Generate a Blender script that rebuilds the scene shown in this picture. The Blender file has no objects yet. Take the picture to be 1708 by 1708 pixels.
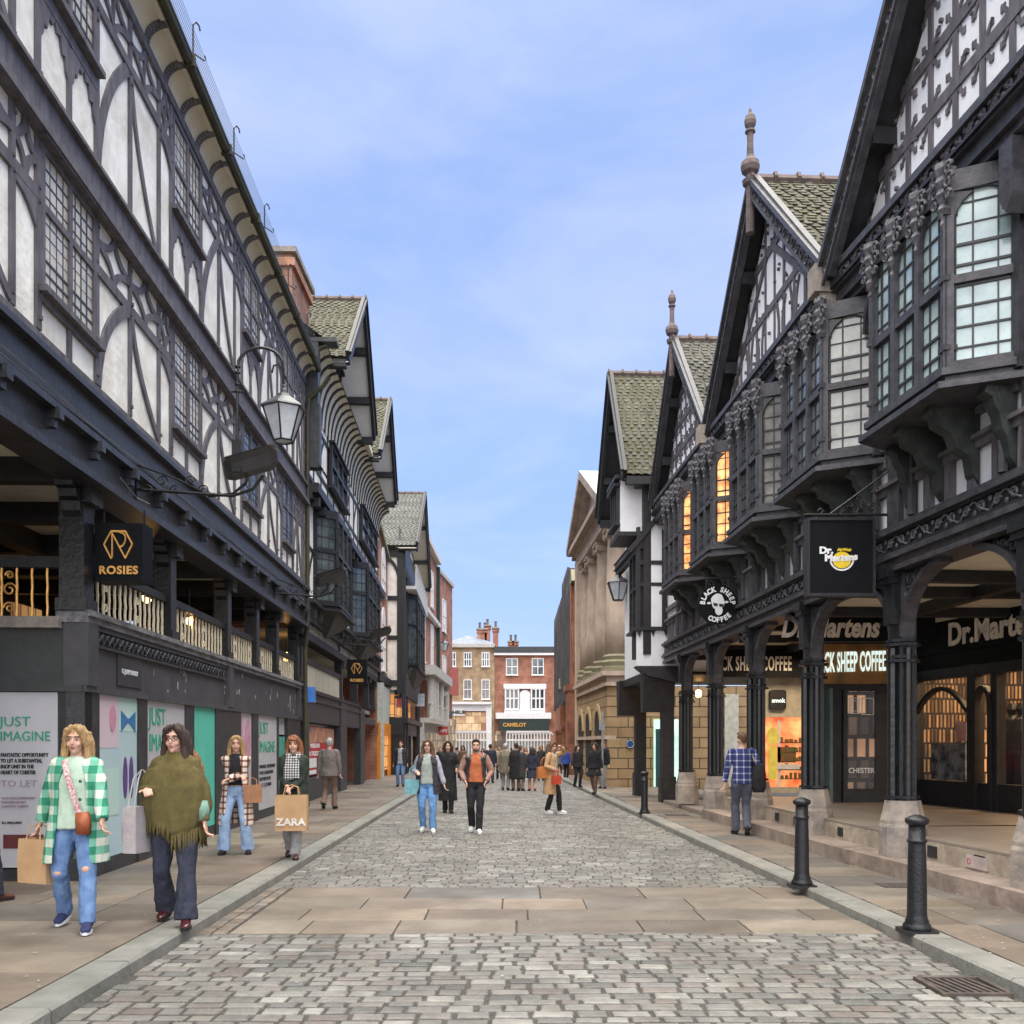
import bpy, bmesh, math, random
from mathutils import Vector, Matrix, noise
random.seed(7)
R=math.radians; PI=math.pi
SC=bpy.context.scene; COL=SC.collection
# ---------------------------------------------------------------- camera, world, sun, exposure
FP=1580.0; CX=854.0; HY=1240.0; EYE=1.6      # focal length in photo pixels, optical axis, horizon row, eye height
cam=bpy.data.objects.new('camera',bpy.data.cameras.new('camera')); COL.objects.link(cam); SC.camera=cam
cam.location=(0,0,EYE); cam.rotation_euler=(R(90),0,0)
cam.data.sensor_width=36; cam.data.lens=36*FP/1708; cam.data.shift_y=(HY-854)/1708; cam.data.clip_end=2000; cam.data.clip_start=.1
W=bpy.data.worlds.new('World'); SC.world=W; W.use_nodes=True
nt=W.node_tree; nt.nodes.clear()
def nd(t,typ,**k):
    n=t.nodes.new(typ)
    for a,b in k.items(): setattr(n,a,b)
    return n
SUN_EL=34; SUN_AZ=185   # degrees; azimuth of the sun from +Y, clockwise
out=nd(nt,'ShaderNodeOutputWorld'); bg=nd(nt,'ShaderNodeBackground'); bg2=nd(nt,'ShaderNodeBackground'); add=nd(nt,'ShaderNodeAddShader')
sky=nd(nt,'ShaderNodeTexSky'); sky.sky_type='NISHITA'; sky.sun_disc=False; sky.sun_elevation=R(SUN_EL); sky.sun_rotation=R(SUN_AZ)
nt.links.new(sky.outputs[0],bg.inputs[0]); bg.inputs[1].default_value=.03
tc=nd(nt,'ShaderNodeTexCoord'); sp=nd(nt,'ShaderNodeSeparateXYZ'); nt.links.new(tc.outputs['Generated'],sp.inputs[0])
ns=nd(nt,'ShaderNodeTexNoise'); ns.inputs['Scale'].default_value=2.2; ns.inputs['Detail'].default_value=5; ns.inputs['Roughness'].default_value=.5
mp=nd(nt,'ShaderNodeMapping'); mp.inputs['Scale'].default_value=(1,1,2.2); nt.links.new(tc.outputs['Generated'],mp.inputs[0]); nt.links.new(mp.outputs[0],ns.inputs[0])
ma=nd(nt,'ShaderNodeMath',operation='MULTIPLY_ADD'); nt.links.new(ns.outputs[0],ma.inputs[0]); ma.inputs[1].default_value=.16; nt.links.new(sp.outputs['Z'],ma.inputs[2])
mb_=nd(nt,'ShaderNodeMath',operation='SUBTRACT'); nt.links.new(ma.outputs[0],mb_.inputs[0]); mb_.inputs[1].default_value=.08
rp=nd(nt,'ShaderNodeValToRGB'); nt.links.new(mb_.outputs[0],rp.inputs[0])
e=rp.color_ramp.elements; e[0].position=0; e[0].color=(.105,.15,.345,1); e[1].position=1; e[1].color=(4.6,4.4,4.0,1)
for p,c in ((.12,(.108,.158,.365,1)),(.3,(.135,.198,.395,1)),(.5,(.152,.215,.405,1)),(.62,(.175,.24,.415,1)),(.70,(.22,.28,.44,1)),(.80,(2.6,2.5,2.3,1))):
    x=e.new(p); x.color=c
n3=nd(nt,'ShaderNodeTexNoise'); n3.inputs['Scale'].default_value=2.6; n3.inputs['Detail'].default_value=7; n3.inputs['Roughness'].default_value=.55; n3.inputs['Distortion'].default_value=.4
m3=nd(nt,'ShaderNodeMapping'); m3.inputs['Scale'].default_value=(1,1,2.8); m3.inputs['Location'].default_value=(3.1,.4,.7); nt.links.new(tc.outputs['Generated'],m3.inputs[0]); nt.links.new(m3.outputs[0],n3.inputs[0])
r3=nd(nt,'ShaderNodeMapRange'); r3.inputs[1].default_value=.42; r3.inputs[2].default_value=.68; r3.inputs[3].default_value=0; r3.inputs[4].default_value=.8; nt.links.new(n3.outputs[0],r3.inputs[0])
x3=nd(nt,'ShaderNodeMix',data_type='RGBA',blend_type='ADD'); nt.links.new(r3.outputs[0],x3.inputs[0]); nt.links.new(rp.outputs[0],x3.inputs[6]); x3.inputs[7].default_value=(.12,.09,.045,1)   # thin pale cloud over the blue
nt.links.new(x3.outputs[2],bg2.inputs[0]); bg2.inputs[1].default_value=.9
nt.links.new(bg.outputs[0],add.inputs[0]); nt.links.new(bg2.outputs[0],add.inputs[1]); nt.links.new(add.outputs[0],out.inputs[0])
sl=bpy.data.lights.new('sun','SUN'); sl.energy=1.5; sl.angle=R(85); sl.color=(1,.93,.82)
so=bpy.data.objects.new('sun',sl); COL.objects.link(so)
az=R(SUN_AZ); so.rotation_euler=Vector((math.sin(az)*math.cos(R(SUN_EL)),math.cos(az)*math.cos(R(SUN_EL)),math.sin(R(SUN_EL)))).to_track_quat('Z','Y').to_euler()
so.location=(0,-20,40)
vs=SC.view_settings; vs.view_transform='Standard'; vs.look='None'; vs.gamma=1; vs.exposure=1.1; vs.use_curve_mapping=False
# ---------------------------------------------------------------- materials
MATS={}
def M(name,col,rough=.7,col2=None,scale=6,bump=.15,bscale=30,metal=0,tone=None,emit=0,spec=.4,detail=5,aniso=(1,1,1),patch=0,pc=.62):
    if name in MATS: return MATS[name]
    m=bpy.data.materials.new(name); m.use_nodes=True; t=m.node_tree; b=t.nodes['Principled BSDF']; L=t.links.new
    c=nd(t,'ShaderNodeTexCoord'); mpp=nd(t,'ShaderNodeMapping'); mpp.inputs['Scale'].default_value=aniso; L(c.outputs['Object'],mpp.inputs[0])
    n=nd(t,'ShaderNodeTexNoise'); n.inputs['Scale'].default_value=scale; n.inputs['Detail'].default_value=detail; n.inputs['Roughness'].default_value=.6; L(mpp.outputs[0],n.inputs[0])
    if col2 is None: col2=tuple(x*.72 for x in col)
    r=nd(t,'ShaderNodeValToRGB'); r.color_ramp.elements[0].position=.35; r.color_ramp.elements[1].position=.65
    r.color_ramp.elements[0].color=(*col2,1); r.color_ramp.elements[1].color=(*col,1); L(n.outputs[0],r.inputs[0]); src=r.outputs[0]
    if tone:
        a=nd(t,'ShaderNodeAttribute'); a.attribute_name='tone'; tr=nd(t,'ShaderNodeValToRGB'); el=tr.color_ramp.elements
        tr.color_ramp.interpolation='LINEAR'
        el[0].color=(*tone[0],1); el[1].color=(*tone[-1],1)
        for i in range(1,len(tone)-1): q=el.new(i/(len(tone)-1)); q.color=(*tone[i],1)
        L(a.outputs['Fac'],tr.inputs[0]); mx=nd(t,'ShaderNodeMix',data_type='RGBA',blend_type='MULTIPLY'); mx.inputs[0].default_value=1
        L(tr.outputs[0],mx.inputs[6]); L(src,mx.inputs[7]); src=mx.outputs[2]
    if patch:
        pn=nd(t,'ShaderNodeTexNoise'); pn.inputs['Scale'].default_value=patch; pn.inputs['Detail'].default_value=8; pn.inputs['Roughness'].default_value=.65; L(c.outputs['Object'],pn.inputs[0])
        pr=nd(t,'ShaderNodeValToRGB'); pr.color_ramp.elements[0].position=.3; pr.color_ramp.elements[1].position=.62; pr.color_ramp.elements[0].color=(pc,pc*.97,pc*.92,1); pr.color_ramp.elements[1].color=(1.06,1.06,1.06,1); L(pn.outputs[0],pr.inputs[0])
        pm=nd(t,'ShaderNodeMix',data_type='RGBA',blend_type='MULTIPLY'); pm.inputs[0].default_value=1; L(src,pm.inputs[6]); L(pr.outputs[0],pm.inputs[7]); src=pm.outputs[2]
    L(src,b.inputs['Base Color']); b.inputs['Roughness'].default_value=rough; b.inputs['Metallic'].default_value=metal; b.inputs['Specular IOR Level'].default_value=spec
    if emit: L(src,b.inputs['Emission Color']); b.inputs['Emission Strength'].default_value=emit
    if bump:
        n2=nd(t,'ShaderNodeTexNoise'); n2.inputs['Scale'].default_value=bscale; n2.inputs['Detail'].default_value=4; L(mpp.outputs[0],n2.inputs[0])
        bp=nd(t,'ShaderNodeBump'); bp.inputs['Strength'].default_value=bump; bp.inputs['Distance'].default_value=.02; L(n2.outputs[0],bp.inputs['Height']); L(bp.outputs[0],b.inputs['Normal'])
    MATS[name]=m; return m
def MB_brick(name,c1,c2,mortar,bw=.22,bh=.07,ms=.008,off=.5,rough=.85,vary=.5):
    if name in MATS: return MATS[name]
    m=M(name,c1,rough); t=m.node_tree; L=t.links.new; b=t.nodes['Principled BSDF']
    c=nd(t,'ShaderNodeTexCoord'); s=nd(t,'ShaderNodeSeparateXYZ'); L(c.outputs['Object'],s.inputs[0])
    ad=nd(t,'ShaderNodeMath',operation='ADD'); L(s.outputs[0],ad.inputs[0]); L(s.outputs[1],ad.inputs[1])
    cb=nd(t,'ShaderNodeCombineXYZ'); L(ad.outputs[0],cb.inputs[0]); L(s.outputs[2],cb.inputs[1])
    k=nd(t,'ShaderNodeTexBrick'); k.inputs['Scale'].default_value=1; k.inputs['Brick Width'].default_value=bw; k.inputs['Row Height'].default_value=bh; k.inputs['Mortar Size'].default_value=ms
    k.offset=off; k.inputs['Color1'].default_value=(*c1,1); k.inputs['Color2'].default_value=(*c2,1); k.inputs['Mortar'].default_value=(*mortar,1); k.inputs['Bias'].default_value=0; k.inputs['Mortar Smooth'].default_value=.2
    L(cb.outputs[0],k.inputs[0]); n=nd(t,'ShaderNodeTexNoise'); n.inputs['Scale'].default_value=1.3; n.inputs['Detail'].default_value=6; L(c.outputs['Object'],n.inputs[0])
    rr=nd(t,'ShaderNodeValToRGB'); rr.color_ramp.elements[0].position=.3; rr.color_ramp.elements[1].position=.7; v=1-vary; rr.color_ramp.elements[0].color=(v,v*.97,v*.95,1); rr.color_ramp.elements[1].color=(1.1,1.1,1.1,1); L(n.outputs[0],rr.inputs[0])
    mx=nd(t,'ShaderNodeMix',data_type='RGBA',blend_type='MULTIPLY'); mx.inputs[0].default_value=1; L(k.outputs[0],mx.inputs[6]); L(rr.outputs[0],mx.inputs[7]); L(mx.outputs[2],b.inputs['Base Color'])
    bp=nd(t,'ShaderNodeBump'); bp.invert=True; bp.inputs['Strength'].default_value=.6; bp.inputs['Distance'].default_value=.02; L(k.outputs['Fac'],bp.inputs['Height']); L(bp.outputs[0],b.inputs['Normal'])
    return m
def M_shelf(name,c1,c2,back,cw=.16,rh=.34,emit=.4,ms=.03):
    """rows of goods on lit shelves seen through a window"""
    m=MB_brick(name,c1,c2,back,cw,rh,ms,.3,.5,.45); t=m.node_tree; b=t.nodes['Principled BSDF']
    t.links.new(b.inputs['Base Color'].links[0].from_socket,b.inputs['Emission Color']); b.inputs['Emission Strength'].default_value=emit
    k=[n for n in t.nodes if n.type=='TEX_BRICK'][0]; k.inputs['Bias'].default_value=-.15; k.inputs['Mortar Smooth'].default_value=.6
    d=nd(t,'ShaderNodeTexNoise'); d.inputs['Scale'].default_value=7; c=[n for n in t.nodes if n.type=='TEX_COORD'][0]
    return m
def M_glass(name,col,col2,scale=1.5,rough=.08,emit=0,spec=1.0):
    m=M(name,col,rough,col2,scale,.12,2.5,emit=emit,spec=spec); return m
def M_plaid(name,base,line,line2,per=.11,kx=1.0):
    """woven check: stripes across and along, in the garment's own coordinates"""
    m=M(name,base,.95,bump=.3,bscale=120); t=m.node_tree; L=t.links.new; b=t.nodes['Principled BSDF']
    c=nd(t,'ShaderNodeTexCoord'); s=nd(t,'ShaderNodeSeparateXYZ'); L(c.outputs['Object'],s.inputs[0])
    def band(o,th,ph):
        a=nd(t,'ShaderNodeMath',operation='MULTIPLY_ADD'); L(o,a.inputs[0]); a.inputs[1].default_value=1/per; a.inputs[2].default_value=ph
        f=nd(t,'ShaderNodeMath',operation='FRACT'); L(a.outputs[0],f.inputs[0]); g=nd(t,'ShaderNodeMath',operation='LESS_THAN'); L(f.outputs[0],g.inputs[0]); g.inputs[1].default_value=th
        return g.outputs[0]
    th=.5 if kx==1 else kx
    bx=band(s.outputs[0],th,.1); bz=band(s.outputs[2],th,.3)
    sm=nd(t,'ShaderNodeMath',operation='ADD'); L(bx,sm.inputs[0]); L(bz,sm.inputs[1]); h=nd(t,'ShaderNodeMath',operation='MULTIPLY'); L(sm.outputs[0],h.inputs[0]); h.inputs[1].default_value=.5
    r=nd(t,'ShaderNodeValToRGB'); r.color_ramp.interpolation='CONSTANT'; e=r.color_ramp.elements; e[0].color=(*base,1); e[1].position=.75; e[1].color=(*line2,1); q=e.new(.3); q.color=(*line,1)
    L(h.outputs[0],r.inputs[0]); L(r.outputs[0],b.inputs['Base Color']); return m
black=M('black_paint',(.034,.036,.042),.42,(.018,.019,.023),5,.3,25,spec=.5)
blackw=M('black_timber',(.145,.133,.145),.65,(.075,.068,.076),9,.3,30,aniso=(1,1,.3),spec=.4)
blackr=M('carved_black_timber',(.065,.063,.072),.5,(.028,.028,.034),7,.4,22,spec=.5)
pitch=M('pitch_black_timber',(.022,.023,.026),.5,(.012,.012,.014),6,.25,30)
plaster=M('old_plaster',(.88,.87,.82),.9,(.74,.72,.66),2.2,.7,9,detail=10,patch=1.1,pc=.86)
plasterw=M('white_plaster',(.82,.83,.86),.85,(.74,.75,.78),3,.25,20)
cream=M('cream_plaster',(.70,.66,.52),.85,(.62,.57,.44),3,.2,14)
signblack=M('matt_sign_black',(.006,.007,.009),.55,(.004,.005,.006),6,.05,spec=.12)
dark=M('dark_interior',(.02,.02,.022),.8,bump=.1)
glassL=M_glass('leaded_glass_cream',(.66,.57,.41),(.45,.42,.35),3,.2)
glassD=M_glass('leaded_glass_dark',(.10,.13,.14),(.03,.045,.05),2.5,.1)
glassR=M_glass('leaded_glass_pale',(.52,.66,.64),(.27,.37,.39),1.6,.12)
glassB=M_glass('leaded_glass_brown',(.30,.29,.27),(.15,.15,.15),6,.1)
glassG=M('lit_glass_amber',(.9,.42,.16),.2,(.35,.12,.04),5,0,emit=.9)
lead=M('lead_strips',(.05,.05,.055),.5,bump=0)
gold=M('brass_letters',(.75,.42,.12),.35,(.6,.32,.1),10,.05,metal=.4)
white=M('white_paint',(.78,.79,.80),.5,(.70,.71,.72),4,.05)
slate=M('stone_slates',(1,1,1),.85,(.62,.62,.55),5,.4,30,tone=[(.07,.07,.06),(.11,.106,.09),(.09,.088,.08),(.135,.128,.108),(.08,.083,.058)],patch=1.0)
slateM=M('mossy_slates',(1,1,1),.9,(.7,.7,.5),5,.5,30,tone=[(.07,.07,.05),(.115,.108,.085),(.092,.09,.074),(.14,.13,.105),(.085,.09,.045)],patch=1.0)
slateG=M('grey_slates',(1,1,1),.8,(.7,.7,.68),5,.4,30,tone=[(.09,.098,.09),(.13,.134,.122),(.113,.118,.11),(.155,.155,.14)],patch=.8)
ridge_m=M('clay_ridge',(.15,.105,.09),.85,(.09,.075,.07))
brick=MB_brick('red_brick',(.46,.17,.09),(.36,.12,.07),(.42,.34,.28))
brick2=MB_brick('orange_brick',(.52,.23,.12),(.42,.16,.09),(.42,.34,.28))
buff=MB_brick('buff_stone_wall',(.46,.33,.20),(.40,.28,.17),(.36,.28,.19),bw=.5,bh=.16)
redsand=MB_brick('red_sandstone',(.38,.155,.085),(.30,.12,.07),(.24,.12,.08),bw=.7,bh=.32,ms=.015,vary=.55)
sand=M('yellow_sandstone',(.44,.32,.18),.9,(.37,.27,.15),2,.35,18)
sandp=M('pink_sandstone',(.52,.41,.33),.9,(.36,.28,.22),2.5,.35,14,aniso=(1,1,.5))
mossst=M('mossy_stone',(.22,.21,.12),.95,(.20,.17,.13),6,.4,20)
stoneb=M('weathered_stone',(.36,.31,.26),.9,(.20,.18,.165),5,.5,18)
iron=M('black_iron',(.016,.017,.02),.42,(.008,.009,.011),8,.3,40,spec=.4)
blackp=M('black_gloss_post',(.013,.015,.018),.36,(.007,.008,.01),6,.35,18,spec=.5)
# ---------------------------------------------------------------- objects
OFF={}
def tag(o,label=None,cat=None,group=None,kind=None):
    if label: o['label']=label
    if cat: o['category']=cat
    if group: o['group']=group
    if kind: o['kind']=kind
    return o
def thing(name,label,cat,loc,rz=0,group=None):
    o=bpy.data.objects.new(name,None); o.empty_display_size=.2; COL.objects.link(o); o.location=loc; o.rotation_euler=(0,0,rz)
    OFF[o]=Vector(loc); return tag(o,label,cat,group)
def ident(*a): return Vector(a)
class MB:
    """collects faces, then links them as ONE mesh object"""
    def __init__(s,T=None): s.v=[];s.f=[];s.t=[];s.T=T or ident;s.k=0;s.tone=0.;s.m=[];s.mi=0
    def add(s,vs,fs,T=None):
        T=T or s.T; n=len(s.v); s.v+= [T(*q) for q in vs]; s.f+=[tuple(n+i for i in q) for q in fs]; s.t+=[s.tone]*len(fs); s.m+=[s.mi]*len(fs); return s
    def box(s,a0,a1,b0,b1,c0,c1,ch=0):
        s.k+=1; e=(s.k%9)*.0009; a0-=e;a1+=e;b1+=e;b0-=e;c1+=e;c0-=e
        return s.add([(x,y,z) for x in (a0,a1) for y in (b0,b1) for z in (c0,c1)],[(0,1,3,2),(4,6,7,5),(0,4,5,1),(2,3,7,6),(0,2,6,4),(1,5,7,3)])
    def quad(s,*p): return s.add(p,[tuple(range(len(p)))])
    def prism(s,poly,w0,w1,ax='uz'):
        """poly in (u,z), extruded from w0 to w1"""
        s.k+=1; w1+=(s.k%9)*.0009; n=len(poly)
        f=(lambda p,w:(p[0],w,p[1])) if ax=='uz' else ((lambda p,w:(p[0],p[1],w)) if ax=='uw' else (lambda p,w:(w,p[0],p[1])))
        vs=[f(p,w0) for p in poly]+[f(p,w1) for p in poly]
        return s.add(vs,[tuple(range(n)),tuple(range(2*n-1,n-1,-1))]+[(i,(i+1)%n,n+(i+1)%n,n+i) for i in range(n)])
    def strip(s,pts,wd,w0,w1,wd2=None):
        """flat ribbon of width wd along pts (u,z)"""
        s.k+=1; w1+=(s.k%9)*.0009; n=len(pts); vs=[]
        for i,p in enumerate(pts):
            a=pts[max(i-1,0)]; b=pts[min(i+1,n-1)]; dx,dz=b[0]-a[0],b[1]-a[1]; l=math.hypot(dx,dz) or 1
            h=(wd if wd2 is None else wd+(wd2-wd)*i/(n-1))/2; nx,nz=-dz/l*h,dx/l*h
            vs+=[(p[0]+nx,w0,p[1]+nz),(p[0]-nx,w0,p[1]-nz),(p[0]+nx,w1,p[1]+nz),(p[0]-nx,w1,p[1]-nz)]
        fs=[(0,1,3,2),(4*n-4,4*n-2,4*n-1,4*n-3)]
        for i in range(n-1):
            a=4*i; b=a+4; fs+=[(a+2,a+3,b+3,b+2),(a,b,b+1,a+1),(a,a+2,b+2,b),(a+1,b+1,b+3,a+3)]
        return s.add(vs,fs)
    def tube(s,pts,r,n=8,cap=True,ell=None,up=None,T=None):
        """round (or elliptical) tube through 3-D pts; r one radius or a list"""
        P=[Vector(p) for p in pts]; N=len(P); rr=r if isinstance(r,(list,tuple)) else [r]*N; vs=[]; prev=None
        for i,p in enumerate(P):
            d=(P[min(i+1,N-1)]-P[max(i-1,0)]); d=d.normalized() if d.length else Vector((0,0,1))
            if prev is None:
                u=Vector(up) if up else (Vector((1,0,0)) if abs(d.x)<.8 else Vector((0,1,0)))
            else: u=prev
            u=(u-d*u.dot(d)).normalized(); prev=u; v=d.cross(u)
            q=rr[i]; ra,rb=(q if isinstance(q,(list,tuple)) else (q,q*(ell or 1)))
            for k in range(n):
                a=2*PI*k/n; vs.append(tuple(p+u*math.cos(a)*ra+v*math.sin(a)*rb))
        fs=[(i*n+k,i*n+(k+1)%n,(i+1)*n+(k+1)%n,(i+1)*n+k) for i in range(N-1) for k in range(n)]
        if cap: fs+=[tuple(range(n))[::-1],tuple((N-1)*n+k for k in range(n))]
        return s.add(vs,fs,T)
    def lathe(s,prof,n=12,c=(0,0,0),T=None):
        """prof (r,z) spun about the vertical through c"""
        vs=[(c[0]+r*math.cos(2*PI*(k+.5)/n),c[1]+r*math.sin(2*PI*(k+.5)/n),c[2]+z) for r,z in prof for k in range(n)]; N=len(prof)
        fs=[(i*n+k,i*n+(k+1)%n,(i+1)*n+(k+1)%n,(i+1)*n+k) for i in range(N-1) for k in range(n)]+[tuple(range(n))[::-1],tuple((N-1)*n+k for k in range(n))]
        return s.add(vs,fs,T)
    def ball(s,c,r,n=10,rot=None,T=None):
        c=Vector(c); r=r if isinstance(r,(tuple,list)) else (r,r,r); vs=[];m=n//2+1
        for i in range(1,m):
            a=PI*i/m
            for k in range(n):
                b=2*PI*k/n; q=Vector((math.sin(a)*math.cos(b)*r[0],math.sin(a)*math.sin(b)*r[1],math.cos(a)*r[2]))
                if rot: q=rot@q
                vs.append(tuple(c+q))
        tp=Vector((0,0,r[2])); bt=-tp
        if rot: tp=rot@tp; bt=rot@bt
        vs+=[tuple(c+tp),tuple(c+bt)]; M_=len(vs); rows=m-1
        fs=[(i*n+k,(i+1)*n+k,(i+1)*n+(k+1)%n,i*n+(k+1)%n) for i in range(rows-1) for k in range(n)]
        fs+=[(M_-2,k,(k+1)%n) for k in range(n)]+[(M_-1,(rows-1)*n+(k+1)%n,(rows-1)*n+k) for k in range(n)]
        return s.add(vs,fs,T)
    def mesh(s,name,off=Vector()):
        me=bpy.data.meshes.new(name); me.from_pydata([tuple(Vector(q)-off) for q in s.v],[],s.f)
        if any(s.t):
            a=me.attributes.new('tone','FLOAT','FACE'); a.data.foreach_set('value',s.t)
        if any(s.m): me.polygons.foreach_set('material_index',s.m)
        return me
    def build(s,name,mat,parent=None,smooth=False,label=None,local=False,**k):
        if not s.v: return None
        off=Vector() if (local or parent is None) else OFF[parent]
        me=s.mesh(name,off); b=bmesh.new(); b.from_mesh(me); bmesh.ops.recalc_face_normals(b,faces=b.faces); b.to_mesh(me); b.free()
        for q in (mat if isinstance(mat,list) else [mat]): me.materials.append(q)
        if smooth: me.polygons.foreach_set('use_smooth',[True]*len(me.polygons))
        o=bpy.data.objects.new(name,me); COL.objects.link(o)
        if parent: o.parent=parent; OFF[o]=OFF.get(parent,Vector())
        else: OFF[o]=Vector()
        if label: o['label']=label
        for a,c in k.items(): o[a]=c
        return o
def build_each(m,name,mat,parent=None,**k):
    """every separate piece becomes an object of its own"""
    par=list(range(len(m.v)))
    def fd(a):
        while par[a]!=a: par[a]=par[par[a]]; a=par[a]
        return a
    for f in m.f:
        r=fd(f[0])
        for i in f[1:]: par[fd(i)]=r
    g={}
    for f in m.f: g.setdefault(fd(f[0]),[]).append(f)
    for fs in g.values():
        q=MB(); mp={}
        for f in fs:
            for i in f:
                if i not in mp: mp[i]=len(q.v); q.v.append(m.v[i])
            q.f.append(tuple(mp[i] for i in f))
        q.t=[0.]*len(q.f); q.m=[0]*len(q.f); q.build(name,mat,parent,**k)
def centre(o):
    """move a top-level mesh's origin to its own base"""
    me=o.data; n=len(me.vertices); xs=[v.co for v in me.vertices]
    c=Vector((sum(v.x for v in xs)/n,sum(v.y for v in xs)/n,min(v.z for v in xs))); me.transform(Matrix.Translation(-c)); o.location=c; OFF[o]=c; return o
def bez(a,b,c,n=7):
    return [tuple((1-t)**2*a[k]+2*t*(1-t)*b[k]+t*t*c[k] for k in range(len(a))) for t in (i/(n-1) for i in range(n))]
def arc(cx,cz,r,a0,a1,n=8): return [(cx+r*math.cos(R(a0+(a1-a0)*i/(n-1))),cz+r*math.sin(R(a0+(a1-a0)*i/(n-1)))) for i in range(n)]
class Fac:
    """a facade plane: u runs along it away from the viewer, w out over the street, z up"""
    def __init__(s,p,q,side):
        s.o=Vector((p[0],p[1],0)); s.d=(Vector((q[0],q[1],0))-s.o).normalized(); s.n=Vector((s.d.y,-s.d.x,0))*side
    def P(s,u,w,z): return s.o+s.d*u+s.n*w+Vector((0,0,z))
    def hit(s,px,py=0,w=0):
        r=Vector(((px-CX)/FP,1,(HY-py)/FP)); t=(w-(Vector((0,0,0))-s.o).dot(s.n))/r.dot(s.n)
        return ((r*t-s.o).dot(s.d), EYE+r.z*t)
    def u(s,px,w=0): return s.hit(px,0,w)[0]
    def mb(s): return MB(s.P)
def X(px,Y): return (px-CX)/FP*Y
def Z(py,Y): return EYE+(HY-py)/FP*Y
def text(s,size,T,mat,parent,name='lettering',align='CENTER',depth=.004,bold=0,sx=1,shear=0,label=None,spacing=1):
    """T maps (x,y,depth) of the lettering to a point"""
    cu=bpy.data.curves.new('t','FONT'); cu.body=s; cu.size=size; cu.align_x=align; cu.extrude=depth; cu.offset=bold; cu.shear=shear; cu.space_character=spacing; cu.resolution_u=3
    o=bpy.data.objects.new('t',cu); me=bpy.data.meshes.new_from_object(o); m=MB()
    m.v=[T(v.co.x*sx,v.co.y,v.co.z) for v in me.vertices]; m.f=[tuple(p.vertices) for p in me.polygons]; m.t=[0]*len(m.f); m.m=[0]*len(m.f)
    bpy.data.objects.remove(o); bpy.data.curves.remove(cu); bpy.data.meshes.remove(me)
    return m.build(name,mat,parent,label=label)
def onF(F,u,w,z,flip=1): return lambda x,y,d: F.P(u+x*flip,w+d,z+y)
def front(x0,y0,z0): return lambda x,y,d: Vector((x0+x,y0-d,z0+y))
# ---------------------------------------------------------------- ground
KL=lambda y:-2.55-.0145*y if y<40 else -3.13-(y-40)*.05      # left and right kerb edges of the carriageway
KR=lambda y:3.4-.031*y if y<40 else 2.16+(y-40)*.02
g=MB(); g.quad((-300,-60,-.05),(300,-60,-.05),(300,600,-.05),(-300,600,-.05))
g.build('ground',M('packed_earth',(.12,.11,.10),.95,(.08,.075,.07),2),kind='structure')
g=MB(); g.quad((-3.4,-1,-.014),(4,-1,-.014),(4,95,-.014),(-6,95,-.014)); g.build('road_bed',M('road_grit',(.075,.07,.063),.95,(.04,.037,.033),16),kind='structure')
sett_m=M('granite_setts',(1,1,1),.62,(.74,.74,.74),9,.5,45,tone=[(.10,.10,.092),(.205,.20,.18),(.165,.15,.135),(.25,.245,.222),(.12,.12,.112),(.215,.207,.188),(.15,.127,.112),(.31,.305,.278)],spec=.5,patch=.9)
def block(m,x0,x1,y0,y1,zt,zb,b,j=0):
    r=lambda a:(random.random()-.5)*a
    q=[(x0+r(j),y0+r(j)),(x1+r(j),y0+r(j)),(x1+r(j),y1+r(j)),(x0+r(j),y1+r(j))]; cx,cy=(x0+x1)/2,(y0+y1)/2
    hx,hy=(x1-x0)/2,(y1-y0)/2
    ins=lambda p,e:(cx+(p[0]-cx)*(1-e/hx),cy+(p[1]-cy)*(1-e/hy)); t=r(.006)
    vs=[(*p,zb) for p in q]+[(*ins(p,b*.25),zt-b*.45) for p in q]+[(*ins(p,b),zt+r(.003)+t) for p in q]
    m.tone=random.random(); m.add(vs,[(8,9,10,11)]+[(a+i,a+(i+1)%4,a+4+(i+1)%4,a+4+i) for a in (0,4) for i in range(4)])
def setts(y0,y1,zf=lambda y:0):
    m=MB(); y=y0; jj=.016 if y0<9 else .008; gp=.02 if y0<9 else .012
    while y<y1:
        d=random.uniform(.115,.15); x=KL(y)+.02-random.random()*.1; xr=KR(y)-.02; ph=random.random()*6
        while x<xr:
            l=random.uniform(.13,.27); bow=.05*math.sin(x*1.1+ph*.1)
            a=max(x,KL(y)+.01); c=min(x+l-gp,xr)
            if c-a>.05: block(m,a,c,y+bow,y+bow+d-gp*1.25,zf(y),-.03,.014 if y0<9 else .01,jj)
            x+=l
        y+=d
    return m
m=setts(3.2,7.95); m2=setts(10.55,52); 
for q in (m2,): m.v,n=m.v+q.v,len(m.v); m.f+=[tuple(i+n for i in f) for f in q.f]; m.t+=q.t; m.m+=q.m
m.build('road_setts',sett_m,kind='structure')
far=MB(); far.quad((-3.6,52,.0),(2.4,52,.0),(2.9,95,.0),(-5.8,95,.0)); far.build('far_road',M('far_road_stone',(.17,.162,.148),.8,(.115,.108,.098),5,.4,12),kind='structure')
flag_t=[(0.183, 0.148, 0.119), (0.22, 0.18, 0.142), (0.142, 0.133, 0.123), (0.254, 0.204, 0.153), (0.186, 0.141, 0.109), (0.143, 0.122, 0.098), (0.259, 0.222, 0.176), (0.139, 0.134, 0.124)]
flag_m=M('sandstone_flags',(1,1,1),.6,(.74,.73,.72),2.2,.35,22,tone=flag_t,spec=.5,patch=.8)
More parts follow.
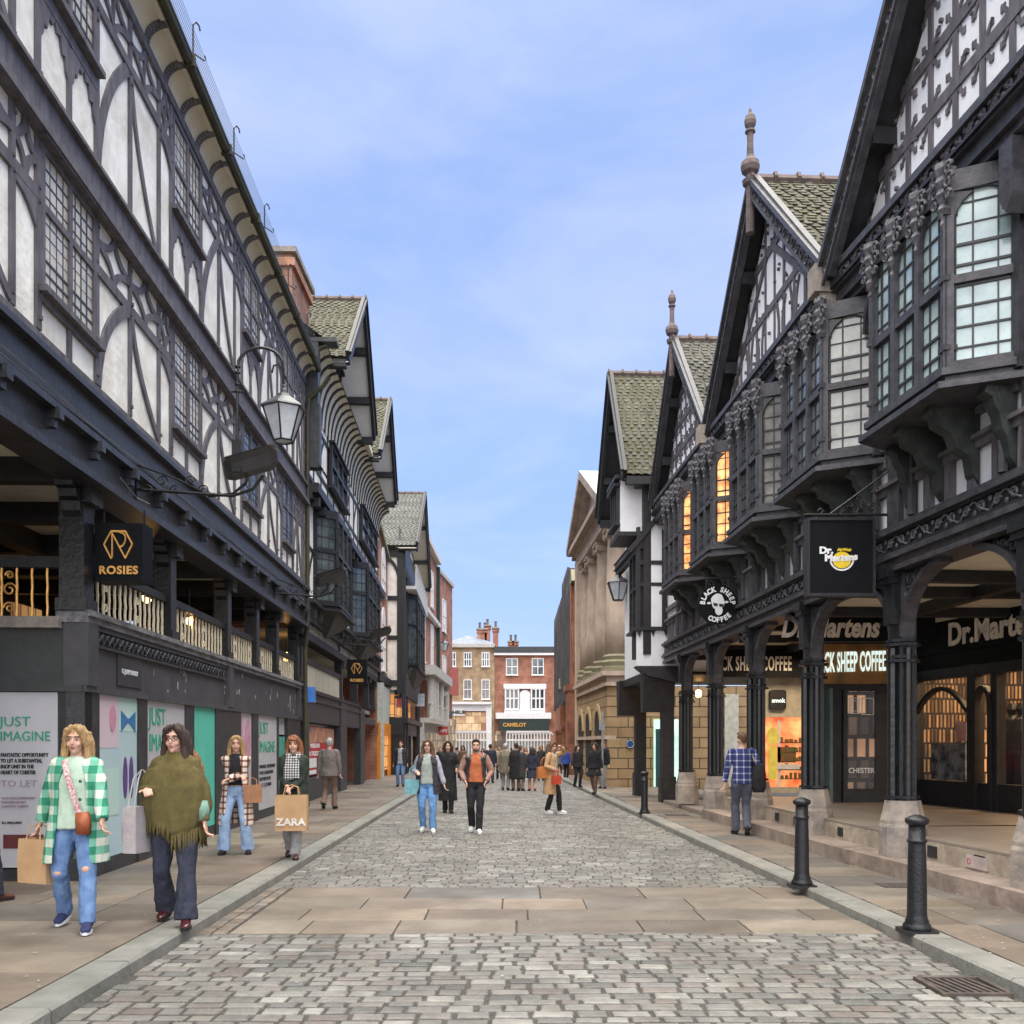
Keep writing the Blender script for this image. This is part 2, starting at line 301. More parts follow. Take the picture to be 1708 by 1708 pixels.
def flags(y0,y1,xl,xr,z,rows='y',dmin=.55,dmax=.95,lmin=.7,lmax=1.5):
    m=MB(); y=y0
    while y<y1-.01:
        d=min(random.uniform(dmin,dmax),y1-y); 
        if y1-y-d<.3: d=y1-y
        x=xl(y)-random.random()*.6
        while x<xr(y):
            l=random.uniform(lmin,lmax); a=max(x,xl(y)); c=min(x+l,xr(y))
            if xr(y)-c<.25: c=xr(y)
            if c-a>.1: block(m,a+.004,c-.006,y+.004,y+d-.007,z,z-.08,.008,.006)
            x=max(x+l,c)
        y+=d
    return m
m=flags(7.97,10.53,lambda y:KL(y)+.28,lambda y:KR(y)-.02,.003,dmin=.5,dmax=.72,lmin=.6,lmax=1.6)
for i in range(22): yy=7.97+i*.116; [block(m,KL(yy)+.01+k*.125,KL(yy)+.125+k*.125,yy,yy+.106,.002,-.03,.012,.012) for k in range(2)]
m.build('crossing_flagstones',flag_m,kind='structure')
PZ=.09
flags(3,60,lambda y:-7.5 if y<10.2 else -6,lambda y:KL(y)-.28,PZ).build('left_pavement',flag_m,kind='structure')
flags(3,60,lambda y:KR(y)+.27,lambda y:6.2,PZ).build('right_pavement',flag_m,kind='structure')
for nm,K,s in (('left_kerb',KL,-1),('right_kerb',KR,1)):
    m=MB(); y=3.
    while y<60:
        l=random.uniform(.8,1.3); a,b=K(y),K(y+l); m.tone=random.random(); o=.26*s
        c,d=y+.006,y+l-.006; e=random.uniform(-.004,.004)
        m.add([(a,c,-.03),(a+o,c,-.03),(b+o,d,-.03),(b,d,-.03),(a+.004*s,c,PZ-.02),(a+o,c,PZ),(b+o,d,PZ),(b+.004*s,d,PZ-.02),(a+.025*s,c,PZ+e),(b+.025*s,d,PZ+e)],
              [(0,3,7,4),(4,7,9,8),(8,9,6,5),(0,4,8,5,1),(3,2,6,9,7),(1,5,6,2)]); y+=l
    m.build(nm,M('kerb_stone',(1,1,1),.7,(.72,.74,.72),4,.4,30,tone=[(.19,.19,.175),(.25,.24,.215),(.21,.21,.195),(.27,.25,.22)]),kind='structure')
m=MB(); m.quad((-40,3,.02),(-2.9,3,.02),(-3.9,60,.02),(-40,60,.02)); m.quad((3.4,3,.02),(40,3,.02),(40,60,.02),(1.9,60,.02)); m.build('pavement_bed',MATS['road_grit'],kind='structure')
m=MB(); m.quad((-40,60,.03),(-4.2,60,.03),(-6.3,110,.03),(-40,110,.03)); m.quad((2.6,60,.03),(40,60,.03),(40,110,.03),(3.2,110,.03)); m.build('far_pavement',MATS['sandstone_flags'],kind='structure')
# pale litter and petals lying on the flags
m=MB(); 
for i in range(260):
    if i%3: x=random.uniform(3.3,4.6); y=random.uniform(4.5,14)
    elif i%2: x=random.uniform(-4.2,-2.9); y=random.uniform(5,12)
    else: x=random.uniform(-2.2,3); y=random.uniform(5.5,11)
    a=random.random()*6; r=random.uniform(.005,.016); z=PZ+.012 if (x>3.3 or x<-2.8) else .012
    m.quad(*[(x+r*math.cos(a+k*1.57)*(1 if k%2 else .6),y+r*math.sin(a+k*1.57),z+random.random()*.003) for k in range(4)])
tag(m.build('spots',M('chewing_gum',(.45,.44,.41),.8)),'pale chewing gum spots and specks scattered over the paving stones',kind='stuff')
# drain grate in the gutter
t=thing('drain_grate','rusty iron drain grate set in the setts beside the right kerb','drain grate',(2.95,6.2,0))
m=MB(); gx0,gx1,gy0,gy1=2.72,3.17,5.98,6.42
m.box(gx0,gx1,gy0,gy0+.03,-.02,.02).box(gx0,gx1,gy1-.03,gy1,-.02,.02).box(gx0,gx0+.03,gy0+.03,gy1-.03,-.02,.02).box(gx1-.03,gx1,gy0+.03,gy1-.03,-.02,.02)
rust=M('rusty_iron',(.085,.065,.055),.75,(.045,.038,.035),12)
m.build('frame',rust,t); m=MB()
for i in range(7): x=gx0+.075+i*.053; m.strip([(x,0),(x+.02,0)],.01,0,0) if 0 else m.add([(x,gy0+.03,.016),(x+.026,gy0+.03,.016),(x-.03,gy1-.03,.016),(x-.056,gy1-.03,.016),(x,gy0+.03,-.01),(x+.026,gy0+.03,-.01),(x-.03,gy1-.03,-.01),(x-.056,gy1-.03,-.01)],[(0,1,2,3),(4,7,6,5),(0,4,5,1),(3,2,6,7),(0,3,7,4),(1,5,6,2)])
m.build('bars',rust,t); m=MB(); m.box(gx0+.03,gx1-.03,gy0+.03,gy1-.03,-.012,.0045); m.build('pit',dark,t)
for x,y,wx,wy,l in ((3.9,9.9,.42,.3,'beside the second bollard'),(3.75,15.5,.5,.3,'by the steps of the coffee shop'),(3.25,19.8,.45,.35,'near the far bollard')):
    t=MB(); t.box(x,x+wx,y,y+wy,PZ-.02,PZ+.008); tag(centre(t.build('access_cover',rust)),'small rusty access cover in the right pavement '+l,'access cover',group='access covers in the pavement')
# bollards
def bollard(x,y,label,sc=1):
    t=thing('bollard',label,'bollard',(x,y,PZ),0,'black bollards on the right kerb')
    m=MB(); m.box(-.135,.135,-.135,.135,-.02,.018); m.build('base_plate',iron,t,local=True)
    m=MB(); m.lathe([(.118,.015),(.122,.035),(.115,.06),(.097,.08),(.1,.09),(.088,.12),(.083,.16),(.08,.5),(.073,.76),(.073,.775),(.084,.78),(.084,.80),(.072,.805),(.07,.93)],18); m.build('shaft',iron,t,True,local=True)
    m=MB(); m.lathe([(.07,.925),(.095,.945),(.103,.965),(.097,.985),(.07,1.0),(.035,1.015),(.015,1.02)],18); m.build('cap',iron,t,True,local=True)
    t.scale=(sc,sc,sc); return t
bollard(X(1515,7.62)+.07,7.62,'nearest black iron bollard on the right kerb, tallest in view',.92)
bollard(X(1328,10.05)+.06,10.05,'second black bollard on the right kerb, with a broad cap',.92)
bollard(X(1075,20.4),20.4,'farthest slim black bollard, by the dark corner post of the arcade',.9)
# ---------------------------------------------------------------- shared building pieces
def window(F,u0,u1,z0,z1,w,parent,pane=None,mull=1,trans=None,lx=4,lz=8,fm=None,fw=.06,dp=.07,sill=True,name='window',arch=0,label=None,leadw=.009,head=False):
    """a window part: frame with mullions, transom, sill; the glass and its leading are its children"""
    fm=fm or blackw; pane=pane or glassL
    m=F.mb(); m.box(u0,u0+fw,w-.02,w+dp,z0,z1).box(u1-fw,u1,w-.02,w+dp,z0,z1).box(u0+fw,u1-fw,w-.02,w+dp,z1-fw,z1).box(u0+fw,u1-fw,w-.02,w+dp,z0,z0+fw)
    xs=[u0+fw+(u1-u0-2*fw)*i/(mull+1) for i in range(mull+2)]; zs=[z0+fw]+([trans] if trans else [])+[z1-fw]
    for x in xs[1:-1]: m.box(x-fw*.45,x+fw*.45,w-.02,w+dp*.93,z0+fw,z1-fw)
    if trans: m.box(u0+fw,u1-fw,w-.02,w+dp*.85,trans-fw*.45,trans+fw*.45)
    if sill: m.box(u0-.06,u1+.06,w-.02,w+dp+.07,z0-.05,z0)
    if head: m.box(u0-.08,u1+.08,w-.02,w+dp+.08,z1,z1+.06)
    if arch:
        for a,b in zip(xs,xs[1:]):
            c=(a+b)/2; h=arch
            m.prism([(a,z1-fw),(a,z1-fw-h)]+bez((a,z1-fw-h),(a+.1*(b-a),z1-fw-.1*h),(c,z1-fw),5)[1:],w+.01,w+dp*.8); m.prism([(b,z1-fw)]+bez((c,z1-fw),(b-.1*(b-a),z1-fw-.1*h),(b,z1-fw-h),5)[1:],w+.01,w+dp*.8)
    o=m.build(name,fm,parent,label=label)
    m=F.mb(); m.box(u0+fw*.5,u1-fw*.5,w-.018,w+.004,z0+fw*.5,z1-fw*.5); m.build('pane',pane,o)
    if lx:
        m=F.mb()
        for a,b in zip(xs,xs[1:]):
            for i in range(1,lx): x=a+(b-a)*i/lx; m.box(x-leadw/2,x+leadw/2,w+.005,w+.0075,z0+fw,z1-fw)
        for c,d in zip(zs,zs[1:]):
            n=max(1,round(lz*(d-c)/(z1-z0)))
            for i in range(1,n): z=c+(d-c)*i/n; m.box(u0+fw,u1-fw,w+.005,w+.007,z-leadw/2,z+leadw/2)
        m.build('leading' if fm!=white else 'glazing_bars',lead if fm!=white else white,o)
    return o
def slates(m,A,B,C,D,cw=.2,ch=.135,th=.014,jit=.5):
    """courses of slates on the quad A-B (bottom edge), D-C (top edge)"""
    A,B,C,D=map(Vector,(A,B,C,D)); N=(B-A).cross(D-A).normalized(); H=((D-A).length+(C-B).length)/2; rows=max(2,int(H/ch))
    if N.z<0: N=-N
    m.tone=.4; m.add([tuple(q-N*.01) for q in (A,B,C,D)],[(0,1,2,3)],ident)
    for r in range(rows):
        t0=r/rows; t1=(r+1)/rows; a=A.lerp(D,t0); b=B.lerp(C,t0); c=B.lerp(C,t1); d=A.lerp(D,t1); L=(b-a).length; n=max(1,int(L/cw)); o=random.random()
        for k in range(-1,n+1):
            s0=max(0,(k+o)/n); s1=min(1,(k+1+o)/n-.015)
            if s1-s0<.01: continue
            e=th*(1+random.random()*.6); m.tone=random.random()
            p=[a.lerp(b,s0)+N*e,a.lerp(b,s1)+N*e,d.lerp(c,s1)+N*.004,d.lerp(c,s0)+N*.004]; q=[a.lerp(b,s0),a.lerp(b,s1)]
            m.add([tuple(x) for x in p+q],[(0,1,2,3),(4,5,1,0)],ident)
def lattice(m,u0,u1,z0,z1,wd,w0,w1):
    """four quarter rings at the corners of a cell leaving a pinched diamond"""
    a,b=(u1-u0),(z1-z0); c=((u0+u1)/2,(z0+z1)/2)
    for (x,z) in ((u0,z0),(u1,z0),(u0,z1),(u1,z1)):
        sx=1 if x==u0 else -1; sz=1 if z==z0 else -1
        m.strip(bez((x+sx*a*.5,z),(x+sx*a*.46,z+sz*b*.42),(x,z+sz*b*.5),7),wd,w0,w1)
def timber_bay(m,u0,u1,z0,z1,zr,w0,w1,mode=0):
    """close-set studs, curved braces and a band of curved lattice between two windows"""
    L=u1-u0; p=[u0+.05,u0+L*.40,u0+L*.79,u1-.05]
    for i,x in enumerate(p): m.strip([(x,z0),(x,z1)],.10 if i in(0,3) else .08,w0,w1)
    m.strip([(u0,zr),(u1,zr)],.115,w0,w1)
    m.strip(bez((p[0]+.03,z0),(p[0]+.1,(z0+zr)/2+.2),(p[1],zr),8),.12,w0,w1,.15)
    m.strip(bez((p[1]+.02,zr-.03),(p[1]+.16,(z0+zr)/2),(p[2]-.04,z0+.05),8),.1,w0,w1,.085)
    zt=z1
    for a,b in zip(p,p[1:]):
        lattice(m,a,b,zr+.03,zt,.075,w0,w1)
        if mode: m.strip([( (a+b)/2-.05,zr+.05),((a+b)/2,zt)],.05,w0,w1)
    a,b=p[2],p[3]; m.prism([(a,zr),(b,zr)]+bez((b,zr-.38),((a+b)/2,zr-.1),(a,zr-.12),6),w0,w1)
def pegs(m,pts,w,r=.013):
    for u,z in pts: m.box(u-r,u+r,w,w+.022,z-r,z+r)
def cusped(m,u0,u1,z0,z1,w0,w1):
    c=(u0+u1)/2; h=z1-z0
    m.prism([(u0,z1),(u0,z0)]+[(u0+(u1-u0)*t,z0+h*k) for t,k in ((.08,.15),(.12,.45),(.22,.4),(.3,.75),(.42,.7),(.5,.92),(.58,.7),(.7,.75),(.78,.4),(.88,.45),(.92,.15))]+[(u1,z0),(u1,z1)],w0,w1)
def post(F,u,w,z0,z1,t,parent,wd=.24,mat=black,cap=True,name='post',label=None):
    m=F.mb(); m.box(u-wd/2,u+wd/2,w-wd,w,z0,z1); m.box(u-wd/2-.03,u+wd/2+.03,w-wd-.03,w+.03,z0,z0+.13)
    if cap:
        m.prism([(u-wd/2-.26,z1),(u-wd/2-.24,z1-.07),(u-wd/2-.17,z1-.09),(u-wd/2-.15,z1-.17),(u-wd/2-.07,z1-.2),(u-wd/2-.05,z1-.3),(u-wd/2,z1-.36),(u+wd/2,z1-.36),(u+wd/2+.05,z1-.3),(u+wd/2+.07,z1-.2),(u+wd/2+.15,z1-.17),(u+wd/2+.17,z1-.09),(u+wd/2+.24,z1-.07),(u+wd/2+.26,z1)],w-wd*.8,w-.02)
        m.box(u-wd/2-.02,u+wd/2+.02,w-.01,w+.09,z1-.2,z1)
    return m.build(name,mat,parent,label=label)
def scroll(m,c,r,ax,az,rt=.008,turns=1.4,P=None,flip=1):
    """a flat iron curl around point c in the plane of directions ax, az"""
    c=Vector(c); pts=[]
    for i in range(14):
        a=turns*2*PI*i/13; q=r*(1-.75*i/13); pts.append(tuple(c+Vector(ax)*(math.cos(a)*q*flip)+Vector(az)*(math.sin(a)*q)))
    m.tube(pts,rt,5,T=P)
creamiron=M('cream_painted_iron',(.78,.72,.54),.5,(.68,.58,.40),20,.1)
# ---------------------------------------------------------------- long timber building on the left
FL=Fac((-4.30,0),(-4.30-.0373*100,100),1)
U0=FL.u(141)                                            # the corner post
LB=thing('timber_framed_building','long black and white timber building over an arcade, coved eave, nearest on the left','timber building',tuple(FL.P(10.5,0,0)))
UE=FL.u(511,.15); US=2.5; wl=.12
m=FL.mb(); m.box(US,UE,wl-.25,wl-.02,4.45,10.7); m.build('plaster_wall',plaster,LB)
m=FL.mb(); m.box(UE-.02,UE,-4,wl-.03,4.4,10.4); m.box(US-.02,US,-4,wl-.03,4.4,10.4); m.build('end_wall',brick,LB)
# beams
m=FL.mb()
m.box(US,UE,wl-.1,wl+.05,4.95,5.30); m.box(US,UE,wl-.05,wl+.13,5.30,5.36)           # sill moulding
m.box(US,UE,wl-.3,wl+.02,4.42,4.95); m.box(US,UE,wl+.02,wl+.1,4.42,4.50); m.box(US,UE,wl+.02,wl+.12,4.84,4.90); m.box(US,UE,wl+.02,wl+.06,4.5,4.53)
u=8.15
while u<UE-.2:
    m.prism([(wl+.06,4.86),(wl+.17,4.86),(wl+.17,4.8),(wl+.11,4.76),(wl+.13,4.70),(wl+.06,4.64)],u-.05,u+.05,'wz') if 0 else m.box(u-.05,u+.05,wl+.02,wl+.16,4.74,4.85).box(u-.04,u+.04,wl+.02,wl+.1,4.66,4.74); u+=1.03
m.build('bressummer_beam',black,LB)
m=FL.mb(); m.box(US,UE,wl-.02,wl+.03,7.5,7.86); m.box(US,UE,wl-.02,wl+.12,7.40,7.48); m.box(US,UE,wl-.02,wl+.09,7.86,7.9); m.box(US,UE,wl-.02,wl+.02,5.36,5.52); m.box(US,UE,wl-.02,wl+.03,10.33,10.45)
wins1=[(9.08,10.38),(13.02,14.32),(16.92,18.15),(20.35,21.5)]; wins0=[(5.2,6.45)]
allw=wins0+wins1; tm=m
edges=[US]+[x for a in allw for x in a]+[UE-.12]
for i in range(0,len(edges),2):
    a,b=edges[i],edges[i+1]
    if b-a<.6: tm.strip([(b-.06,5.5),(b-.06,7.45)],.1,wl-.02,wl+.05); tm.strip([(a+.06,5.5),(a+.06,7.45)],.1,wl-.02,wl+.05); tm.strip([(b-.06,7.9),(b-.06,10.1)],.1,wl-.02,wl+.05); continue
    timber_bay(tm,a,b,5.55,7.42,6.83,wl-.02,wl+.008); timber_bay(tm,a,b,7.9,10.34,9.75,wl-.02,wl+.008,1)
    if i==2:   # extra brace and ring in the first full bay toward the viewer
        pass
for a,b in allw:
    c=(a+b)/2
    tm.strip([(c,7.9),(c,8.75)],.09,wl-.02,wl+.008); cusped(tm,a,c-.04,8.38,8.8,wl-.02,wl+.007); cusped(tm,c+.04,b,8.38,8.8,wl-.02,wl+.007)
    tm.strip([(a-.03,8.83),(b+.03,8.83)],.12,wl-.02,wl+.012); tm.strip([(c,5.5),(c,5.85)],.08,wl-.02,wl+.008); tm.strip([(a-.03,5.88),(b+.03,5.88)],.08,wl-.02,wl+.02)
pg=[]
for i in range(0,len(edges),2):
    a,b=edges[i],edges[i+1]; L=b-a
    if L<.6: continue
    for x in (a+.05,a+L*.4,a+L*.79,b-.05):
        for z in (5.66,6.77,6.9,7.3,8.0,9.56,9.68,10.05): pg.append((x+random.uniform(-.025,.025),z))
pegs(tm,pg,wl+.008)
tm.build('timber_frame',blackw,LB)
for i,(a,b) in enumerate(allw):
    window(FL,a,b,5.97,7.38,wl-.012,LB,trans=6.78,lx=4,lz=11,pane=glassL if i<3 else glassD,fw=.07,dp=.028,head=True)
    window(FL,a,b,8.98,10.3,wl-.012,LB,trans=9.62,lx=4,lz=9,pane=glassL,fw=.065,dp=.028)
# cove with black ribs, gutter, snow guard
cv=bez((wl,10.5),(wl+.02,10.68),(wl+.24,10.72),8)
m=FL.mb()
for i in range(7): (a,b),(c,d)=cv[i],cv[i+1]; m.quad((US,a,b),(UE,a,b),(UE,c,d),(US,c,d))
m.build('cove',cream,LB,True)
m=FL.mb(); u=6.2
while u<UE:
    for i in range(7):
        (a,b),(c,d)=cv[i],cv[i+1]
        m.add([(u-.055,a,b),(u+.055,a,b),(u+.055,c,d),(u-.055,c,d),(u-.055,a+.035,b-.035),(u+.055,a+.035,b-.035),(u+.055,c+.03,d-.04),(u-.055,c+.03,d-.04)],[(4,5,6,7),(0,4,7,3),(1,2,6,5)])
    u+=.72
build_each(m,'cove_rib',blackw,LB)
m=FL.mb(); m.box(US,UE,wl+.20,wl+.26,10.69,10.80); m.build('fascia_board',cream,LB)
m=FL.mb(); m.tube([(US,wl+.32,10.75),(UE+.1,wl+.32,10.75)],.065,8); m.box(US,UE,wl+.26,wl+.38,10.79,10.83)
u=7
while u<UE: m.box(u-.03,u+.03,wl+.25,wl+.4,10.68,10.82); u+=1.9
m.tube([(UE-.1,wl+.6,10.5),(UE-.05,wl+.45,10.3),(UE-.02,wl+.1,10.0),(UE-.02,wl+.06,9.6),(UE-.02,wl+.06,4.4),(UE+.02,.12,3.9),(UE+.02,.12,.2)],.055,8); m.build('gutter',M('black_gutter',(.035,.035,.03),.6,(.06,.055,.02),3),LB)
m=MB(); A=FL.P(US,wl+.3,10.82);B=FL.P(UE,wl+.3,10.82);C=FL.P(UE,-2.6,13.2);D=FL.P(US,-2.6,13.2); m.quad(A,B,C,D); m.quad(FL.P(US,-6,10.5),FL.P(UE,-6,10.5),C,D); m.build('roof',slateG,LB)
m=FL.mb(); u=6.3
while u<UE-.4:
    m.tube([(u,wl+.36,10.82),(u,wl+.36,11.15),(u,wl+.36,11.28),(u+.03,wl+.39,11.34),(u+.07,wl+.42,11.32),(u+.08,wl+.43,11.26)],.012,6); m.tube([(u,wl+.36,10.90),(u+.03,wl+.5,10.82),(u+.07,wl+.51,10.86),(u+.06,wl+.5,10.91)],.01,5); u+=2.15
build_each(m,'snow_guard_hook',iron,LB); m=FL.mb()
for k in range(6): m.tube([(US,wl+.36,10.92+k*.062),(UE,wl+.36,10.92+k*.062)],.0035,4)
m.build('wire_mesh',M('thin_wire',(.3,.33,.38),.5,bump=0),LB)
# arcade floor, ceiling, dark gallery behind
m=FL.mb(); m.box(U0-.1,UE,-4.5,-.24,2.86,2.98); m.build('gallery_floor',stoneb,LB)
m=FL.mb(); m.box(US,UE,-4.8,wl-.3,4.7,4.78); m.build('ceiling',cream,LB)
m=FL.mb(); u=4.5
while u<UE-.3: m.box(u-.09,u+.09,-4.8,-.2,4.44,4.7); u+=1.95
m.box(US,UE,-2.4,-2.15,4.4,4.7); build_each(m,'ceiling_beam',pitch,LB)
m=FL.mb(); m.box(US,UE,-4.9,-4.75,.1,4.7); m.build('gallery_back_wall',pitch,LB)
for a,b in ((12,13.4),(15.2,16.6),(18.6,19.8)):
    m=FL.mb(); m.box(a,b,-4.76,-4.7,3.2,4.35); m.build('gallery_window',M_shelf('lit_shop_window',(.25,.12,.05),(.75,.42,.15),(.08,.05,.03),.3,.4,.5),LB)
pu=[U0+.12,13.45,16.5,18.65,20.5,22.9]
for u in pu: post(FL,u,0,3.06,4.44,0,LB,wd=.27 if u==pu[0] else .24,mat=blackp)
m=FL.mb(); m.box(U0-.03,UE,-.3,.05,2.93,3.05); m.box(U0-.03,UE,0,.08,3.0,3.06); m.build('balustrade_ledge',M('worn_grey_timber',(.23,.22,.225),.8,(.09,.09,.10),14,.4,30,aniso=(1,.3,1)),LB)
for a,b in zip(pu,pu[1:]+[]):
    r=FL.mb(); r.box(a+.12,b-.12,-.17,-.05,3.58,3.68); o=r.build('balustrade',pitch,LB)
    m=FL.mb(); n=int((b-a-.3)/.175)
    for i in range(n+1):
        u=a+.16+(b-a-.32)*i/n; tw=[(u+.0035*math.cos(k*1.9),-.11+.0035*math.sin(k*1.9),3.05+k*.066) for k in range(9)]
        m.tube(tw,.017,5)
        if i%6==3:
            for zz,fl in ((3.2,1),(3.44,-1)): scroll(m,(u+.07,-.11,zz),.06,(1,0,0),(0,0,1),.011,1.3,FL.P,fl)
    m.build('balusters',creamiron,o)
# ground floor fascia and piers
m=FL.mb(); m.box(U0-.02,UE,-.22,-.02,2.2,2.94); m.box(U0-.02,UE,-.02,.03,2.17,2.24); m.box(U0,UE,-.02,.02,2.9,2.96)
for u in (U0+.12,16.45,22.9): m.box(u-.14,u+.14,-.02,.045,2.24,2.93)
m.build('fascia',M('scuffed_dark_paint',(.07,.068,.075),.6,(.045,.045,.05),3,.2,12),LB)
m=FL.mb(); u=U0+.35
m.box(U0+.3,16.2,-.02,.025,2.68,2.71).box(U0+.3,16.2,-.02,.025,2.87,2.9)
k=0
while u<16.1:
    scroll(m,(u,.01,2.79),.06,(1,0,0),(0,0,1),.014,1.2,FL.P,1 if k%2 else -1); m.tube([(u-.02,.01,2.73),(u+.06,.012,2.79),(u+.12,.01,2.85)],.011,4); u+=.155; k+=1
m.build('carved_vine_frieze',black,LB)
m=FL.mb()
pan=[(166,231),(246,310),(324,360),(402,421),(431,463),(465,480)]
pz=[(FL.u(a),FL.u(b)) for a,b in pan]; xs=[U0]+[x for p in pz for x in p]+[UE]
for i in range(0,len(xs),2): m.box(xs[i],xs[i+1],-.2,.0,PZ-.1,2.2)
m.box(xs[1],xs[-2],-.25,-.02,PZ-.1,PZ+.17)
m.build('shopfront_pier',black,LB)
m=FL.mb()
for i in range(34):
    u=random.uniform(U0+.1,UE-.3); z=random.uniform(2.3,2.85); l=random.uniform(.03,.16); m.box(u,u+random.uniform(.004,.012),-.018,-.0155 if 1 else 0,z,z+l)
m.build('paint_drips',M('pale_paint_drips',(.42,.42,.40),.8),LB,kind='stuff')
m=FL.mb()
for zz,k in ((5.02,.02),(4.98,.05)): m.tube([(US+i*.8,wl+.075+.01*math.sin(i*1.7+k*40),zz+.02*math.sin(i*.9+k*90)) for i in range(int((UE-US)/.8)+1)],.008,4)
m.tube([(FL.u(228,.15)-.8,wl+.13,4.62),(FL.u(228,.15)-.3,wl+.14,4.52),(FL.u(228,.15)+.1,wl+.15,4.55)],.008,4)
m.build('cables',M('grey_cable',(.25,.25,.26),.6),LB)
# frontal wall at the near corner
FC=Fac(tuple(FL.P(U0,0,0).xy),tuple(FL.P(U0,-6,0).xy),1)   # runs from the corner post away from the street, faces the viewer
if FC.n.y>0: FC.n=-FC.n
m=FC.mb(); m.box(0,6,-.2,-.02,2.2,2.92); m.box(0,6,-.02,.02,2.17,2.24); m.build('corner_fascia',M('dark_green_black_paint',(.028,.033,.033),.5,(.045,.05,.05),2,.3,9),LB)
m=FC.mb(); m.box(.0,.28,-.2,-.01,0,2.2); m.box(1.08,1.3,-.2,-.01,0,2.2); m.box(2.2,6,-.2,-.01,0,2.2); m.box(.28,2.2,-.2,-.02,0,.22); m.build('corner_pier',pitch,LB)
r=FC.mb(); r.box(.2,6,-.17,-.05,3.54,3.66); r.box(.1,6,-.2,0,2.92,2.98); o=r.build('corner_balustrade',pitch,LB); m=FC.mb()
for i in range(1,20):
    u=.12+i*.165; tw=[(u+.003*math.cos(k*1.9),-.11+.003*math.sin(k*1.9),2.97+k*.072) for k in range(9)]; m.tube(tw,.015,5)
    if i in (4,5,10,11,16,17):
        for zz,fl,rr in ((3.1,1,.085),(3.3,-1,.1),(3.46,1,.06)): scroll(m,(u+.08,-.11,zz),rr*.8,(1,0,0),(0,0,1),.012,1.3,FC.P,fl)
m.build('balusters',gold,o)
m=FC.mb(); m.box(2.6,6,-3,-2.8,3,4.7); m.build('stair_wall',pitch,LB)
m=FL.mb(); m.box(1.5,U0-.3,-6.1,-5.9,0,4.7); m.build('passage_wall',stoneb,LB)
# hoarding panels
hw=M('grey_white_vinyl',(.50,.50,.52),.4,(.43,.43,.46),2,.05)
def hoard(F,u0,u1,z0,z1,mat,label,w=-.02):
    m=F.mb(); m.box(u0,u1,w-.03,w,z0,z1); o=centre(m.build('hoarding_panel',mat)); return tag(o,label,'hoarding panel',None)
teal=M('teal_vinyl',(.10,.55,.42),.45,(.08,.48,.38),2,.05); pinkv=M('pink_vinyl',(.62,.30,.42),.5,bump=0); bluev=M('blue_bow',(.05,.20,.45),.5,(.03,.13,.33),30,0); paleb=M('pale_blue_vinyl',(.40,.55,.60),.45,(.44,.58,.60),2,.05); purp=M('purple_print',(.12,.06,.22),.5,bump=0)
grn=M('green_lettering',(.03,.36,.22),.5,bump=0); ink=M('black_lettering',(.03,.03,.035),.5,bump=0); pale=M('pale_pink_lettering',(.45,.34,.40),.6,bump=0)
cut=M('pale_green_vinyl',(.40,.66,.55),.45,(.5,.62,.6),3,.05)
h0=hoard(FC,.30,1.08,.24,2.16,hw,'grey hoarding panel with green handwriting and a to let notice, leftmost in view')
def fl(F,u,w,z,s=-1): return lambda x,y,d:F.P(u+x*s,w+d,z+y)
def para(F,u,z,lines,size,mat,par,sx=.85,gap=1.25,s=-1,w=-.014,bold=.0,al='LEFT'):
    for i,l in enumerate(lines): text(l,size,fl(F,u,w,z-i*size*gap,s),mat,par,sx=sx,bold=bold,align=al)
para(FC,.92,1.79,['JUST'],.15,grn,h0,1.1,bold=.0,w=-.012); para(FC,.92,1.63,['IMAGINE'],.15,grn,h0,.92,bold=.0,w=-.012)
para(FC,.91,1.455,['FANTASTIC OPPORTUNITY','TO LET A SUBSTANTIAL','SHOP UNIT IN THE','HEART OF CHESTER'],.058,ink,h0,.72,bold=.0015,w=-.012,gap=1.1)
para(FC,.91,1.13,['TO LET'],.1,pale,h0,1.2,w=-.012); para(FC,.9,.99,['AVAILABLE IMMEDIATELY','FURTHER DETAILS','CONTACT AGENTS'],.036,pale,h0,.9,w=-.012); para(FC,.9,.72,['ALL ENQUIRIES'],.036,ink,h0,.9,w=-.012)
m=FC.mb(); m.box(.45,.88,-.02,-.012,.45,.6); m.build('dark_logo_box',M('dark_red_print',(.12,.02,.02),.5,bump=0),h0)
a,b=pz[0]; h=hoard(FL,a,b,PZ+.18,2.17,paleb,'pale blue hoarding panel printed with a bow tie, shoes and a pink scarf','') if 0 else hoard(FL,a,b,PZ+.18,2.17,paleb,'pale blue hoarding panel printed with a blue bow, dark shoes and a pink scarf')
c=(a+b)/2; m=FL.mb(); m.box(a,c,-.02,-.017,1.55,2.15); m.build('pink_square',M('pale_pink_vinyl',(.62,.47,.52),.5,(.58,.52,.55),3,0),h); m=FL.mb(); m.box(c,b,-.02,-.017,1.75,2.15); m.box(a,c,-.02,-.0165,.75,1.3); build_each(m,'green_square',cut,h)
q=(c+b)/2; m=FL.mb(); m.prism([(q-.24,2.0),(q-.03,1.91),(q+.03,1.91),(q+.24,2.0),(q+.24,1.74),(q+.03,1.85),(q-.03,1.85),(q-.24,1.74)],-.02,-.012); m.build('bow_print',bluev,h)
m=FL.mb(); [m.prism([(x+.07*math.cos(t*PI/6),1.18+.26*math.sin(t*PI/6)) for t in range(12)],-.02,-.012) for x in (q-.1,q+.1)]; m.build('shoe_print',purp,h)
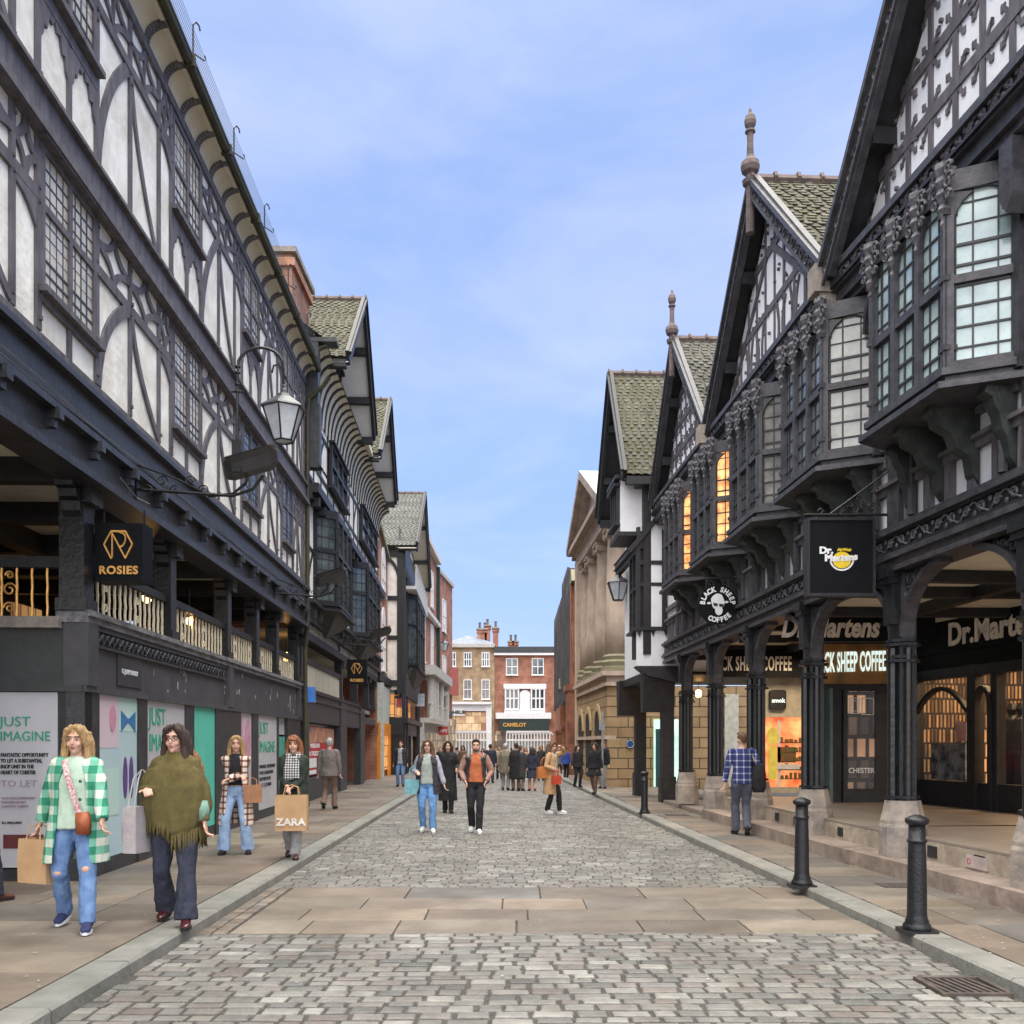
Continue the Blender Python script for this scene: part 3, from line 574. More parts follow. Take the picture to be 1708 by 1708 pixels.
m=FL.mb(); [m.prism([(x+.09*math.cos(t*PI/6),z+.2*math.sin(t*PI/6)) for t in range(12)],-.02,-.012) for x,z in ((q-.12,.55),(q+.06,.6),(q,.45))]; m.prism([(c-.2+.1*math.cos(t*PI/6),1.9+.16*math.sin(t*PI/6)) for t in range(12)],-.02,-.0125); m.build('scarf_print',pinkv,h)
a,b=pz[1]; h=hoard(FL,a,b,PZ+.18,2.17,hw,'grey hoarding panel with green handwriting, behind the woman in the olive poncho')
para(FL,a+.1,1.85,['JUST'],.33,grn,h,1,s=1,w=-.014); para(FL,a+.1,1.5,['IMAGINE'],.33,grn,h,.95,s=1,w=-.014); para(FL,a+.1,1.15,['FANTASTIC OPPORTUNITY','TO LET A SUBSTANTIAL','SHOP UNIT'],.11,ink,h,.95,s=1,w=-.014)
a,b=pz[2]; hoard(FL,a,b,PZ+.18,2.17,teal,'plain teal hoarding panel between two black piers')
a,b=pz[3]; h=hoard(FL,a,b,PZ+.18,2.17,hw,'narrow white hoarding panel printed with a pink pear shape'); c=(a+b)/2
m=FL.mb(); [m.prism([(c+.1+r*math.cos(t*PI/8),z+r*1.1*math.sin(t*PI/8)) for t in range(16)],-.02,-.012+e) for z,r,e in ((1.85,.19,0),(1.62,.26,.001))]; m.box(a,a+.16,-.02,-.014,PZ+.2,2.1); m.build('pink_print',pinkv,h)
a,b=pz[4]; h=hoard(FL,a,b,PZ+.18,2.17,hw,'grey hoarding panel with green handwriting, beside the green door')
para(FL,a+.15,1.8,['JUST'],.33,grn,h,1.2,s=1); para(FL,a+.15,1.42,['IMAGINE'],.33,grn,h,1.1,s=1); para(FL,a+.15,1.1,['FANTASTIC OPPORTUNITY','TO LET A SUBSTANTIAL','SHOP UNIT IN THE','HEART OF CHESTER'],.1,ink,h,1.2,s=1); para(FL,a+.15,.7,['TO LET'],.15,pale,h,1.2,s=1)
a,b=pz[5]; m=FL.mb(); m.box(a+.03,b-.03,-.12,-.06,PZ,1.75); d=m.build('door',M('green_door',(.07,.40,.31),.4),LB); m=FL.mb(); m.box(a+.1,a+.16,-.06,-.02,1.0,1.12); m.build('door_handle',iron,d); m=FL.mb(); m.box(a+.03,b-.03,-.12,-.07,1.8,2.17); m.build('door_light',hw,LB)
para(FL,FL.u(203),2.45,['G-JUMP ENTRY'],.085,white,LB,.95,s=1,w=.004)
m=FL.mb(); m.box(FL.u(197),FL.u(237),-.02,-.005,2.3,2.68); m.build('small_sign_board',black,LB)
# ---------------------------------------------------------------- chimney behind the eave
def chimney(x,y,z0,z1,wx,wy,mat,par,pots=0,name='chimney'):
    m=MB(); m.box(x-wx/2,x+wx/2,y-wy/2,y+wy/2,z0,z1); m.box(x-wx/2-.08,x+wx/2+.08,y-wy/2-.08,y+wy/2+.08,z1-.3,z1-.12); o=m.build(name,mat,par)
    m=MB(); m.box(x-wx/2-.12,x+wx/2+.12,y-wy/2-.12,y+wy/2+.12,z1,z1+.12)
    m.build('chimney_cap',stoneb,o)
    for i in range(pots):
        m=MB(); m.lathe([(.16,0),(.13,.1),(.11,.5),(.14,.55),(.14,.65)],8,(x+(i-(pots-1)/2)*.5,y,z1+.1)); m.build('chimney_pot',ridge_m,o)
    return o
chimney(-5.55,23.0,10.6,13.0,.85,1.9,brick2,LB)
# ---------------------------------------------------------------- hanging signs, lamps
def sign_box(name,label,x0,x1,y,dp,z0,z1,mat=None):
    mat=mat or signblack; t=thing(name,label,'hanging sign',((x0+x1)/2,y,z0)); m=MB(); m.box(x0,x1,y,y+dp,z0,z1); m.build('sign_box',mat,t); m=MB()
    for a in (x0+.04,x1-.04): m.tube([(a,y+dp/2,z1),(a,y+dp/2,z1+.18)],.012,6)
    build_each(m,'hanger',iron,t); return t
def hexlogo(t,cx,cz,s,y):
    m=MB(lambda u,w,z:Vector((cx+u*s,y-w,cz+z*s*1.75))); wd=.075
    for pts in ([(-.5,.52),(-1,.0),(-.5,-.56),(-.5,-.56),(-.42,-.5),(-.42,.5)],[(-.5,.52),(.5,.52),(1,0),(.5,-.56),(.02-.5+.05,.45)],bez((.02,.5),(.62,.45),(.5,.15),6)+bez((.5,.15),(.45,-.08),(.1,-.1),6)[1:]):
        for i in range(len(pts)-1): m.strip([pts[i],pts[i+1]],wd,0,.012)
    m.build('hexagon_emblem',gold,t)
xa=X(158,10.62); xb=X(238,10.62)
t=sign_box('hanging_sign','black box sign with gold hexagon emblem and lettering, beside the nearest arcade post',xa,xb,10.62,.3,3.42,4.07)
hexlogo(t,(xa+xb)/2,3.83,.16,10.615); text('ROSIES',.125,front((xa+xb)/2,10.612,3.5),gold,t,sx=1.05,bold=.004,spacing=1.1)
x0,x1,yy=X(579,26.6),X(611,26.6),26.6
t=sign_box('hanging_sign','small black box sign with gold hexagon emblem, farther up by the brick house',x0,x1,yy,.2,Z(1141,yy),Z(1100,yy)); c=(x0+x1)/2
hexlogo(t,c,Z(1115,yy),.15,yy-.005); text('ROSIES',.115,front(c,yy-.007,Z(1137,yy)),gold,t,sx=1.05,bold=.004)
def floodlight(uroot,xe,label,zr,s=1.,extra=False):
    p=FL.P(uroot,.15,zr); t=thing('floodlight',label,'floodlight',tuple(p),0,'trough floodlights on scrolled iron brackets'); Y=p.y; xr=p.x; ze=zr-.08*s
    m=MB(); m.tube([(xr,Y,zr),(xe,Y,ze),(xe+.25*s,Y,ze+.08*s),(xe+.38*s,Y,ze+.25*s)],.02*s,6); m.tube([(xe-.3*s,Y+.02,ze),(xe,Y+.02,ze+.03*s),(xe+.16*s,Y+.02,ze+.16*s),(xe+.2*s,Y+.02,ze+.32*s)],.018*s,6)
    m.tube([(xr,Y,zr+.3*s),(xr+.5,Y,zr+.12*s),(xe-.3,Y,ze+.02)],.012*s,5); m.box(xr-.02,xr+.02,Y-.05,Y+.05,zr-.25,zr+.35)
    for k in range(5): scroll(m,(xr+.14+k*.17,Y,zr+.08*s+(.02 if k%2 else -.09*s)),.07*s,(1,0,0),(0,0,1),.009,1.3,None,1 if k%2 else -1)
    m.build('bracket',iron,t)
    m=MB(); cx=xe+.2*s; z=ze+.38*s; n=10; L=.36*s
    vs=[];pr=[(-.19,.09),(-.13,.03),(-.07,-.10),(.05,-.13),(.13,-.04),(.19,.07),(.0,.11)]
    for e,q in ((-L*.75,.75),(-L*.5,1),(L*.8,1),(L,.5)):
        for (a,b) in pr: vs.append((cx+e+ .0,Y+a*s*q,z+b*s*q+e*.28))
    k=len(pr); fs=[(i*k+j,i*k+(j+1)%k,(i+1)*k+(j+1)%k,(i+1)*k+j) for i in range(3) for j in range(k)]+[tuple(range(k))[::-1],tuple(3*k+j for j in range(k))]
    m.add(vs,fs); m.build('trough',M('dark_bronze_metal',(.045,.042,.045),.4,(.025,.025,.028),6,.1,spec=.6),t)
    m=MB(); m.add([(cx+e*1.0,Y+a*s,z+.115*s+e*.28) for e,a in ((-L*.8,-.17),(L*.95,-.17),(L*.95,.15),(-L*.8,.15))],[(0,1,2,3)]); m.build('cover_plate',M('pale_glass_cover',(.55,.58,.6),.2),t)
    return t
def lantern(name_label,c,s,arc_from=None,rod=None,cat='street lantern',hang=None):
    """hexagonal tapering lantern; c is the point at the top of its finial"""
    x,y,z=c; t=thing('lantern',name_label,cat,(x,y,z-s)); T6=6
    m=MB(); m.lathe([(.02,0),(.03,-.04),(.02,-.07),(.05,-.1),(.06,-.16),(.12,-.19),(.14,-.23),(.38,-.40),(.40,-.43),(.36,-.44)],6,(0,0,0),lambda a,b,d:Vector((x+a*s,y+b*s,z+d*s))); m.build('hood',M('lantern_hood',(.06,.065,.075),.35,(.03,.03,.04),8,.1,spec=.6),t)
    m=MB()
    for k in range(6):
        a=2*PI*(k+.5)/6; p0=Vector((x+.36*s*math.cos(a),y+.36*s*math.sin(a),z-.43*s)); p1=Vector((x+.17*s*math.cos(a),y+.17*s*math.sin(a),z-.98*s)); m.tube([p0,p1],.014*s,4)
        b=2*PI*(k+1.5)/6; q1=Vector((x+.17*s*math.cos(b),y+.17*s*math.sin(b),z-.98*s)); m.tube([p1,q1],.016*s,4)
    m.build('frame',iron,t)
    m=MB(); m.lathe([(.34,-.44),(.16,-.97)],6,(0,0,0),lambda a,b,d:Vector((x+a*s,y+b*s,z+d*s))); m.build('glazing',M('lantern_glass',(.62,.66,.70),.15,(.45,.48,.52),4,.02),t)
    if arc_from:
        ax,az=arc_from; m=MB(); m.tube([(ax,y,az-1.25*s),(ax,y,az-.45*s),(ax+.01,y,az)]+[((ax+x)/2-(x-ax)/2*math.cos(q),y,az+(x-ax)*.42*math.sin(q)) for q in [PI*i/10 for i in range(1,10)]]+[(x,y,az-.05),(x,y,z)],.026*s,7)
        for dz in (0,-.1,-.3,-.42): m.ball((ax,y,az+dz*s),(.055*s,.055*s,.03*s),8)
        m.tube([(ax-.1*s,y,az-.42*s),(ax+.1*s,y,az-.42*s)],.02*s,6); m.tube([(x-.2*s,y,az-.1*s),(x-.17*s,y,az+.02*s),(x-.08*s,y,az+.05*s),(x,y,az-.1*s),(x+.05*s,y,z+.1*s)],.018*s,6)
        m.build('swan_neck',iron,t); m=MB(); m.box(ax-.08*s,ax+.08*s,y-.06*s,y+.06*s,az-1.8*s,az-1.25*s); m.build('gear_box',iron,t)
    if hang:
        m=MB(); m.tube(hang,.016*s,6); m.build('bracket',iron,t)
    return t
floodlight(FL.u(228,.15),X(385,11.5),'large dark trough floodlight below the nearest swan neck lantern',Z(812,11.45))
yl=11.5; lantern('hexagonal street lantern hanging from a swan neck arm over the left arcade',(X(473,yl),yl,Z(640,yl)),.62*1.15,(X(396,yl),Z(612,yl)))
floodlight(FL.u(458,.15),X(560,19.4)-.35,'middle trough floodlight, in front of the downpipe between two timber buildings',Z(988,19.4))
floodlight(FL.u(566,.15),X(640,28.5)-.35,'small trough floodlight near the narrow orange brick house',Z(1072,28.5))
# ---------------------------------------------------------------- gabled building pieces
def gable(F,ua,uf0,uf1,ze,za,w,back,B,pat=None,bw=.34,wall=plaster,rmat=slate,wb=None,carve=False,finial=None,ridge=True,soff=cream,sl_=1,ov=0.5):
    """a gable facing the street: wall triangle, bargeboards, roof running back"""
    wb=w-ov if wb is None else wb
    m=F.mb(); m.prism([(uf0+.15,ze-.05),(uf1-.15,ze-.05),(ua,za-.3)],wb-.15,wb); m.build('gable_wall',wall,B)
    if pat:
        m=F.mb(); pat(m,wb); m.build('gable_timbers',blackw,B)
    m=F.mb(); h=bw/2
    for e in (uf0,uf1):
        s=1 if e>ua else -1; m.strip([(ua,za-h*.6),(e,ze-h*.3)],bw,w-.06,w+.03,bw*1.05); m.strip([(ua-s*.02,za+.03),(e+s*.06,ze+.06)],.07,w-.06,w+.09)
        if carve:
            L=math.hypot(e-ua,za-ze); n=int(L/.24); d=((e-ua)/L,(ze-za)/L); nn=(-d[1]*-1,d[0]*-1)
            for k in range(n):
                q=(ua+d[0]*(k+.5)*L/n, za-h*.75+d[1]*(k+.5)*L/n); scroll(m,(q[0],w+.035,q[1]),.085,(1,0,0),(0,0,1),.018,1.1,F.P,1 if k%2 else -1)
            m.strip([(ua,za-h*.6+h*.75),(e,ze-h*.3+h*.75)],.03,w+.03,w+.055); m.strip([(ua,za-h*.6-h*.95),(e,ze-h*.3-h*.95)],.035,w+.03,w+.06)
    m.build('bargeboards',blackr if carve else pitch,B)
    m=F.mb()
    for e in (uf0,uf1):
        m.quad((ua,wb,za-.16),(e,wb,ze-.16),(e,w,ze-.16),(ua,w,za-.16))
    m.build('soffit',soff,B); m=F.mb()
    for e in (uf0,uf1):
        for t in (.3,.66,.97): u=ua+(e-ua)*t; z=za+(ze-za)*t; m.box(u-.1,u+.1,wb,w-.06,z-.36,z-.17)
    build_each(m,'purlin_end',pitch,B)
    m=MB(F.P)
    for e in (uf0,uf1):
        slates(m,F.P(e,w+.05,ze),F.P(e,-back,ze),F.P(ua,-back,za),F.P(ua,w+.05,za))
    m.build('roof',rmat,B)
    if ridge:
        m=F.mb(); x=w+.06
        while x>-back: m.tube([(ua,x,za+.0),(ua,x-.37,za+.0)],.09,6); m.tube([(ua,x,za+.02),(ua,x-.05,za+.02)],.115,6); x-=.38
        m.build('ridge_tiles',ridge_m,B)
    if finial:
        m=F.mb(); s=finial; m.lathe([(.09,-1.1),(.09,-.15),(.15,-.1),(.17,-.02),(.1,.02),(.09,.1),(.17,.16),(.2,.26),(.18,.36),(.1,.44),(.075,.5),(.065,.75),(.07,.95),(.11,.98),(.1,1.02),(.06,1.04),(.11,1.12),(.125,1.2),(.1,1.3),(.04,1.38),(.03,1.44),(.0,1.5)],10,(0,0,0),lambda a,b,d:F.P(ua+a*s,w+b*s+.05,za+d*s)); m.build('finial',M('weathered_finial',(.17,.13,.12),.85,(.09,.075,.075),6,.4),B)
def coved(F,u0,u1,z0,z1,w0,w1,step,B):
    cv=bez((w0,z0),(w0+.03,z1-.04),(w1,z1),7); m=F.mb()
    for i in range(6): (a,b),(c,d)=cv[i],cv[i+1]; m.quad((u0,a,b),(u1,a,b),(u1,c,d),(u0,c,d))
    m.build('cove',cream,B,True); m=F.mb(); u=u0+.1
    while u<u1:
        for i in range(6):
            (a,b),(c,d)=cv[i],cv[i+1]; m.add([(u-.05,a,b),(u+.05,a,b),(u+.05,c,d),(u-.05,c,d),(u-.05,a+.03,b-.03),(u+.05,a+.03,b-.03),(u+.05,c+.03,d-.03),(u-.05,c+.03,d-.03)],[(4,5,6,7),(0,4,7,3),(1,2,6,5)])
        u+=step
    build_each(m,'cove_rib',pitch,B)
def oriel(F,u0,u1,w,wo,z0,z1,B,cant=.3,lights=3,pane=glassD,trans=None,leads=(2,7),fm=pitch,base=.5,arch=.0,corb=0,canopy=False,camside=True,panes=None,sidel=2):
    """a canted bay window carried on corbels: front lights, side lights, moulded sill, head"""
    c=(u1-u0)/2; P0=(u0,w);P1=(u0+cant,wo);P2=(u1-cant,wo);P3=(u1,w)
    t=F.mb()
    def ring(e,za,zb): t.prism([(P0[0]-e,w-.1),(P0[0]-e,w),(P1[0]-e*.6,wo+e),(P2[0]+e*.6,wo+e),(P3[0]+e,w),(P3[0]+e,w-.1)],za,zb,'uw')
    ring(.10,z0-.07,z0); ring(.05,z0-.14,z0-.07); ring(.15,z0-.21,z0-.15); o=t.build('bay_window',fm,B); t=F.mb(); ring(.04,z1,z1+.12); t.build('bay_cornice',fm,o)
    segs=[(P1,P2,lights),(P0,P1,1),(P2,P3,1)]
    for (a,b,n) in segs:
        A=F.P(a[0],a[1],0);Bq=F.P(b[0],b[1],0); G=Fac(A.xy,Bq.xy,1)
        ctr=F.P((u0+u1)/2,w-1,0)
        if (ctr-A).dot(G.n)>0: G.n=-G.n
        L=(Bq-A).length
        m=G.mb(); m.box(-.04,.05,-.06,.05,z0,z1).box(L-.05,L+.04,-.06,.05,z0,z1)
        for zz in (z0+.18,(trans or z0+.5)+.0,z1-.3): m.box(-.055,.065,-.06,.065,zz,zz+.05)
        for i in range(1,n): x=L*i/n; m.box(x-.035,x+.035,-.04,.05,z0,z1)
        if trans: m.box(.05,L-.05,-.04,.04,trans-.035,trans+.035)
        m.box(.05,L-.05,-.04,.045,z0,z0+.06).box(.05,L-.05,-.04,.045,z1-.08,z1)
        if arch:
            for i in range(n):
                a0=L*i/n+.035;a1=L*(i+1)/n-.035;cc=(a0+a1)/2; zt=z1-.08
                m.prism([(a0,zt),(a0,zt-arch)]+bez((a0,zt-arch),(a0+.08*(a1-a0),zt-.15*arch),(cc,zt-.0),5)[1:],.0,.035); m.prism([(a1,zt)]+bez((cc,zt),(a1-.08*(a1-a0),zt-.15*arch),(a1,zt-arch),5)[1:],.0,.035)
        m.build('frame',fm,o); m=G.mb(); m.box(.0,L,-.03,-.01,z0,z1); m.build('pane',(panes or {}).get(n,pane),o)
        m=G.mb()
        for i in range(n):
            a0,a1=L*i/n,L*(i+1)/n; nx=leads[0] if n>1 else max(leads[0],int(L/.17))
            for k in range(1,nx): x=a0+(a1-a0)*k/nx; m.box(x-.007,x+.007,-.008,.004,z0,z1)
        for k in range(1,leads[1]): z=z0+(z1-z0)*k/leads[1]; m.box(0,L,-.008,.004,z-.006,z+.006)
        m.build('leading',lead,o)
    if base:
        m=F.mb(); za=z0-.2; N=6
        for i in range(N):
            t0=i/N; q=lambda t:1-(t**1.3)*.95
            k=q(t0); k2=q((i+1)/N); zz0=za-base*t0; zz1=za-base*(i+1)/N
            A=[(u0+(1-k)*c,w),(u0+(1-k)*c+cant*k,w+(wo-w)*k),(u1-(1-k)*c-cant*k,w+(wo-w)*k),(u1-(1-k)*c,w)]
            C=[(u0+(1-k2)*c,w),(u0+(1-k2)*c+cant*k2,w+(wo-w)*k2),(u1-(1-k2)*c-cant*k2,w+(wo-w)*k2),(u1-(1-k2)*c,w)]
            m.add([(a[0],a[1],zz0) for a in A]+[(a[0],a[1],zz1) for a in C],[(0,1,5,4),(1,2,6,5),(2,3,7,6),(0,3,2,1),(4,5,6,7)])
        m.build('bracket',fm,o)
    if corb:
        m=F.mb(); za=z0-.2
        for i in range(corb):
            u=u0+.18+(u1-u0-.36)*i/(corb-1); ww=wo if 0<i<corb-1 else (w+wo)/2+.05
            m.add([(uu,a,b) for uu in (u-.075,u+.075) for a,b in [(w,za),(ww-.03,za),(ww-.0,za-.08),(ww-.08,za-.12),(ww-.1,za-.2),(w+(ww-w)*.55,za-.27),(w+(ww-w)*.45,za-.42),(w+.1,za-.5),(w+.07,za-.68),(w,za-.78)]],
                  [tuple(range(10)),tuple(range(19,9,-1))]+[(k,(k+1)%10,10+(k+1)%10,10+k) for k in range(10)])
        build_each(m,'corbel',M('green_stained_black_timber',(.045,.055,.05),.6,(.022,.027,.026),6,.5,20),o)
    return o
def bands(m,F_u0,u1,zs,w0,w1,h=.1):
    for z in zs: m.strip([(F_u0,z),(u1,z)],h,w0,w1)
def studs(m,u0,u1,z0,z1,step,w0,w1,wd=.11):
    n=max(1,round((u1-u0)/step))
    for i in range(n+1): u=u0+(u1-u0)*i/n; m.strip([(u,z0),(u,z1)],wd,w0,w1)
# ---------------------------------------------------------------- second building on the left: two gables and bay windows
u0=UE+.05; u1=40.2; w=.12
B=thing('gabled_timber_building','black and white building with two gables and oriel bay windows, second on the left','timber building',tuple(FL.P(u0,0,0)))
m=FL.mb(); m.box(u0,u1,w-.25,w-.02,4.4,11.5); m.build('plaster_wall',plaster,B)
m=MB(); a=FL.P(u1,-3,0); m.T=FL.P; m.box(u1-.02,u1,-5,w-.05,0,11.4); m.box(u0,u0+.02,-5,w-.05,10.5,11.4); build_each(m,'side_wall',brick,B)
m=FL.mb(); zj=7.75
m.box(u0,u1,w-.02,w+.1,4.6,5.05); m.box(u0,u1,w,w+.22,5.05,5.15); m.box(u0,u1,w,w+.32,zj,zj+.22); m.box(u0,u1,w,w+.16,zj-.14,zj); m.box(u0,u1,w-.02,w+.06,8.15,8.25)
bands(m,u0,u1,(8.75,9.9),w-.02,w+.01,.10); studs(m,u0+.1,u1-.1,8.0,10.2,1.1,w-.02,w+.002,.11); studs(m,u0+.1,u1-.1,5.15,7.7,1.15,w-.02,w+.002,.10); bands(m,u0,u1,(6.5,),w-.02,w+.01,.09)
for i in range(9):
    a=u0+.3+i*1.75; m.strip(bez((a,5.2),(a+.1,5.9),(a+.75,6.45),6),.10,w-.02,w+.003); m.strip(bez((a,8.8),(a+.1,9.3),(a+.75,9.85),6),.09,w-.02,w+.003)
for k in range(int((u1-u0)/.95)): u=u0+.4+k*.95; m.box(u-.06,u+.06,w+.05,w+.28,zj-.26,zj-.05); m.box(u-.05,u+.05,w+.05,w+.2,4.72,4.9)
m.build('timber_frame',pitch,B)
coved(FL,u0,u1,10.15,11.35,w,.62,.55,B)
m=FL.mb(); m.box(u0-.02,u0+.42,w,w+.75,11.42,11.52); m.box(u0,u0+.35,w,w+.3,9.9,11.42); m.box(u0,u0+.3,w,w+.34,8.35,9.9); m.build('lead_hood',M('lead_grey_hood',(.06,.065,.07),.5,(.03,.032,.035),5),B)
m=MB(); slates(m,FL.P(u0-.02,w+.5,8.1),FL.P(u0+.5,w+.5,8.1),FL.P(u0+.4,w+.1,8.75),FL.P(u0+.0,w+.1,8.75),.2,.12,.03); m.build('mossy_roof',slateM,B)
def patA(a,f0,f1,ze,za):
    def f(m,wb):
        for t in (.0,.33,.62): z=ze+(za-ze)*t; k=1-t; m.strip([(a+(f0-a)*k*.94,z+.05),(a+(f1-a)*k*.94,z+.05)],.16,wb-.02,wb+.02)
        studs(m,f0+.6,f1-.6,ze,ze+(za-ze)*.25,.4,wb-.02,wb+.016,.12); studs(m,a-1.1,a+1.1,ze,ze+(za-ze)*.62,.4,wb-.02,wb+.016,.12)
        m.strip([(a,ze),(a,za-.4)],.14,wb-.02,wb+.02)
    return f
for (f0,ap,f1) in ((24.3,27.8,30.7),(32.4,35.8,38.9)):
    ap=(f0+f1)/2+.35; gable(FL,ap,f0,f1,11.55,14.65,1.0,5.5,B,patA(ap,f0,f1,11.5,14.5),bw=.36,rmat=slateM,ov=.85,soff=white)
    window(FL,ap-.75,ap+.75,11.7,12.7,.16,B,pane=glassD,mull=2,lx=2,lz=4,fm=pitch,head=True)
m=FL.mb(); m.box(30.7,32.4,w-.1,.75,11.4,11.55); m.build('eave_board',cream,B)
m=MB(); slates(m,FL.P(u0,.6,11.5),FL.P(u1,.6,11.5),FL.P(u1,-3,14.2),FL.P(u0,-3,14.2),.4,.3); m.build('main_roof',slateM,B)
D=4.15
for a,b,z0_,z1_ in ((533,580,5.25,7.55),(592,629,5.25,7.55)):
    ua,ub=FL.u(a-3,.2),FL.u(b-3,.45); oriel(FL,ua,ub,w,w+.5,z0_,z1_,B,cant=.42,lights=3,pane=glassD,trans=6.6,leads=(2,8),base=.55)
for a,b in ((552,578),(603,628)):
    ua,ub=FL.u(a,.2),FL.u(b,.2); window(FL,ua,ub,8.85,10.05,w+.05,B,pane=glassD,mull=2,trans=9.5,lx=2,lz=6,fm=pitch,fw=.08,dp=.07,head=True)
# arcade below
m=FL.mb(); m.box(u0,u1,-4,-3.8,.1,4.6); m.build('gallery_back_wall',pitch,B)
m=FL.mb(); m.box(u0,u1,-4,-.2,4.35,4.42); m.build('ceiling',cream,B); m=FL.mb(); m.box(u0,u1,-4,-.2,2.8,2.95); m.build('gallery_floor',stoneb,B)
m=FL.mb(); m.box(u0,u1,-.25,w-.02,4.2,4.6); m.build('bressummer_beam',pitch,B)
for u in (u0+.25,FL.u(571),FL.u(596),FL.u(615),u1-.2): post(FL,u,0,3.0,4.2,0,B)
r=FL.mb(); r.box(u0+.35,FL.u(571)-.1,-.17,-.03,3.65,3.78); r.box(u0,FL.u(600),-.25,.05,2.9,3.0); o=r.build('balustrade',pitch,B); m=FL.mb()
uu=u0+.5
while uu<FL.u(571)-.15: m.box(uu-.035,uu+.035,-.13,-.07,3,3.65); uu+=.115
m.build('balusters',M('cream_paint_balusters',(.60,.56,.46),.6,(.5,.46,.36),8),o)
m=FL.mb(); m.box(u0,FL.u(606),-.2,0,2.15,2.9); m.box(u0,FL.u(606),0,.05,2.7,2.76)
for a,b in ((506,514),(567,577),(600,607)): m.box(FL.u(a),FL.u(b),-.2,.03,PZ-.1,2.9)
m.box(FL.u(514),FL.u(567),-.2,-.05,PZ-.1,.7); m.box(FL.u(607),FL.u(633),-.2,0,2.35,2.6); m.build('shopfront',M('blue_black_paint',(.04,.043,.05),.45,(.025,.027,.032),4),B)
m=FL.mb(); m.box(FL.u(514),FL.u(567),-.3,-.22,.7,2.15); m.build('shop_window',glassD,B)
m=FL.mb(); m.box(FL.u(578),FL.u(600),-.9,-.85,PZ,2.15); m.build('doorway',pitch,B)
m=FL.mb(); a,b=FL.u(516),FL.u(562); m.box(a,b,-.14,-.1,.75,2.05); P_=m.build('poster',M('red_poster',(.48,.03,.035),.5,(.40,.02,.03),3,0),B)
m=FL.mb(); m.box(a+.05,b-.05,-.1,-.09,1.62,2.03); m.build('poster_picture',M('colourful_print',(.75,.30,.10),.5,(.10,.10,.16),3.5,0),P_)
m=FL.mb(); m.box(a+.5,a+1.6,-.1,-.085,.95,1.2); m.box(a+.5,a+1.6,-.1,-.085,.78,.88); m.build('poster_notice',white,P_)
para(FL,a+.3,1.48,['U WERE NO','UR TICKETS'],.17,white,P_,2.0,s=1,w=-.095,bold=.004)
m=FL.mb(); uu=FL.u(505.5); m.prism([(uu-.1,2.62),(uu+.2,2.62),(uu+.14,3.0),(uu-.02,3.0)],.1,.28); tag(centre(m.build('alarm_box',M('blue_alarm_box',(.05,.2,.62),.4))),'blue alarm box on the downpipe above the red poster shop','alarm box')
# warm hanging lamps in the gallery
def bulb(p,label,r=.09):
    t=thing('hanging_lamp',label,'lamp',tuple(p)); m=MB(); m.lathe([(.3*r,1.3*r),(.9*r,.8*r),(r,0),(.8*r,-.9*r),(.3*r,-1.2*r)],8,(p[0],p[1],p[2])); m.build('lit_globe',M('warm_lamp',(1,.55,.18),.5,(1,.5,.15),2,0,emit=6),t)
    m=MB(); m.tube([(p[0],p[1],p[2]+1.2*r),(p[0],p[1],p[2]+.5)],.008,5); m.build('flex',iron,t)
bulb(FL.P(FL.u(513)-.2,-.5,3.78),'amber lamp glowing above the cream balustrade of the second left building')
bulb((X(316,14.6),14.6,Z(1036,14.6)),'small white hot lamp behind the second balustrade bay on the left',.05)
bulb((X(219,14),14.6,Z(986,14)),'amber lamp behind the balustrade under the nearest box sign',.07)
# ---------------------------------------------------------------- brick, slate and stone houses farther up on the left
def box_building(B,F,u0,u1,w,z1,mat,back=6,z0=0):
    m=F.mb(); m.box(u0,u1,w-back,w,z0,z1); return m.build('wall',mat,B)
def sash(F,uc,zc,wd,h,w,B,pane=glassD,mull=1,trans=True,lx=2,lz=2,arch=False,sill=True,**k):
    if arch:
        m=F.mb(); m.prism([(uc-wd/2,zc+h/2)]+arc(uc,zc+h/2,wd/2,180,0,9),w,w+.05); m.build('fan_light',white,B)
    return window(F,uc-wd/2,uc+wd/2,zc-h/2,zc+h/2,w,B,pane=pane,mull=mull,trans=zc if trans else None,lx=lx,lz=lz,fm=white,fw=.075,dp=.05,sill=sill,leadw=.02,**k)
a,b=u1+.05,46.6
B=thing('brick_house','narrow orange brick house with white arched windows between two timber buildings','brick house',tuple(FL.P(a,0,0)))
box_building(B,FL,a,b,.0,11.2,brick2); m=FL.mb(); m.prism([(a-.05,11.2),(b+.05,10.2),(b+.05,10.35),(a-.05,11.45)],-3,.15); m.build('coping',mossst,B)
for z,h in ((9.1,1.5),(6.0,2.2)): sash(FL,(a+b)/2,z,1.5,h,.01,B,pane=M_glass('blank_white_blind',(.62,.63,.62),(.5,.52,.52)),arch=True)
m=FL.mb(); m.box(a,b,-.1,.2,4.3,4.65); m.build('cornice',pitch,B)
m=FL.mb(); m.box(a,b,0,.12,2.45,4.2); m.box(a+.2,a+.7,.0,.3,PZ,4.2); m.box(b-.6,b-.1,0,.3,PZ,4.2); m.build('upper_shopfront',M('pale_green_grey',(.52,.56,.52),.6),B)
sh=FL.mb(); sh.box(a+.05,b-.05,.1,.2,1.95,2.5); sh.box(a+.05,a+.5,.05,.2,PZ,1.95); sh.box(b-1.7,b-1.2,.05,.2,PZ,1.95); orr=M('orange_paint',(.72,.26,.02),.5,(.62,.22,.02)); sh.build('orange_shopfront',orr,B)
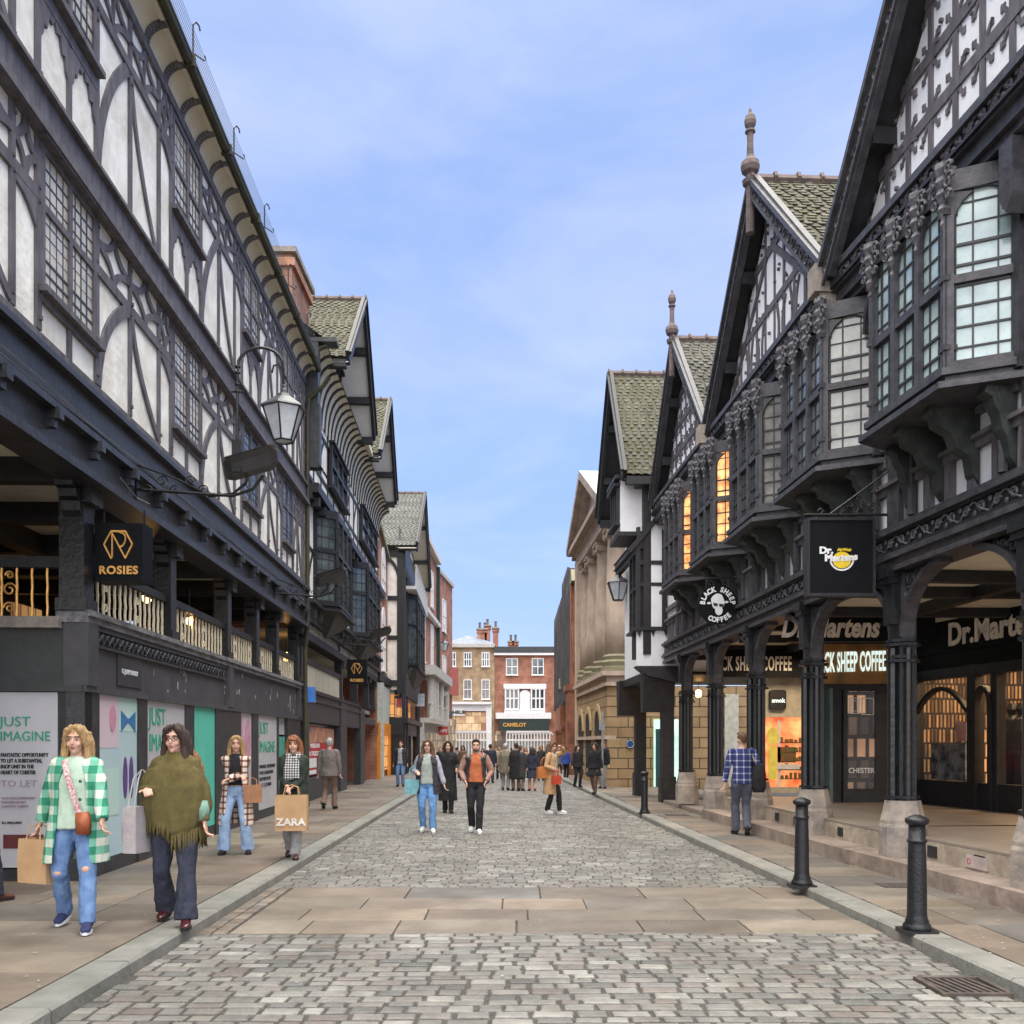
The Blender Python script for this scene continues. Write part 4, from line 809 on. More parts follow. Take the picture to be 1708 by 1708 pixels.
m=FL.mb(); m.box(a+.5,b-1.7,.0,.1,PZ+.3,1.95); m.build('lit_window',M_shelf('lit_amber_interior',(.45,.18,.05),(.95,.5,.16),(.12,.06,.03),.3,.5,.6),B); para(FL,a+1.6,2.12,['THE','SHOP'],.2,ink,B,1.8,s=1,w=.205) if 0 else None
# slate gabled house with black oriel
f0,f1=45.3,58; ap=(f0+f1)/2+.6
B=thing('slate_gabled_house','grey slated house with a black oriel window and a white balcony under its gable','timber building',tuple(FL.P(f0,0,0)))
m=FL.mb(); m.box(f0+.4,f1-.6,-5,.75,4.2,10.9); m.build('wall',plaster,B)
gable(FL,ap,f0,f1,11.1,15.4,1.45,5.5,B,patA(ap,f0,f1,11.1,15.3),rmat=slateG,ov=.9,bw=.5)
G=Fac(tuple(FL.P(f0+.4,.75,0).xy),tuple(FL.P(f0+.4,-4,0).xy),1)
if G.n.y>0: G.n=-G.n
m=G.mb(); m.box(-.02,.28,-.05,.08,4,10.9); m.box(.9,1.2,-.05,.07,4,10.9); m.strip([(0,10.75),(4,10.75)],.3,-.05,.09); m.strip([(0,8.6),(4,8.6)],.22,-.05,.07); m.strip([(0,6.7),(4,6.7)],.2,-.05,.07); m.strip([(0,4.5),(4,4.5)],.3,-.05,.07); m.strip(bez((.2,9.6),(.3,10.3),(.9,10.7),5),.14,-.05,.06); m.build('side_timbers',pitch,B)
m=FL.mb(); m.box(f0+.4,f1-.6,.74,.86,9.8,11); m.box(f0+.4,f1-.6,.74,.88,3.9,5.0); 
for u in (f0+.5,f0+2.1,f1-2.4,f1-.8): m.box(u-.2,u+.2,.7,.86,.1,10)
m.build('timber_frame',pitch,B)
oriel(FL,f0+2.2,f1-2.4,.8,1.25,5.6,9.0,B,cant=.9,lights=3,pane=glassD,trans=7.6,leads=(1,1),base=1.0,corb=4)
m=FL.mb(); m.box(f0+1,f1-1.2,.8,1.35,9.15,9.3); m.box(f0+1,f1-1.2,1.28,1.36,10.25,10.35); u=f0+1.1
while u<f1-1.2: m.box(u,u+.07,1.29,1.35,9.3,10.25); u+=.26
m.build('balcony',M('pale_balcony_paint',(.6,.6,.58),.6),B)
m=FL.mb(); m.box(f0,f1-.4,-.1,1.0,2.6,2.85); m.box(f0,f1-.4,-.1,.8,2.0,2.6); [m.box(u,u+.5,0,.8,.1,2.1) for u in (f0+.1,f0+5,f1-1.6)]; m.build('shopfront',iron,B)
m=FL.mb(); m.box(f0+.4,f1-.6,-.3,.5,.1,2.1); m.build('lit_window',M_shelf('dim_lit_shop',(.12,.09,.07),(.6,.46,.3),(.05,.04,.04),.5,.6,.35),B)
m=FL.mb(); m.box(f0+.5,f1-1,.1,.3,2.9,4.0); m.build('balcony_recess',MATS['lit_amber_interior'],B)
# L5 and L6: frontages that swing toward the viewer
F5=Fac((X(697,60),60),(X(728,72),72),1)
B=thing('brick_house','brick house with a white columned shopfront and heavy white cornice, upper left of the street','brick house',tuple(F5.P(0,0,0))); L=12.2
box_building(B,F5,-1,L,0,15.3,brick); m=F5.mb(); m.box(-1,L+.1,0,.35,15.2,15.6); m.box(-1,L,0,.3,10.4,10.7) ; m.build('cornice',M('white_trim',(.72,.70,.66),.7),B)
for uc in (3,8.5):
    sash(F5,uc,12.7,1.6,2.6,.02,B,pane=glassL); sash(F5,uc,8.6,1.5,3.1,.02,B,pane=M_glass('blank_white_blind',(.62,.63,.62),(.5,.52,.52)))
m=F5.mb(); m.box(-1,L,0,1.2,5.9,6.5); m.box(-1,L,0,.9,2.9,3.2); 
for u in (0,1.6,3.4,7,11.5): m.tube([(u,.8,3.2),(u,.8,5.9)],.22,10)
m.box(-1,L,0,.5,.1,2.9); u=-.5
while u<L: m.box(u,u+.08,.8,.86,3.2,4.1); u+=.4
m.box(-1,L,.78,.88,4.1,4.2); m.build('portico',M('pale_stone_paint',(.58,.57,.54),.6),B)
m=F5.mb(); m.box(.5,L-.5,.5,.56,.3,2.3); m.build('lit_window',MATS['dim_lit_shop'],B)
F6=Fac((X(727,72),72),(X(753,80),80),1); L=8.5
B=thing('brick_house','tall dark red brick corner house carrying a lantern and an oval sign','brick house',tuple(F6.P(0,0,0)))
box_building(B,F6,0,L,0,14.9,brick); m=F6.mb(); m.box(0,L+.1,-.1,.15,14.8,15.1); m.build('coping',M('pale_coping',(.5,.48,.44),.8),B)
for z,h in ((11.8,2.6),(6.8,3.6)): sash(F6,L*.45,z,1.8,h,.02,B,pane=M_glass('blank_white_blind',(.62,.63,.62),(.5,.52,.52)))
m=F6.mb(); m.box(0,L-.6,0,.12,3.9,4.3); m.box(0,L-.3,0,.1,.1,2.6); m.box(0,.2,.0,.3,.1,15); m.build('shopfront',M('dark_green_paint',(.03,.05,.045),.5),B); m=F6.mb(); m.box(.4,L-.4,.3,.4,.4,3.6); m.build('lit_window',MATS['dim_lit_shop'],B)
m=MB(); x0,x1=X(750,80),X(752,80); m.box(X(746,79),X(764,79),79,80,Z(1160,80),Z(1115,80)); m.build('red_awning',M('faded_red_awning',(.5,.16,.14),.7),B)
yl=68; lantern('black street lantern on a scrolled arm in front of the dark red corner house',(X(741,yl),yl,Z(1064,yl)),.95,cat='street lantern',hang=[(X(727,yl),yl,Z(1080,yl)),(X(727,yl),yl,Z(1045,yl)),(X(733,yl),yl,Z(1037,yl)),(X(741,yl),yl,Z(1042,yl)),(X(741,yl),yl,Z(1064,yl))])
def plate(label,px0,px1,py0,py1,Y,mat,txt=None,tm=None,size=None,dp=.06,oval=False,name='hanging_sign'):
    x0,x1,z0,z1=X(px0,Y),X(px1,Y),Z(py1,Y),Z(py0,Y); t=thing(name,label,'sign',((x0+x1)/2,Y,z0)); cx,cz=(x0+x1)/2,(z0+z1)/2
    m=MB()
    if oval: m.T=lambda a,b,c:Vector((a,Y-b+dp,c)); m.prism([(cx+(x1-x0)/2*math.cos(k*PI/10),cz+(z1-z0)/2*math.sin(k*PI/10)) for k in range(20)],0,dp)
    else: m.box(x0,x1,Y,Y+dp,z0,z1)
    m.build('board',mat,t); 
    m=MB(); m.tube([(x0+.04,Y+dp/2,z1-.02),(x0+.04,Y+dp/2,z1+.1),(x0-.35,Y+dp/2,z1+.1)],.02,5); m.build('hanger',iron,t)
    if txt: text(txt,size or (z1-z0)*.4,front(cx,Y-.01,cz-(size or (z1-z0)*.4)*.33),tm or ink,t,bold=.004)
    return t
plate('navy hanging sign with a gold crest below the black oriel',651,672,1145,1165,46,M('navy_sign',(.02,.035,.10),.4),'O',gold,.5)
plate('pink flag hanging next to the navy sign',661,677,1148,1180,47,M('pink_flag',(.75,.16,.42),.6,(.65,.35,.5),5))
plate('pale blue hanging sign in front of the white columns',685,708,1157,1178,55,M('pale_blue_sign',(.55,.62,.72),.5),'Atelier' if 0 else None)
plate('white oval hanging sign at the corner of the dark red brick house',725,747,1151,1162,70,white,oval=True)
plate('small red and white sign at the corner of the far shops',728,747,1212,1226,68,M('red_sign',(.5,.05,.05),.5),'SALE' if 0 else 'CAFE',white,.32)
# ---------------------------------------------------------------- houses closing the street
YB=90; ZB=lambda py:Z(py,YB); XB=lambda px:X(px,YB); FB=Fac((XB(747),YB),(XB(940),YB),1)
if FB.n.y>0: FB.n=-FB.n
ub=lambda px:(px-747)/FP*YB
B=thing('buff_stone_house','buff stone house with white sash windows closing the street, over a white shopfront','stone house',tuple(FB.P(ub(790),0,0)))
m=FB.mb(); m.box(ub(735),ub(825),-6,0,0,ZB(1078)); m.build('wall',buff,B); m=FB.mb(); m.box(ub(735),ub(825)+.05,0,.25,ZB(1080),ZB(1074)); m.build('parapet',M('pale_coping',(.5,.48,.44)),B)
m=MB(); c=FB.P(ub(778),-3,ZB(1054)); c2=FB.P(ub(792),-3,ZB(1056)); e=[FB.P(ub(735),.2,ZB(1075)),FB.P(ub(827),.2,ZB(1075)),FB.P(ub(827),-6,ZB(1075)),FB.P(ub(735),-6,ZB(1075))]; m.quad(e[0],e[1],c2,c); m.quad(e[1],e[2],c2); m.quad(e[2],e[3],c,c2); m.quad(e[3],e[0],c); m.build('roof',M('blue_slate_roof',(.20,.23,.29),.6,(.14,.16,.2),2),B)
for px in (754,780,810):
    sash(FB,ub(px),ZB(1100),ub(747+13),ZB(1088)-ZB(1112),.03,B,mull=2,lx=1,lz=1); 
    if px>760: sash(FB,ub(px),ZB(1150),ub(747+14),ZB(1133)-ZB(1166),.03,B,mull=0,pane=glassB)
m=FB.mb(); m.box(ub(752),ub(820),0,.3,ZB(1186),ZB(1172)); m.box(ub(752),ub(820),0,.6,ZB(1175),ZB(1171)); m.box(ub(811),ub(820),0,.4,0,ZB(1180)); m.box(ub(750),ub(755),0,.4,0,ZB(1180)); m.build('shopfront',white,B)
m=FB.mb(); m.box(ub(756),ub(810),.02,.1,ZB(1220),ZB(1188)); m.build('lit_window',M_shelf('lit_cream_interior',(.3,.15,.08),(.8,.6,.36),(.16,.08,.05),.9,.7,.3),B)
text('SHRUB',.46,lambda x,y,d:FB.P(ub(764.5)+x,.38+d,ZB(1191)+y),ink,B,bold=.02)
m=FB.mb(); m.box(ub(750),ub(776),.3,.36,ZB(1194),ZB(1181)); m.build('shop_sign',white,B)
for px,h,pt in ((803,1046,2),(812,1040,1),(826,1044,1)): chimney(XB(px),YB+2.5,ZB(1078),ZB(h),.9 if pt==2 else .5,.9,brick,B,pt)
B=thing('brick_house','red brick house with white cross windows closing the street, over a black shopfront','brick house',tuple(FB.P(ub(873),0,0)))
m=FB.mb(); m.box(ub(825)+.03,ub(945),-6,-.02,0,ZB(1092)); m.build('wall',brick,B); m=FB.mb(); m.box(ub(824),ub(945),-.02,.3,ZB(1093),ZB(1089)); m.build('cornice',white,B)
m=FB.mb(); m.prism([(ub(824),ZB(1089)),(ub(945),ZB(1089)),(ub(945),ZB(1079)),(ub(824),ZB(1079))],-1.2,.35); m.build('parapet_roof',M('blackish_slate',(.05,.055,.06),.6),B)
for px in (854,897):
    sash(FB,ub(px),ZB(1112),ub(747+20),ZB(1099)-ZB(1127),.0,B,lx=1,lz=1); window(FB,ub(px-12),ub(px+12),ZB(1184),ZB(1148),.02,B,pane=glassD,mull=2,trans=ZB(1165),lx=1,lz=1,fm=white,fw=.14,dp=.25)
m=FB.mb(); m.prism([(ub(867),ZB(1186)),(ub(884),ZB(1186)),(ub(884),ZB(1158))]+[(ub(875.5)+ub(747+8.5)*math.cos(k*PI/8),ZB(1158)+ub(747+7)*math.sin(k*PI/8)) for k in range(1,8)]+[(ub(867),ZB(1158))],.0,.2); m.box(ub(840),ub(911),0,.3,ZB(1149),ZB(1141)); m.box(ub(841),ub(909),0,.28,ZB(1189),ZB(1185)); m.box(ub(827),ub(919),0,.5,ZB(1199),ZB(1189)); m.build('bay_trim',white,B)
m=FB.mb(); m.box(ub(832),ub(915),0,.45,ZB(1219),ZB(1199)); m.build('shop_fascia',M('dark_green_paint',(.03,.05,.045)),B); text('CAMELOT',.48,lambda x,y,d:FB.P(ub(858)+x,.5+d,ZB(1212)+y),gold,B,bold=.02)
m=FB.mb(); m.box(ub(826),ub(920),.0,.02,0,ZB(1219)); m.build('shop_window',MATS['dim_lit_shop'],B)
for px in (852,860): chimney(XB(px),YB+3,ZB(1082),ZB(1066),.45,.6,brick,B,1)
m=FB.mb(); m.prism([(ub(858),ZB(1080)),(ub(898),ZB(1080)),(ub(872),ZB(1072))],-5,-4); m.build('back_roof',slateG,B)
# white footbridge-like balustrades in front of the far shops, market umbrella
for a,b,lab in ((751,812,'white pierced balustrade in front of the buff stone house'),(845,917,'white arched balustrade in front of the black fascia shop')):
    t=thing('balustrade',lab,'balustrade',(XB((a+b)/2),YB-4,0)); Y=YB-4; m=MB(); m.box(X(a,Y),X(b,Y),Y,Y+.15,Z(1222,Y),Z(1219,Y)); m.box(X(a,Y),X(b,Y),Y,Y+.15,Z(1236,Y),Z(1233,Y)); m.build('rail',white,t)
    m=MB(); n=int((b-a)/5)
    for i in range(n+1):
        x=X(a,Y)+(X(b,Y)-X(a,Y))*i/n; m.box(x-.05,x+.05,Y+.02,Y+.12,0,Z(1221,Y))
        if i<n: m.tube([(x+.27*(1+math.cos(q)),Y+.07,Z(1226,Y)+.22*math.sin(q)) for q in [PI*k/6 for k in range(7)]],.04,4)
    m.build('arches',white,t); m=MB(); m.box(X(a,Y),X(b,Y),Y+.3,Y+.5,0,Z(1237,Y)); m.build('plinth',M('grey_plinth_paint',(.42,.42,.40),.6),t)
# ---------------------------------------------------------------- ornate black building on the right
FR=Fac((5.0,0),(5.0-4.43,100),-1); UB=12.3
p=FR.P(UB,0,0); FN=Fac((p.x+.0975*p.y,0),(p.x+.0975*p.y-9.75,100),-1)
UBn=(p-FN.o).dot(FN.d)
PW=M('carved_panel_wood',(.15,.145,.16),.6,(.05,.05,.06),18,.6,20)
B=thing('ornate_timber_building','ornate carved black timber building with gables and bay windows over an arched arcade','timber building',tuple(FR.P(12,0,0)))
ARC=((FR,UB,24.0),(FN,5.4,UBn+.02))
pil=[(FN,8.72),(FN,11.25),(FR,13.95),(FR,16.7),(FR,19.45),(FR,22.1)]
def frieze(F,a,b,w,z0,z1,B,step=.26,name='carved_frieze'):
    m=F.mb(); m.box(a,b,w-.12,w,z0,z1); m.box(a,b,w,w+.035,z0,z0+.03); m.box(a,b,w,w+.035,z1-.03,z1); o=m.build(name,pitch,B)
    m=F.mb(); u=a+step/2; k=0; h=(z1-z0)/2
    while u<b-step/2:
        s=1 if k%2 else -1; cz=(z0+z1)/2; scroll(m,(u,w+.012,cz),h*.55,(1,0,0),(0,0,1),.014,1.35,F.P,s); m.tube([(u-step*.5,w+.01,cz-s*h*.7),(u,w+.018,cz-s*h*.2),(u+step*.5,w+.01,cz+s*h*.7)],.014,4,T=F.P); m.ball((u+step*.45,w+.012,cz-s*h*.4),(.035,.012,.03),6,T=F.P); u+=step; k+=1
    m.build('vine_carving',PW,o); return o
for F,a,b in ARC:
    m=F.mb(); m.box(a,b,-.25,-.02,4.1,7.3); m.build('wall',plasterw,B)
    m=F.mb(); m.box(a,b,-.3,.1,3.62,3.84); m.box(a,b,.1,.16,3.76,3.82); m.box(a,b,.1,.13,3.62,3.67); m.box(a,b,-.1,.16,4.06,4.11); m.box(a,b,-.1,.1,4.11,4.16); m.build('arcade_beam',blackr,B)
    frieze(F,a,b,.08,3.84,4.06,B)
    m=F.mb(); m.box(a,b,-.2,.28,7.12,7.2); m.box(a,b,-.2,.34,7.2,7.34); m.box(a,b,-.2,.4,7.34,7.4); m.box(a,b,-.2,.46,7.52,7.6); m.box(a,b,-.2,.32,7.4,7.52); m.build('eave_beam',blackr,B)
    frieze(F,a,b,.4,7.37,7.55,B,.2)
    m=F.mb(); m.box(a,b,-.02,.05,4.58,4.68); m.box(a,b,-.02,.1,4.66,4.7); m.box(a,b,-.02,.05,4.92,5.02)
    u=a+.1
    while u<b: m.box(u-.06,u+.06,-.02,.04,4.14,4.6); u+=.42
    m.build('rail_band',blackw,B)
    m=F.mb(); m.box(a,b,-4.2,-.2,3.7,3.76); m.build('ceiling',cream,B); m=F.mb(); u=a+.4
    while u<b: m.box(u-.08,u+.08,-4.2,-.25,3.56,3.71); u+=1.9
    m.box(a,b,-1.9,-1.74,3.55,3.7); build_each(m,'ceiling_beam',pitch,B)
wst=M('worn_step_stone',(.42,.36,.28),.85,(.27,.22,.18),4,.5,14,patch=1.2)
for F,a,b in ((FR,UB,19.2),(FN,5.4,UBn+.02)):
    m=F.mb(); m.box(a,b,-.12,.3,.02,.27); m.build('step',M('stone_step',(.34,.27,.22),.85,(.22,.17,.15),4,.6,12,patch=1.2),B)
    m=F.mb(); m.box(a,b,-.3,-.12,.2,.5); m.build('plinth',wst,B); m=F.mb(); m.box(a,b,-5.5,-.12,.49,.52); m.build('arcade_floor',M('arcade_paving',(.27,.225,.19),.45,(.20,.165,.14),1.5,.1,spec=.6),B)
    m=F.mb(); u=a+.8
    while u<b-.5:
        if all(abs(u-q)>.5 for f,q in pil if f is F): m.box(u-.09,u+.09,-.12,-.112,.32,.44)
        u+=.9
    build_each(m,'vent_hole',pitch,B)
m=FR.mb(); m.box(19.2,24,-6,.1,.1,.17); m.build('arcade_floor',MATS['arcade_paving'],B)
def bigpost(F,u,B):
    m=F.mb(); oc=lambda r,z:[(u+r*math.cos(R(22.5+45*k)),r*math.sin(R(22.5+45*k))-.06,z) for k in range(8)]
    prof=[(.27,.2),(.27,.62),(.255,.66),(.255,.7),(.23,.78),(.20,.93)]
    vs=[q for r,z in prof for q in oc(r,z)]; m.add(vs,[(i*8+k,i*8+(k+1)%8,i*8+8+(k+1)%8,i*8+8+k) for i in range(5) for k in range(8)]+[tuple(range(40,48))]); o=m.build('stone_base',stoneb,B)
    m=F.mb(); m.box(u-.11,u+.11,-.17,.04,.9,3.65)
    m.tube([(u,.07,.9),(u,.07,2.72)],.06,8); m.tube([(u-.12,-.06,.9),(u-.12,-.06,2.72)],.05,8); m.tube([(u+.12,-.06,.9),(u+.12,-.06,2.72)],.05,8)
    for z,r in ((2.55,.2),(2.6,.17),(2.74,.21),(2.79,.18),(.95,.2)): m.lathe([(r,0),(r,.035)],8,(u,-.05,z),F.P)
    m.box(u-.1,u+.1,-.02,.13,3.0,3.62); m.box(u-.13,u+.13,-.02,.2,3.55,3.66); m.box(u-.12,u+.12,-.02,.17,3.48,3.55)
    m.build('post',blackp,B)
    for s in (-1,1):
        c=bez((u+s*.12,2.85),(u+s*.16,3.5),(u+s*.95,3.6),8); m=F.mb()
        m.strip(c,.07,-.12,.04); m.strip([(u+s*.12,2.8),(u+s*.12,3.6)],.05,-.1,.02)
        for k,(dx,z,r) in enumerate(((.2,3.35,.09),(.24,3.5,.08),(.38,3.5,.08),(.19,3.18,.06),(.52,3.54,.05),(.64,3.57,.04))): scroll(m,(u+s*dx,-.02,z),r,(1,0,0),(0,0,1),.018,1.2,F.P,s); scroll(m,(u+s*dx+.02,-.06,z),r*.7,(1,0,0),(0,0,1),.016,1.1,F.P,-s)
        m.prism([(u+s*.12,3.62),(u+s*.12,3.0)]+[(x,z) for x,z in c[1:]]+[(u+s*.95,3.62)],-.1,-.07); m.build('arch_bracket',blackr,B)
for F,u in pil: bigpost(F,u,B)
oc=[(FN,9.98,'E'),(FR,12.62,'D'),(FR,15.33,'C'),(FR,18.08,'B'),(FR,20.78,'A')]
for F,c,k in oc:
    if k=='D': c=12.66
    pn={'E':glassR,'D':glassD,'C':glassD,'B':glassD,'A':glassD}[k]; pp={1:{'E':glassR,'D':M_glass('leaded_glass_green_brown',(.36,.39,.32),(.24,.22,.2),3),'C':glassB,'B':glassG,'A':glassG}[k],3:pn if k!='D' else M_glass('leaded_glass_grey_blue',(.22,.27,.30),(.08,.10,.12),3)}
    o=oriel(F,c-1.08,c+1.08,.0,.55,5.2,6.98,B,cant=.34,lights=3,pane=pn,trans=6.05,leads=(3,9),fm=blackr,base=.0,arch=.32,corb=4,panes=pp)
    m=F.mb()    # carved canopies over the lights
    for i in range(4):
        u=c-.74+i*.49; m.lathe([(.01,-.44),(.035,-.38),(.02,-.33),(.06,-.24),(.035,-.19),(.075,-.1),(.05,-.05),(.085,.02),(.06,.07),(.09,.14),(.08,.2)],6,(u,.6,6.98),F.P)
        for s in (-1,1):
            for dz,r in ((-.02,.09),(.1,.07),(-.15,.05)): scroll(m,(u+s*.12,.62,6.98+dz),r,(1,0,0),(0,0,1),.016,1.2,F.P,s)
    m.box(c-.8,c+.8,.5,.57,6.9,7.14)
    m.build('carved_canopy',PW,o)
    m=F.mb(); m.strip(bez((c-1.08,6.6),(c-1.1,7.0),(c-1.38,7.1),6),.07,.1,.2); m.strip(bez((c-1.2,.0),(0,0),(0,0),2),.01,0,.01) if 0 else None
    G0=F.P(c-1.08,.02,0); m.box(c-1.16,c-1.04,-.02,.1,5.1,7.15); m.box(c+1.04,c+1.16,-.02,.1,5.1,7.15); build_each(m,'jamb_post',blackr,o)
for F,u in pil:
    m=F.mb(); m.box(u-.13,u+.13,-.02,.06,4.16,7.1)
    for s in (-1,1): m.strip(bez((u+s*.13,4.9),(u+s*.2,5.3),(u+s*.42,5.4),6),.09,-.02,.05); m.tube([(u+s*.42,.06,4.2),(u+s*.42,.06,4.95)],.05,7)
    m.prism([(u-.1,7.1),(u+.1,7.1),(u+.1,6.6),(u,6.45),(u-.1,6.6)],.06,.3); m.build('wall_post',blackr,B)
def patX(a,f0,f1,ze,za,style):
    def f(m,wb):
        w0,w1=wb-.02,wb+.016; H=za-ze; hw=(f1-f0)/2
        edge=lambda u:ze+H*(1-abs(u-a)/( (f1-a) if u>a else (a-f0)))
        if style==0:      # struts fanning with curved braces
            for t in (.04,.34,.66): z=ze+H*t; k=1-t; m.strip([(a-(a-f0)*k*.93,z),(a+(f1-a)*k*.93,z)],.11,w0,w1+.01)
            u=f0+.45
            while u<f1-.4:
                m.strip([(u,ze),(u,edge(u)-.1)],.075,w0,w1); u+=.46
            for s in (-1,1):
                m.strip([(a+s*hw*.85,ze+.1),(a+s*.05,za-.9)],.10,w0,w1+.012)
                for j in range(3): x=a+s*(.3+j*.6); m.strip(bez((x,ze+.12),(x+s*.26,ze+.45),(x,ze+H*.33),6),.06,w0,w1+.004); m.strip(bez((x+s*.44,ze+.12),(x+s*.16,ze+.45),(x+s*.44,ze+H*.3),6),.06,w0,w1+.005)
        else:             # square panels with cusped quatrefoils
            zs=[ze+.1+.62*k for k in range(int(H/.62)+1)]
            for z in zs: k=1-(z-ze)/H; m.strip([(a-(a-f0)*k*.95,z),(a+(f1-a)*k*.95,z)],.13,w0,w1+.01)
            n=int((f1-f0)/.46); 
            for i in range(1,n): u=f0+(f1-f0)*i/n; m.strip([(u,ze),(u,max(ze+.1,edge(u)-.15))],.09,w0,w1)
            for z in zs:
                for i in range(1,n):
                    u=f0+(f1-f0)*(i+.5)/n
                    if edge(u)-z<.5: continue
                    for sx in (-1,1):
                        for sz in (-1,1):
                            m.strip([(u+sx*.2,z+.31+sz*.27),(u+sx*.07,z+.31+sz*.1)],.055,w0,w1,.025); m.box(u+sx*.09-.03,u+sx*.09+.03,w0,w1-.004,z+.31+sz*.14-.03,z+.31+sz*.14+.03)
        pg=[(f0+(f1-f0)*random.random(),ze+H*random.random()) for _ in range(150)]
        for u,z in pg:
            if z<edge(u)-.25: m.box(u-.014,u+.014,wb,w1+.02,z-.014,z+.014)
    return f
gable(FR,21.15,18.3,23.7,7.62,10.6,.45,5,B,patX(21.15,18.4,23.6,7.62,10.5,1),bw=.3,carve=True,wb=.16,finial=.75,rmat=slate,soff=pitch,wall=plasterw)
gable(FR,15.25,12.15,18.25,7.62,10.65,.45,5,B,patX(15.25,12.3,18.1,7.62,10.5,0),bw=.34,carve=True,wb=.16,finial=.78,rmat=slateM,soff=pitch,wall=plasterw)
gable(FN,9.05,6.0,12.1,7.62,11.25,.5,5,B,patX(9.05,6.0,12.1,7.62,11.1,1),bw=.36,carve=True,wb=.16,rmat=slate,soff=pitch,wall=plasterw)
m=MB(); slates(m,FR.P(11.5,-.2,7.7),FR.P(23.7,-.2,7.7),FR.P(23.7,-3.5,10.4),FR.P(11.5,-3.5,10.4),.35,.25); m.build('main_roof',slateG,B)
m=MB(); m.quad(FR.P(5,-9.5,0),FR.P(24,-9.5,0),FR.P(24,-9.5,7.6),FR.P(5,-9.5,7.6)); m.build('rear_wall',brick,B)
for (q,z,s) in ((12.2,7.9,.16),(18.28,7.9,.14)):
    m=FR.mb(); m.prism([(q-.2,7.62),(q+.2,7.62),(q+.28,8.15),(q-.28,8.15)],-.6,.3); m.build('lead_valley',M('lead_sheet',(.38,.42,.46),.5,(.3,.33,.37),4),B)
    m=FR.mb(); m.box(q-.13,q+.13,.3,.62,7.35,7.7); m.box(q-.09,q+.09,.3,.54,7.1,7.35); m.build('gargoyle_block',stoneb,B)
m=FN.mb(); m.box(FN.u(1630),FN.u(1594),-.12,-.108,.30,.43); o=m.build('notice_plate',M('notice_white',(.5,.42,.40),.5),B); m=FN.mb(); uu=FN.u(1600); m.strip([(uu+.03*math.cos(k*PI/6),.365+.03*math.sin(k*PI/6)) for k in range(13)],.008,-.108,-.105); m.build('red_ring',M('red_sign',(.5,.05,.05)),o)
# ---------------------------------------------------------------- shops inside the right arcade
FL_=.52
def lit(name,c,c2,e,sc=2.5): return M(name,c,.6,c2,sc,0,emit=e)
amber=M_shelf('shop_amber_light',(.10,.045,.02),(.80,.38,.12),(.07,.04,.02),.10,.30,1.2,.03)
def shelf_goods(m,F,u0,u1,z0,z1,w,n=5,k=8):
    for i in range(n):
        z=z0+(z1-z0)*i/n; m.box(u0,u1,w,w+.25,z,z+.02)
        for j in range(k): u=u0+(u1-u0)*(j+.5)/k; h=random.uniform(.08,.2); m.tone=random.random(); m.box(u-.06,u+.05,w+.05,w+.2,z+.02,z+.02+h)
# shoe shop: wall running toward the viewer
A=Vector((7.33,17.2,0)); C=Vector((7.33+.185*11,17.2-11,0)); FS=Fac(C.xy,A.xy,-1); LS=(A-C).length
S=thing('shoe_shop','black fronted shoe shop with large pale slab lettering and arched windows, inside the right arcade','shop',tuple(FS.P(6,0,FL_)))
us=lambda px,w=0:FS.u(px,w)
m=FS.mb(); m.box(0,LS,-.1,.1,3.15,3.75); m.box(0,LS,-.1,.05,2.85,3.15); m.build('fascia',signblack,S)
slab=M('stone_coloured_lettering',(.86,.78,.68),.6,bump=0)
ta=us(1590); text('Dr.Martens',.52,lambda x,y,d:FS.P(ta-x,.105+d,3.27+y),slab,S,sx=.95,bold=.018,align='LEFT',label='pale slab serif shop name')
m=FS.mb(); e=[us(1520),us(1532),us(1618),us(1632),us(1658),us(1668),us(1712)]
for i in range(0,len(e)-1,2): m.box(min(e[i],e[i+1]),max(e[i],e[i+1]),-.1,.06,FL_,2.9)
m.box(0,e[1],-.1,.03,FL_,.95); m.box(0,us(1720)-0,-.1,.03,FL_,.9); m.box(0,LS,-.1,.08,2.72,2.88)
a,b=e[2],e[1]; m.strip(bez((a,2.15),((a+b)/2,2.95),(b,2.15),9),.07,0,.08)
c=(e[3]+e[4])/2; m.strip([(e[4],FL_),(e[4],2.2)]+[(c+(e[3]-e[4])/2*math.cos(PI-k*PI/8),2.2+.3*math.sin(k*PI/8)) for k in range(9)]+[(e[3],FL_)],.08,0,.09); m.build('shopfront',pitch,S)
m=FS.mb(); m.box(.05,LS+7,-2.6,-2.5,FL_,3.2); m.build('lit_interior',amber,S); m=FS.mb(); m.box(LS-.02,LS+.08,-2.5,-.12,FL_,3.2); m.build('end_wall',M_shelf('warm_end_wall',(.06,.035,.02),(.6,.32,.13),(.03,.02,.015),.09,.27,.5,.03),S); m=FS.mb(); m.box(0,LS+7,-2.6,-.1,3.2,3.26); m.build('shop_ceiling',cream,S)
m=FS.mb(); m.box(0,LS,-2.3,-.05,FL_-.03,FL_+.02); m.build('shop_floor',M('shop_wood_floor',(.3,.16,.07),.4),S)
goods=M('shelf_goods',(1,1,1),.5,(.8,.8,.8),3,0,tone=[(.02,.02,.02),(.12,.05,.02),(.5,.35,.15),(.05,.04,.04),(.3,.08,.05),(.03,.03,.03),(.6,.5,.3)])
m=FS.mb(); shelf_goods(m,FS,.3,LS-1.2,.9,2.7,-2.2,5,26); m.build('shoe_shelves',goods,S)
m=FS.mb(); a,b=us(1610,-.3),us(1548,-.3); m.box(a,b,-.35,-.3,.95,1.6); m.build('denim_display',M('denim_display',(.45,.48,.52),.8,(.03,.05,.09),6,0),S)
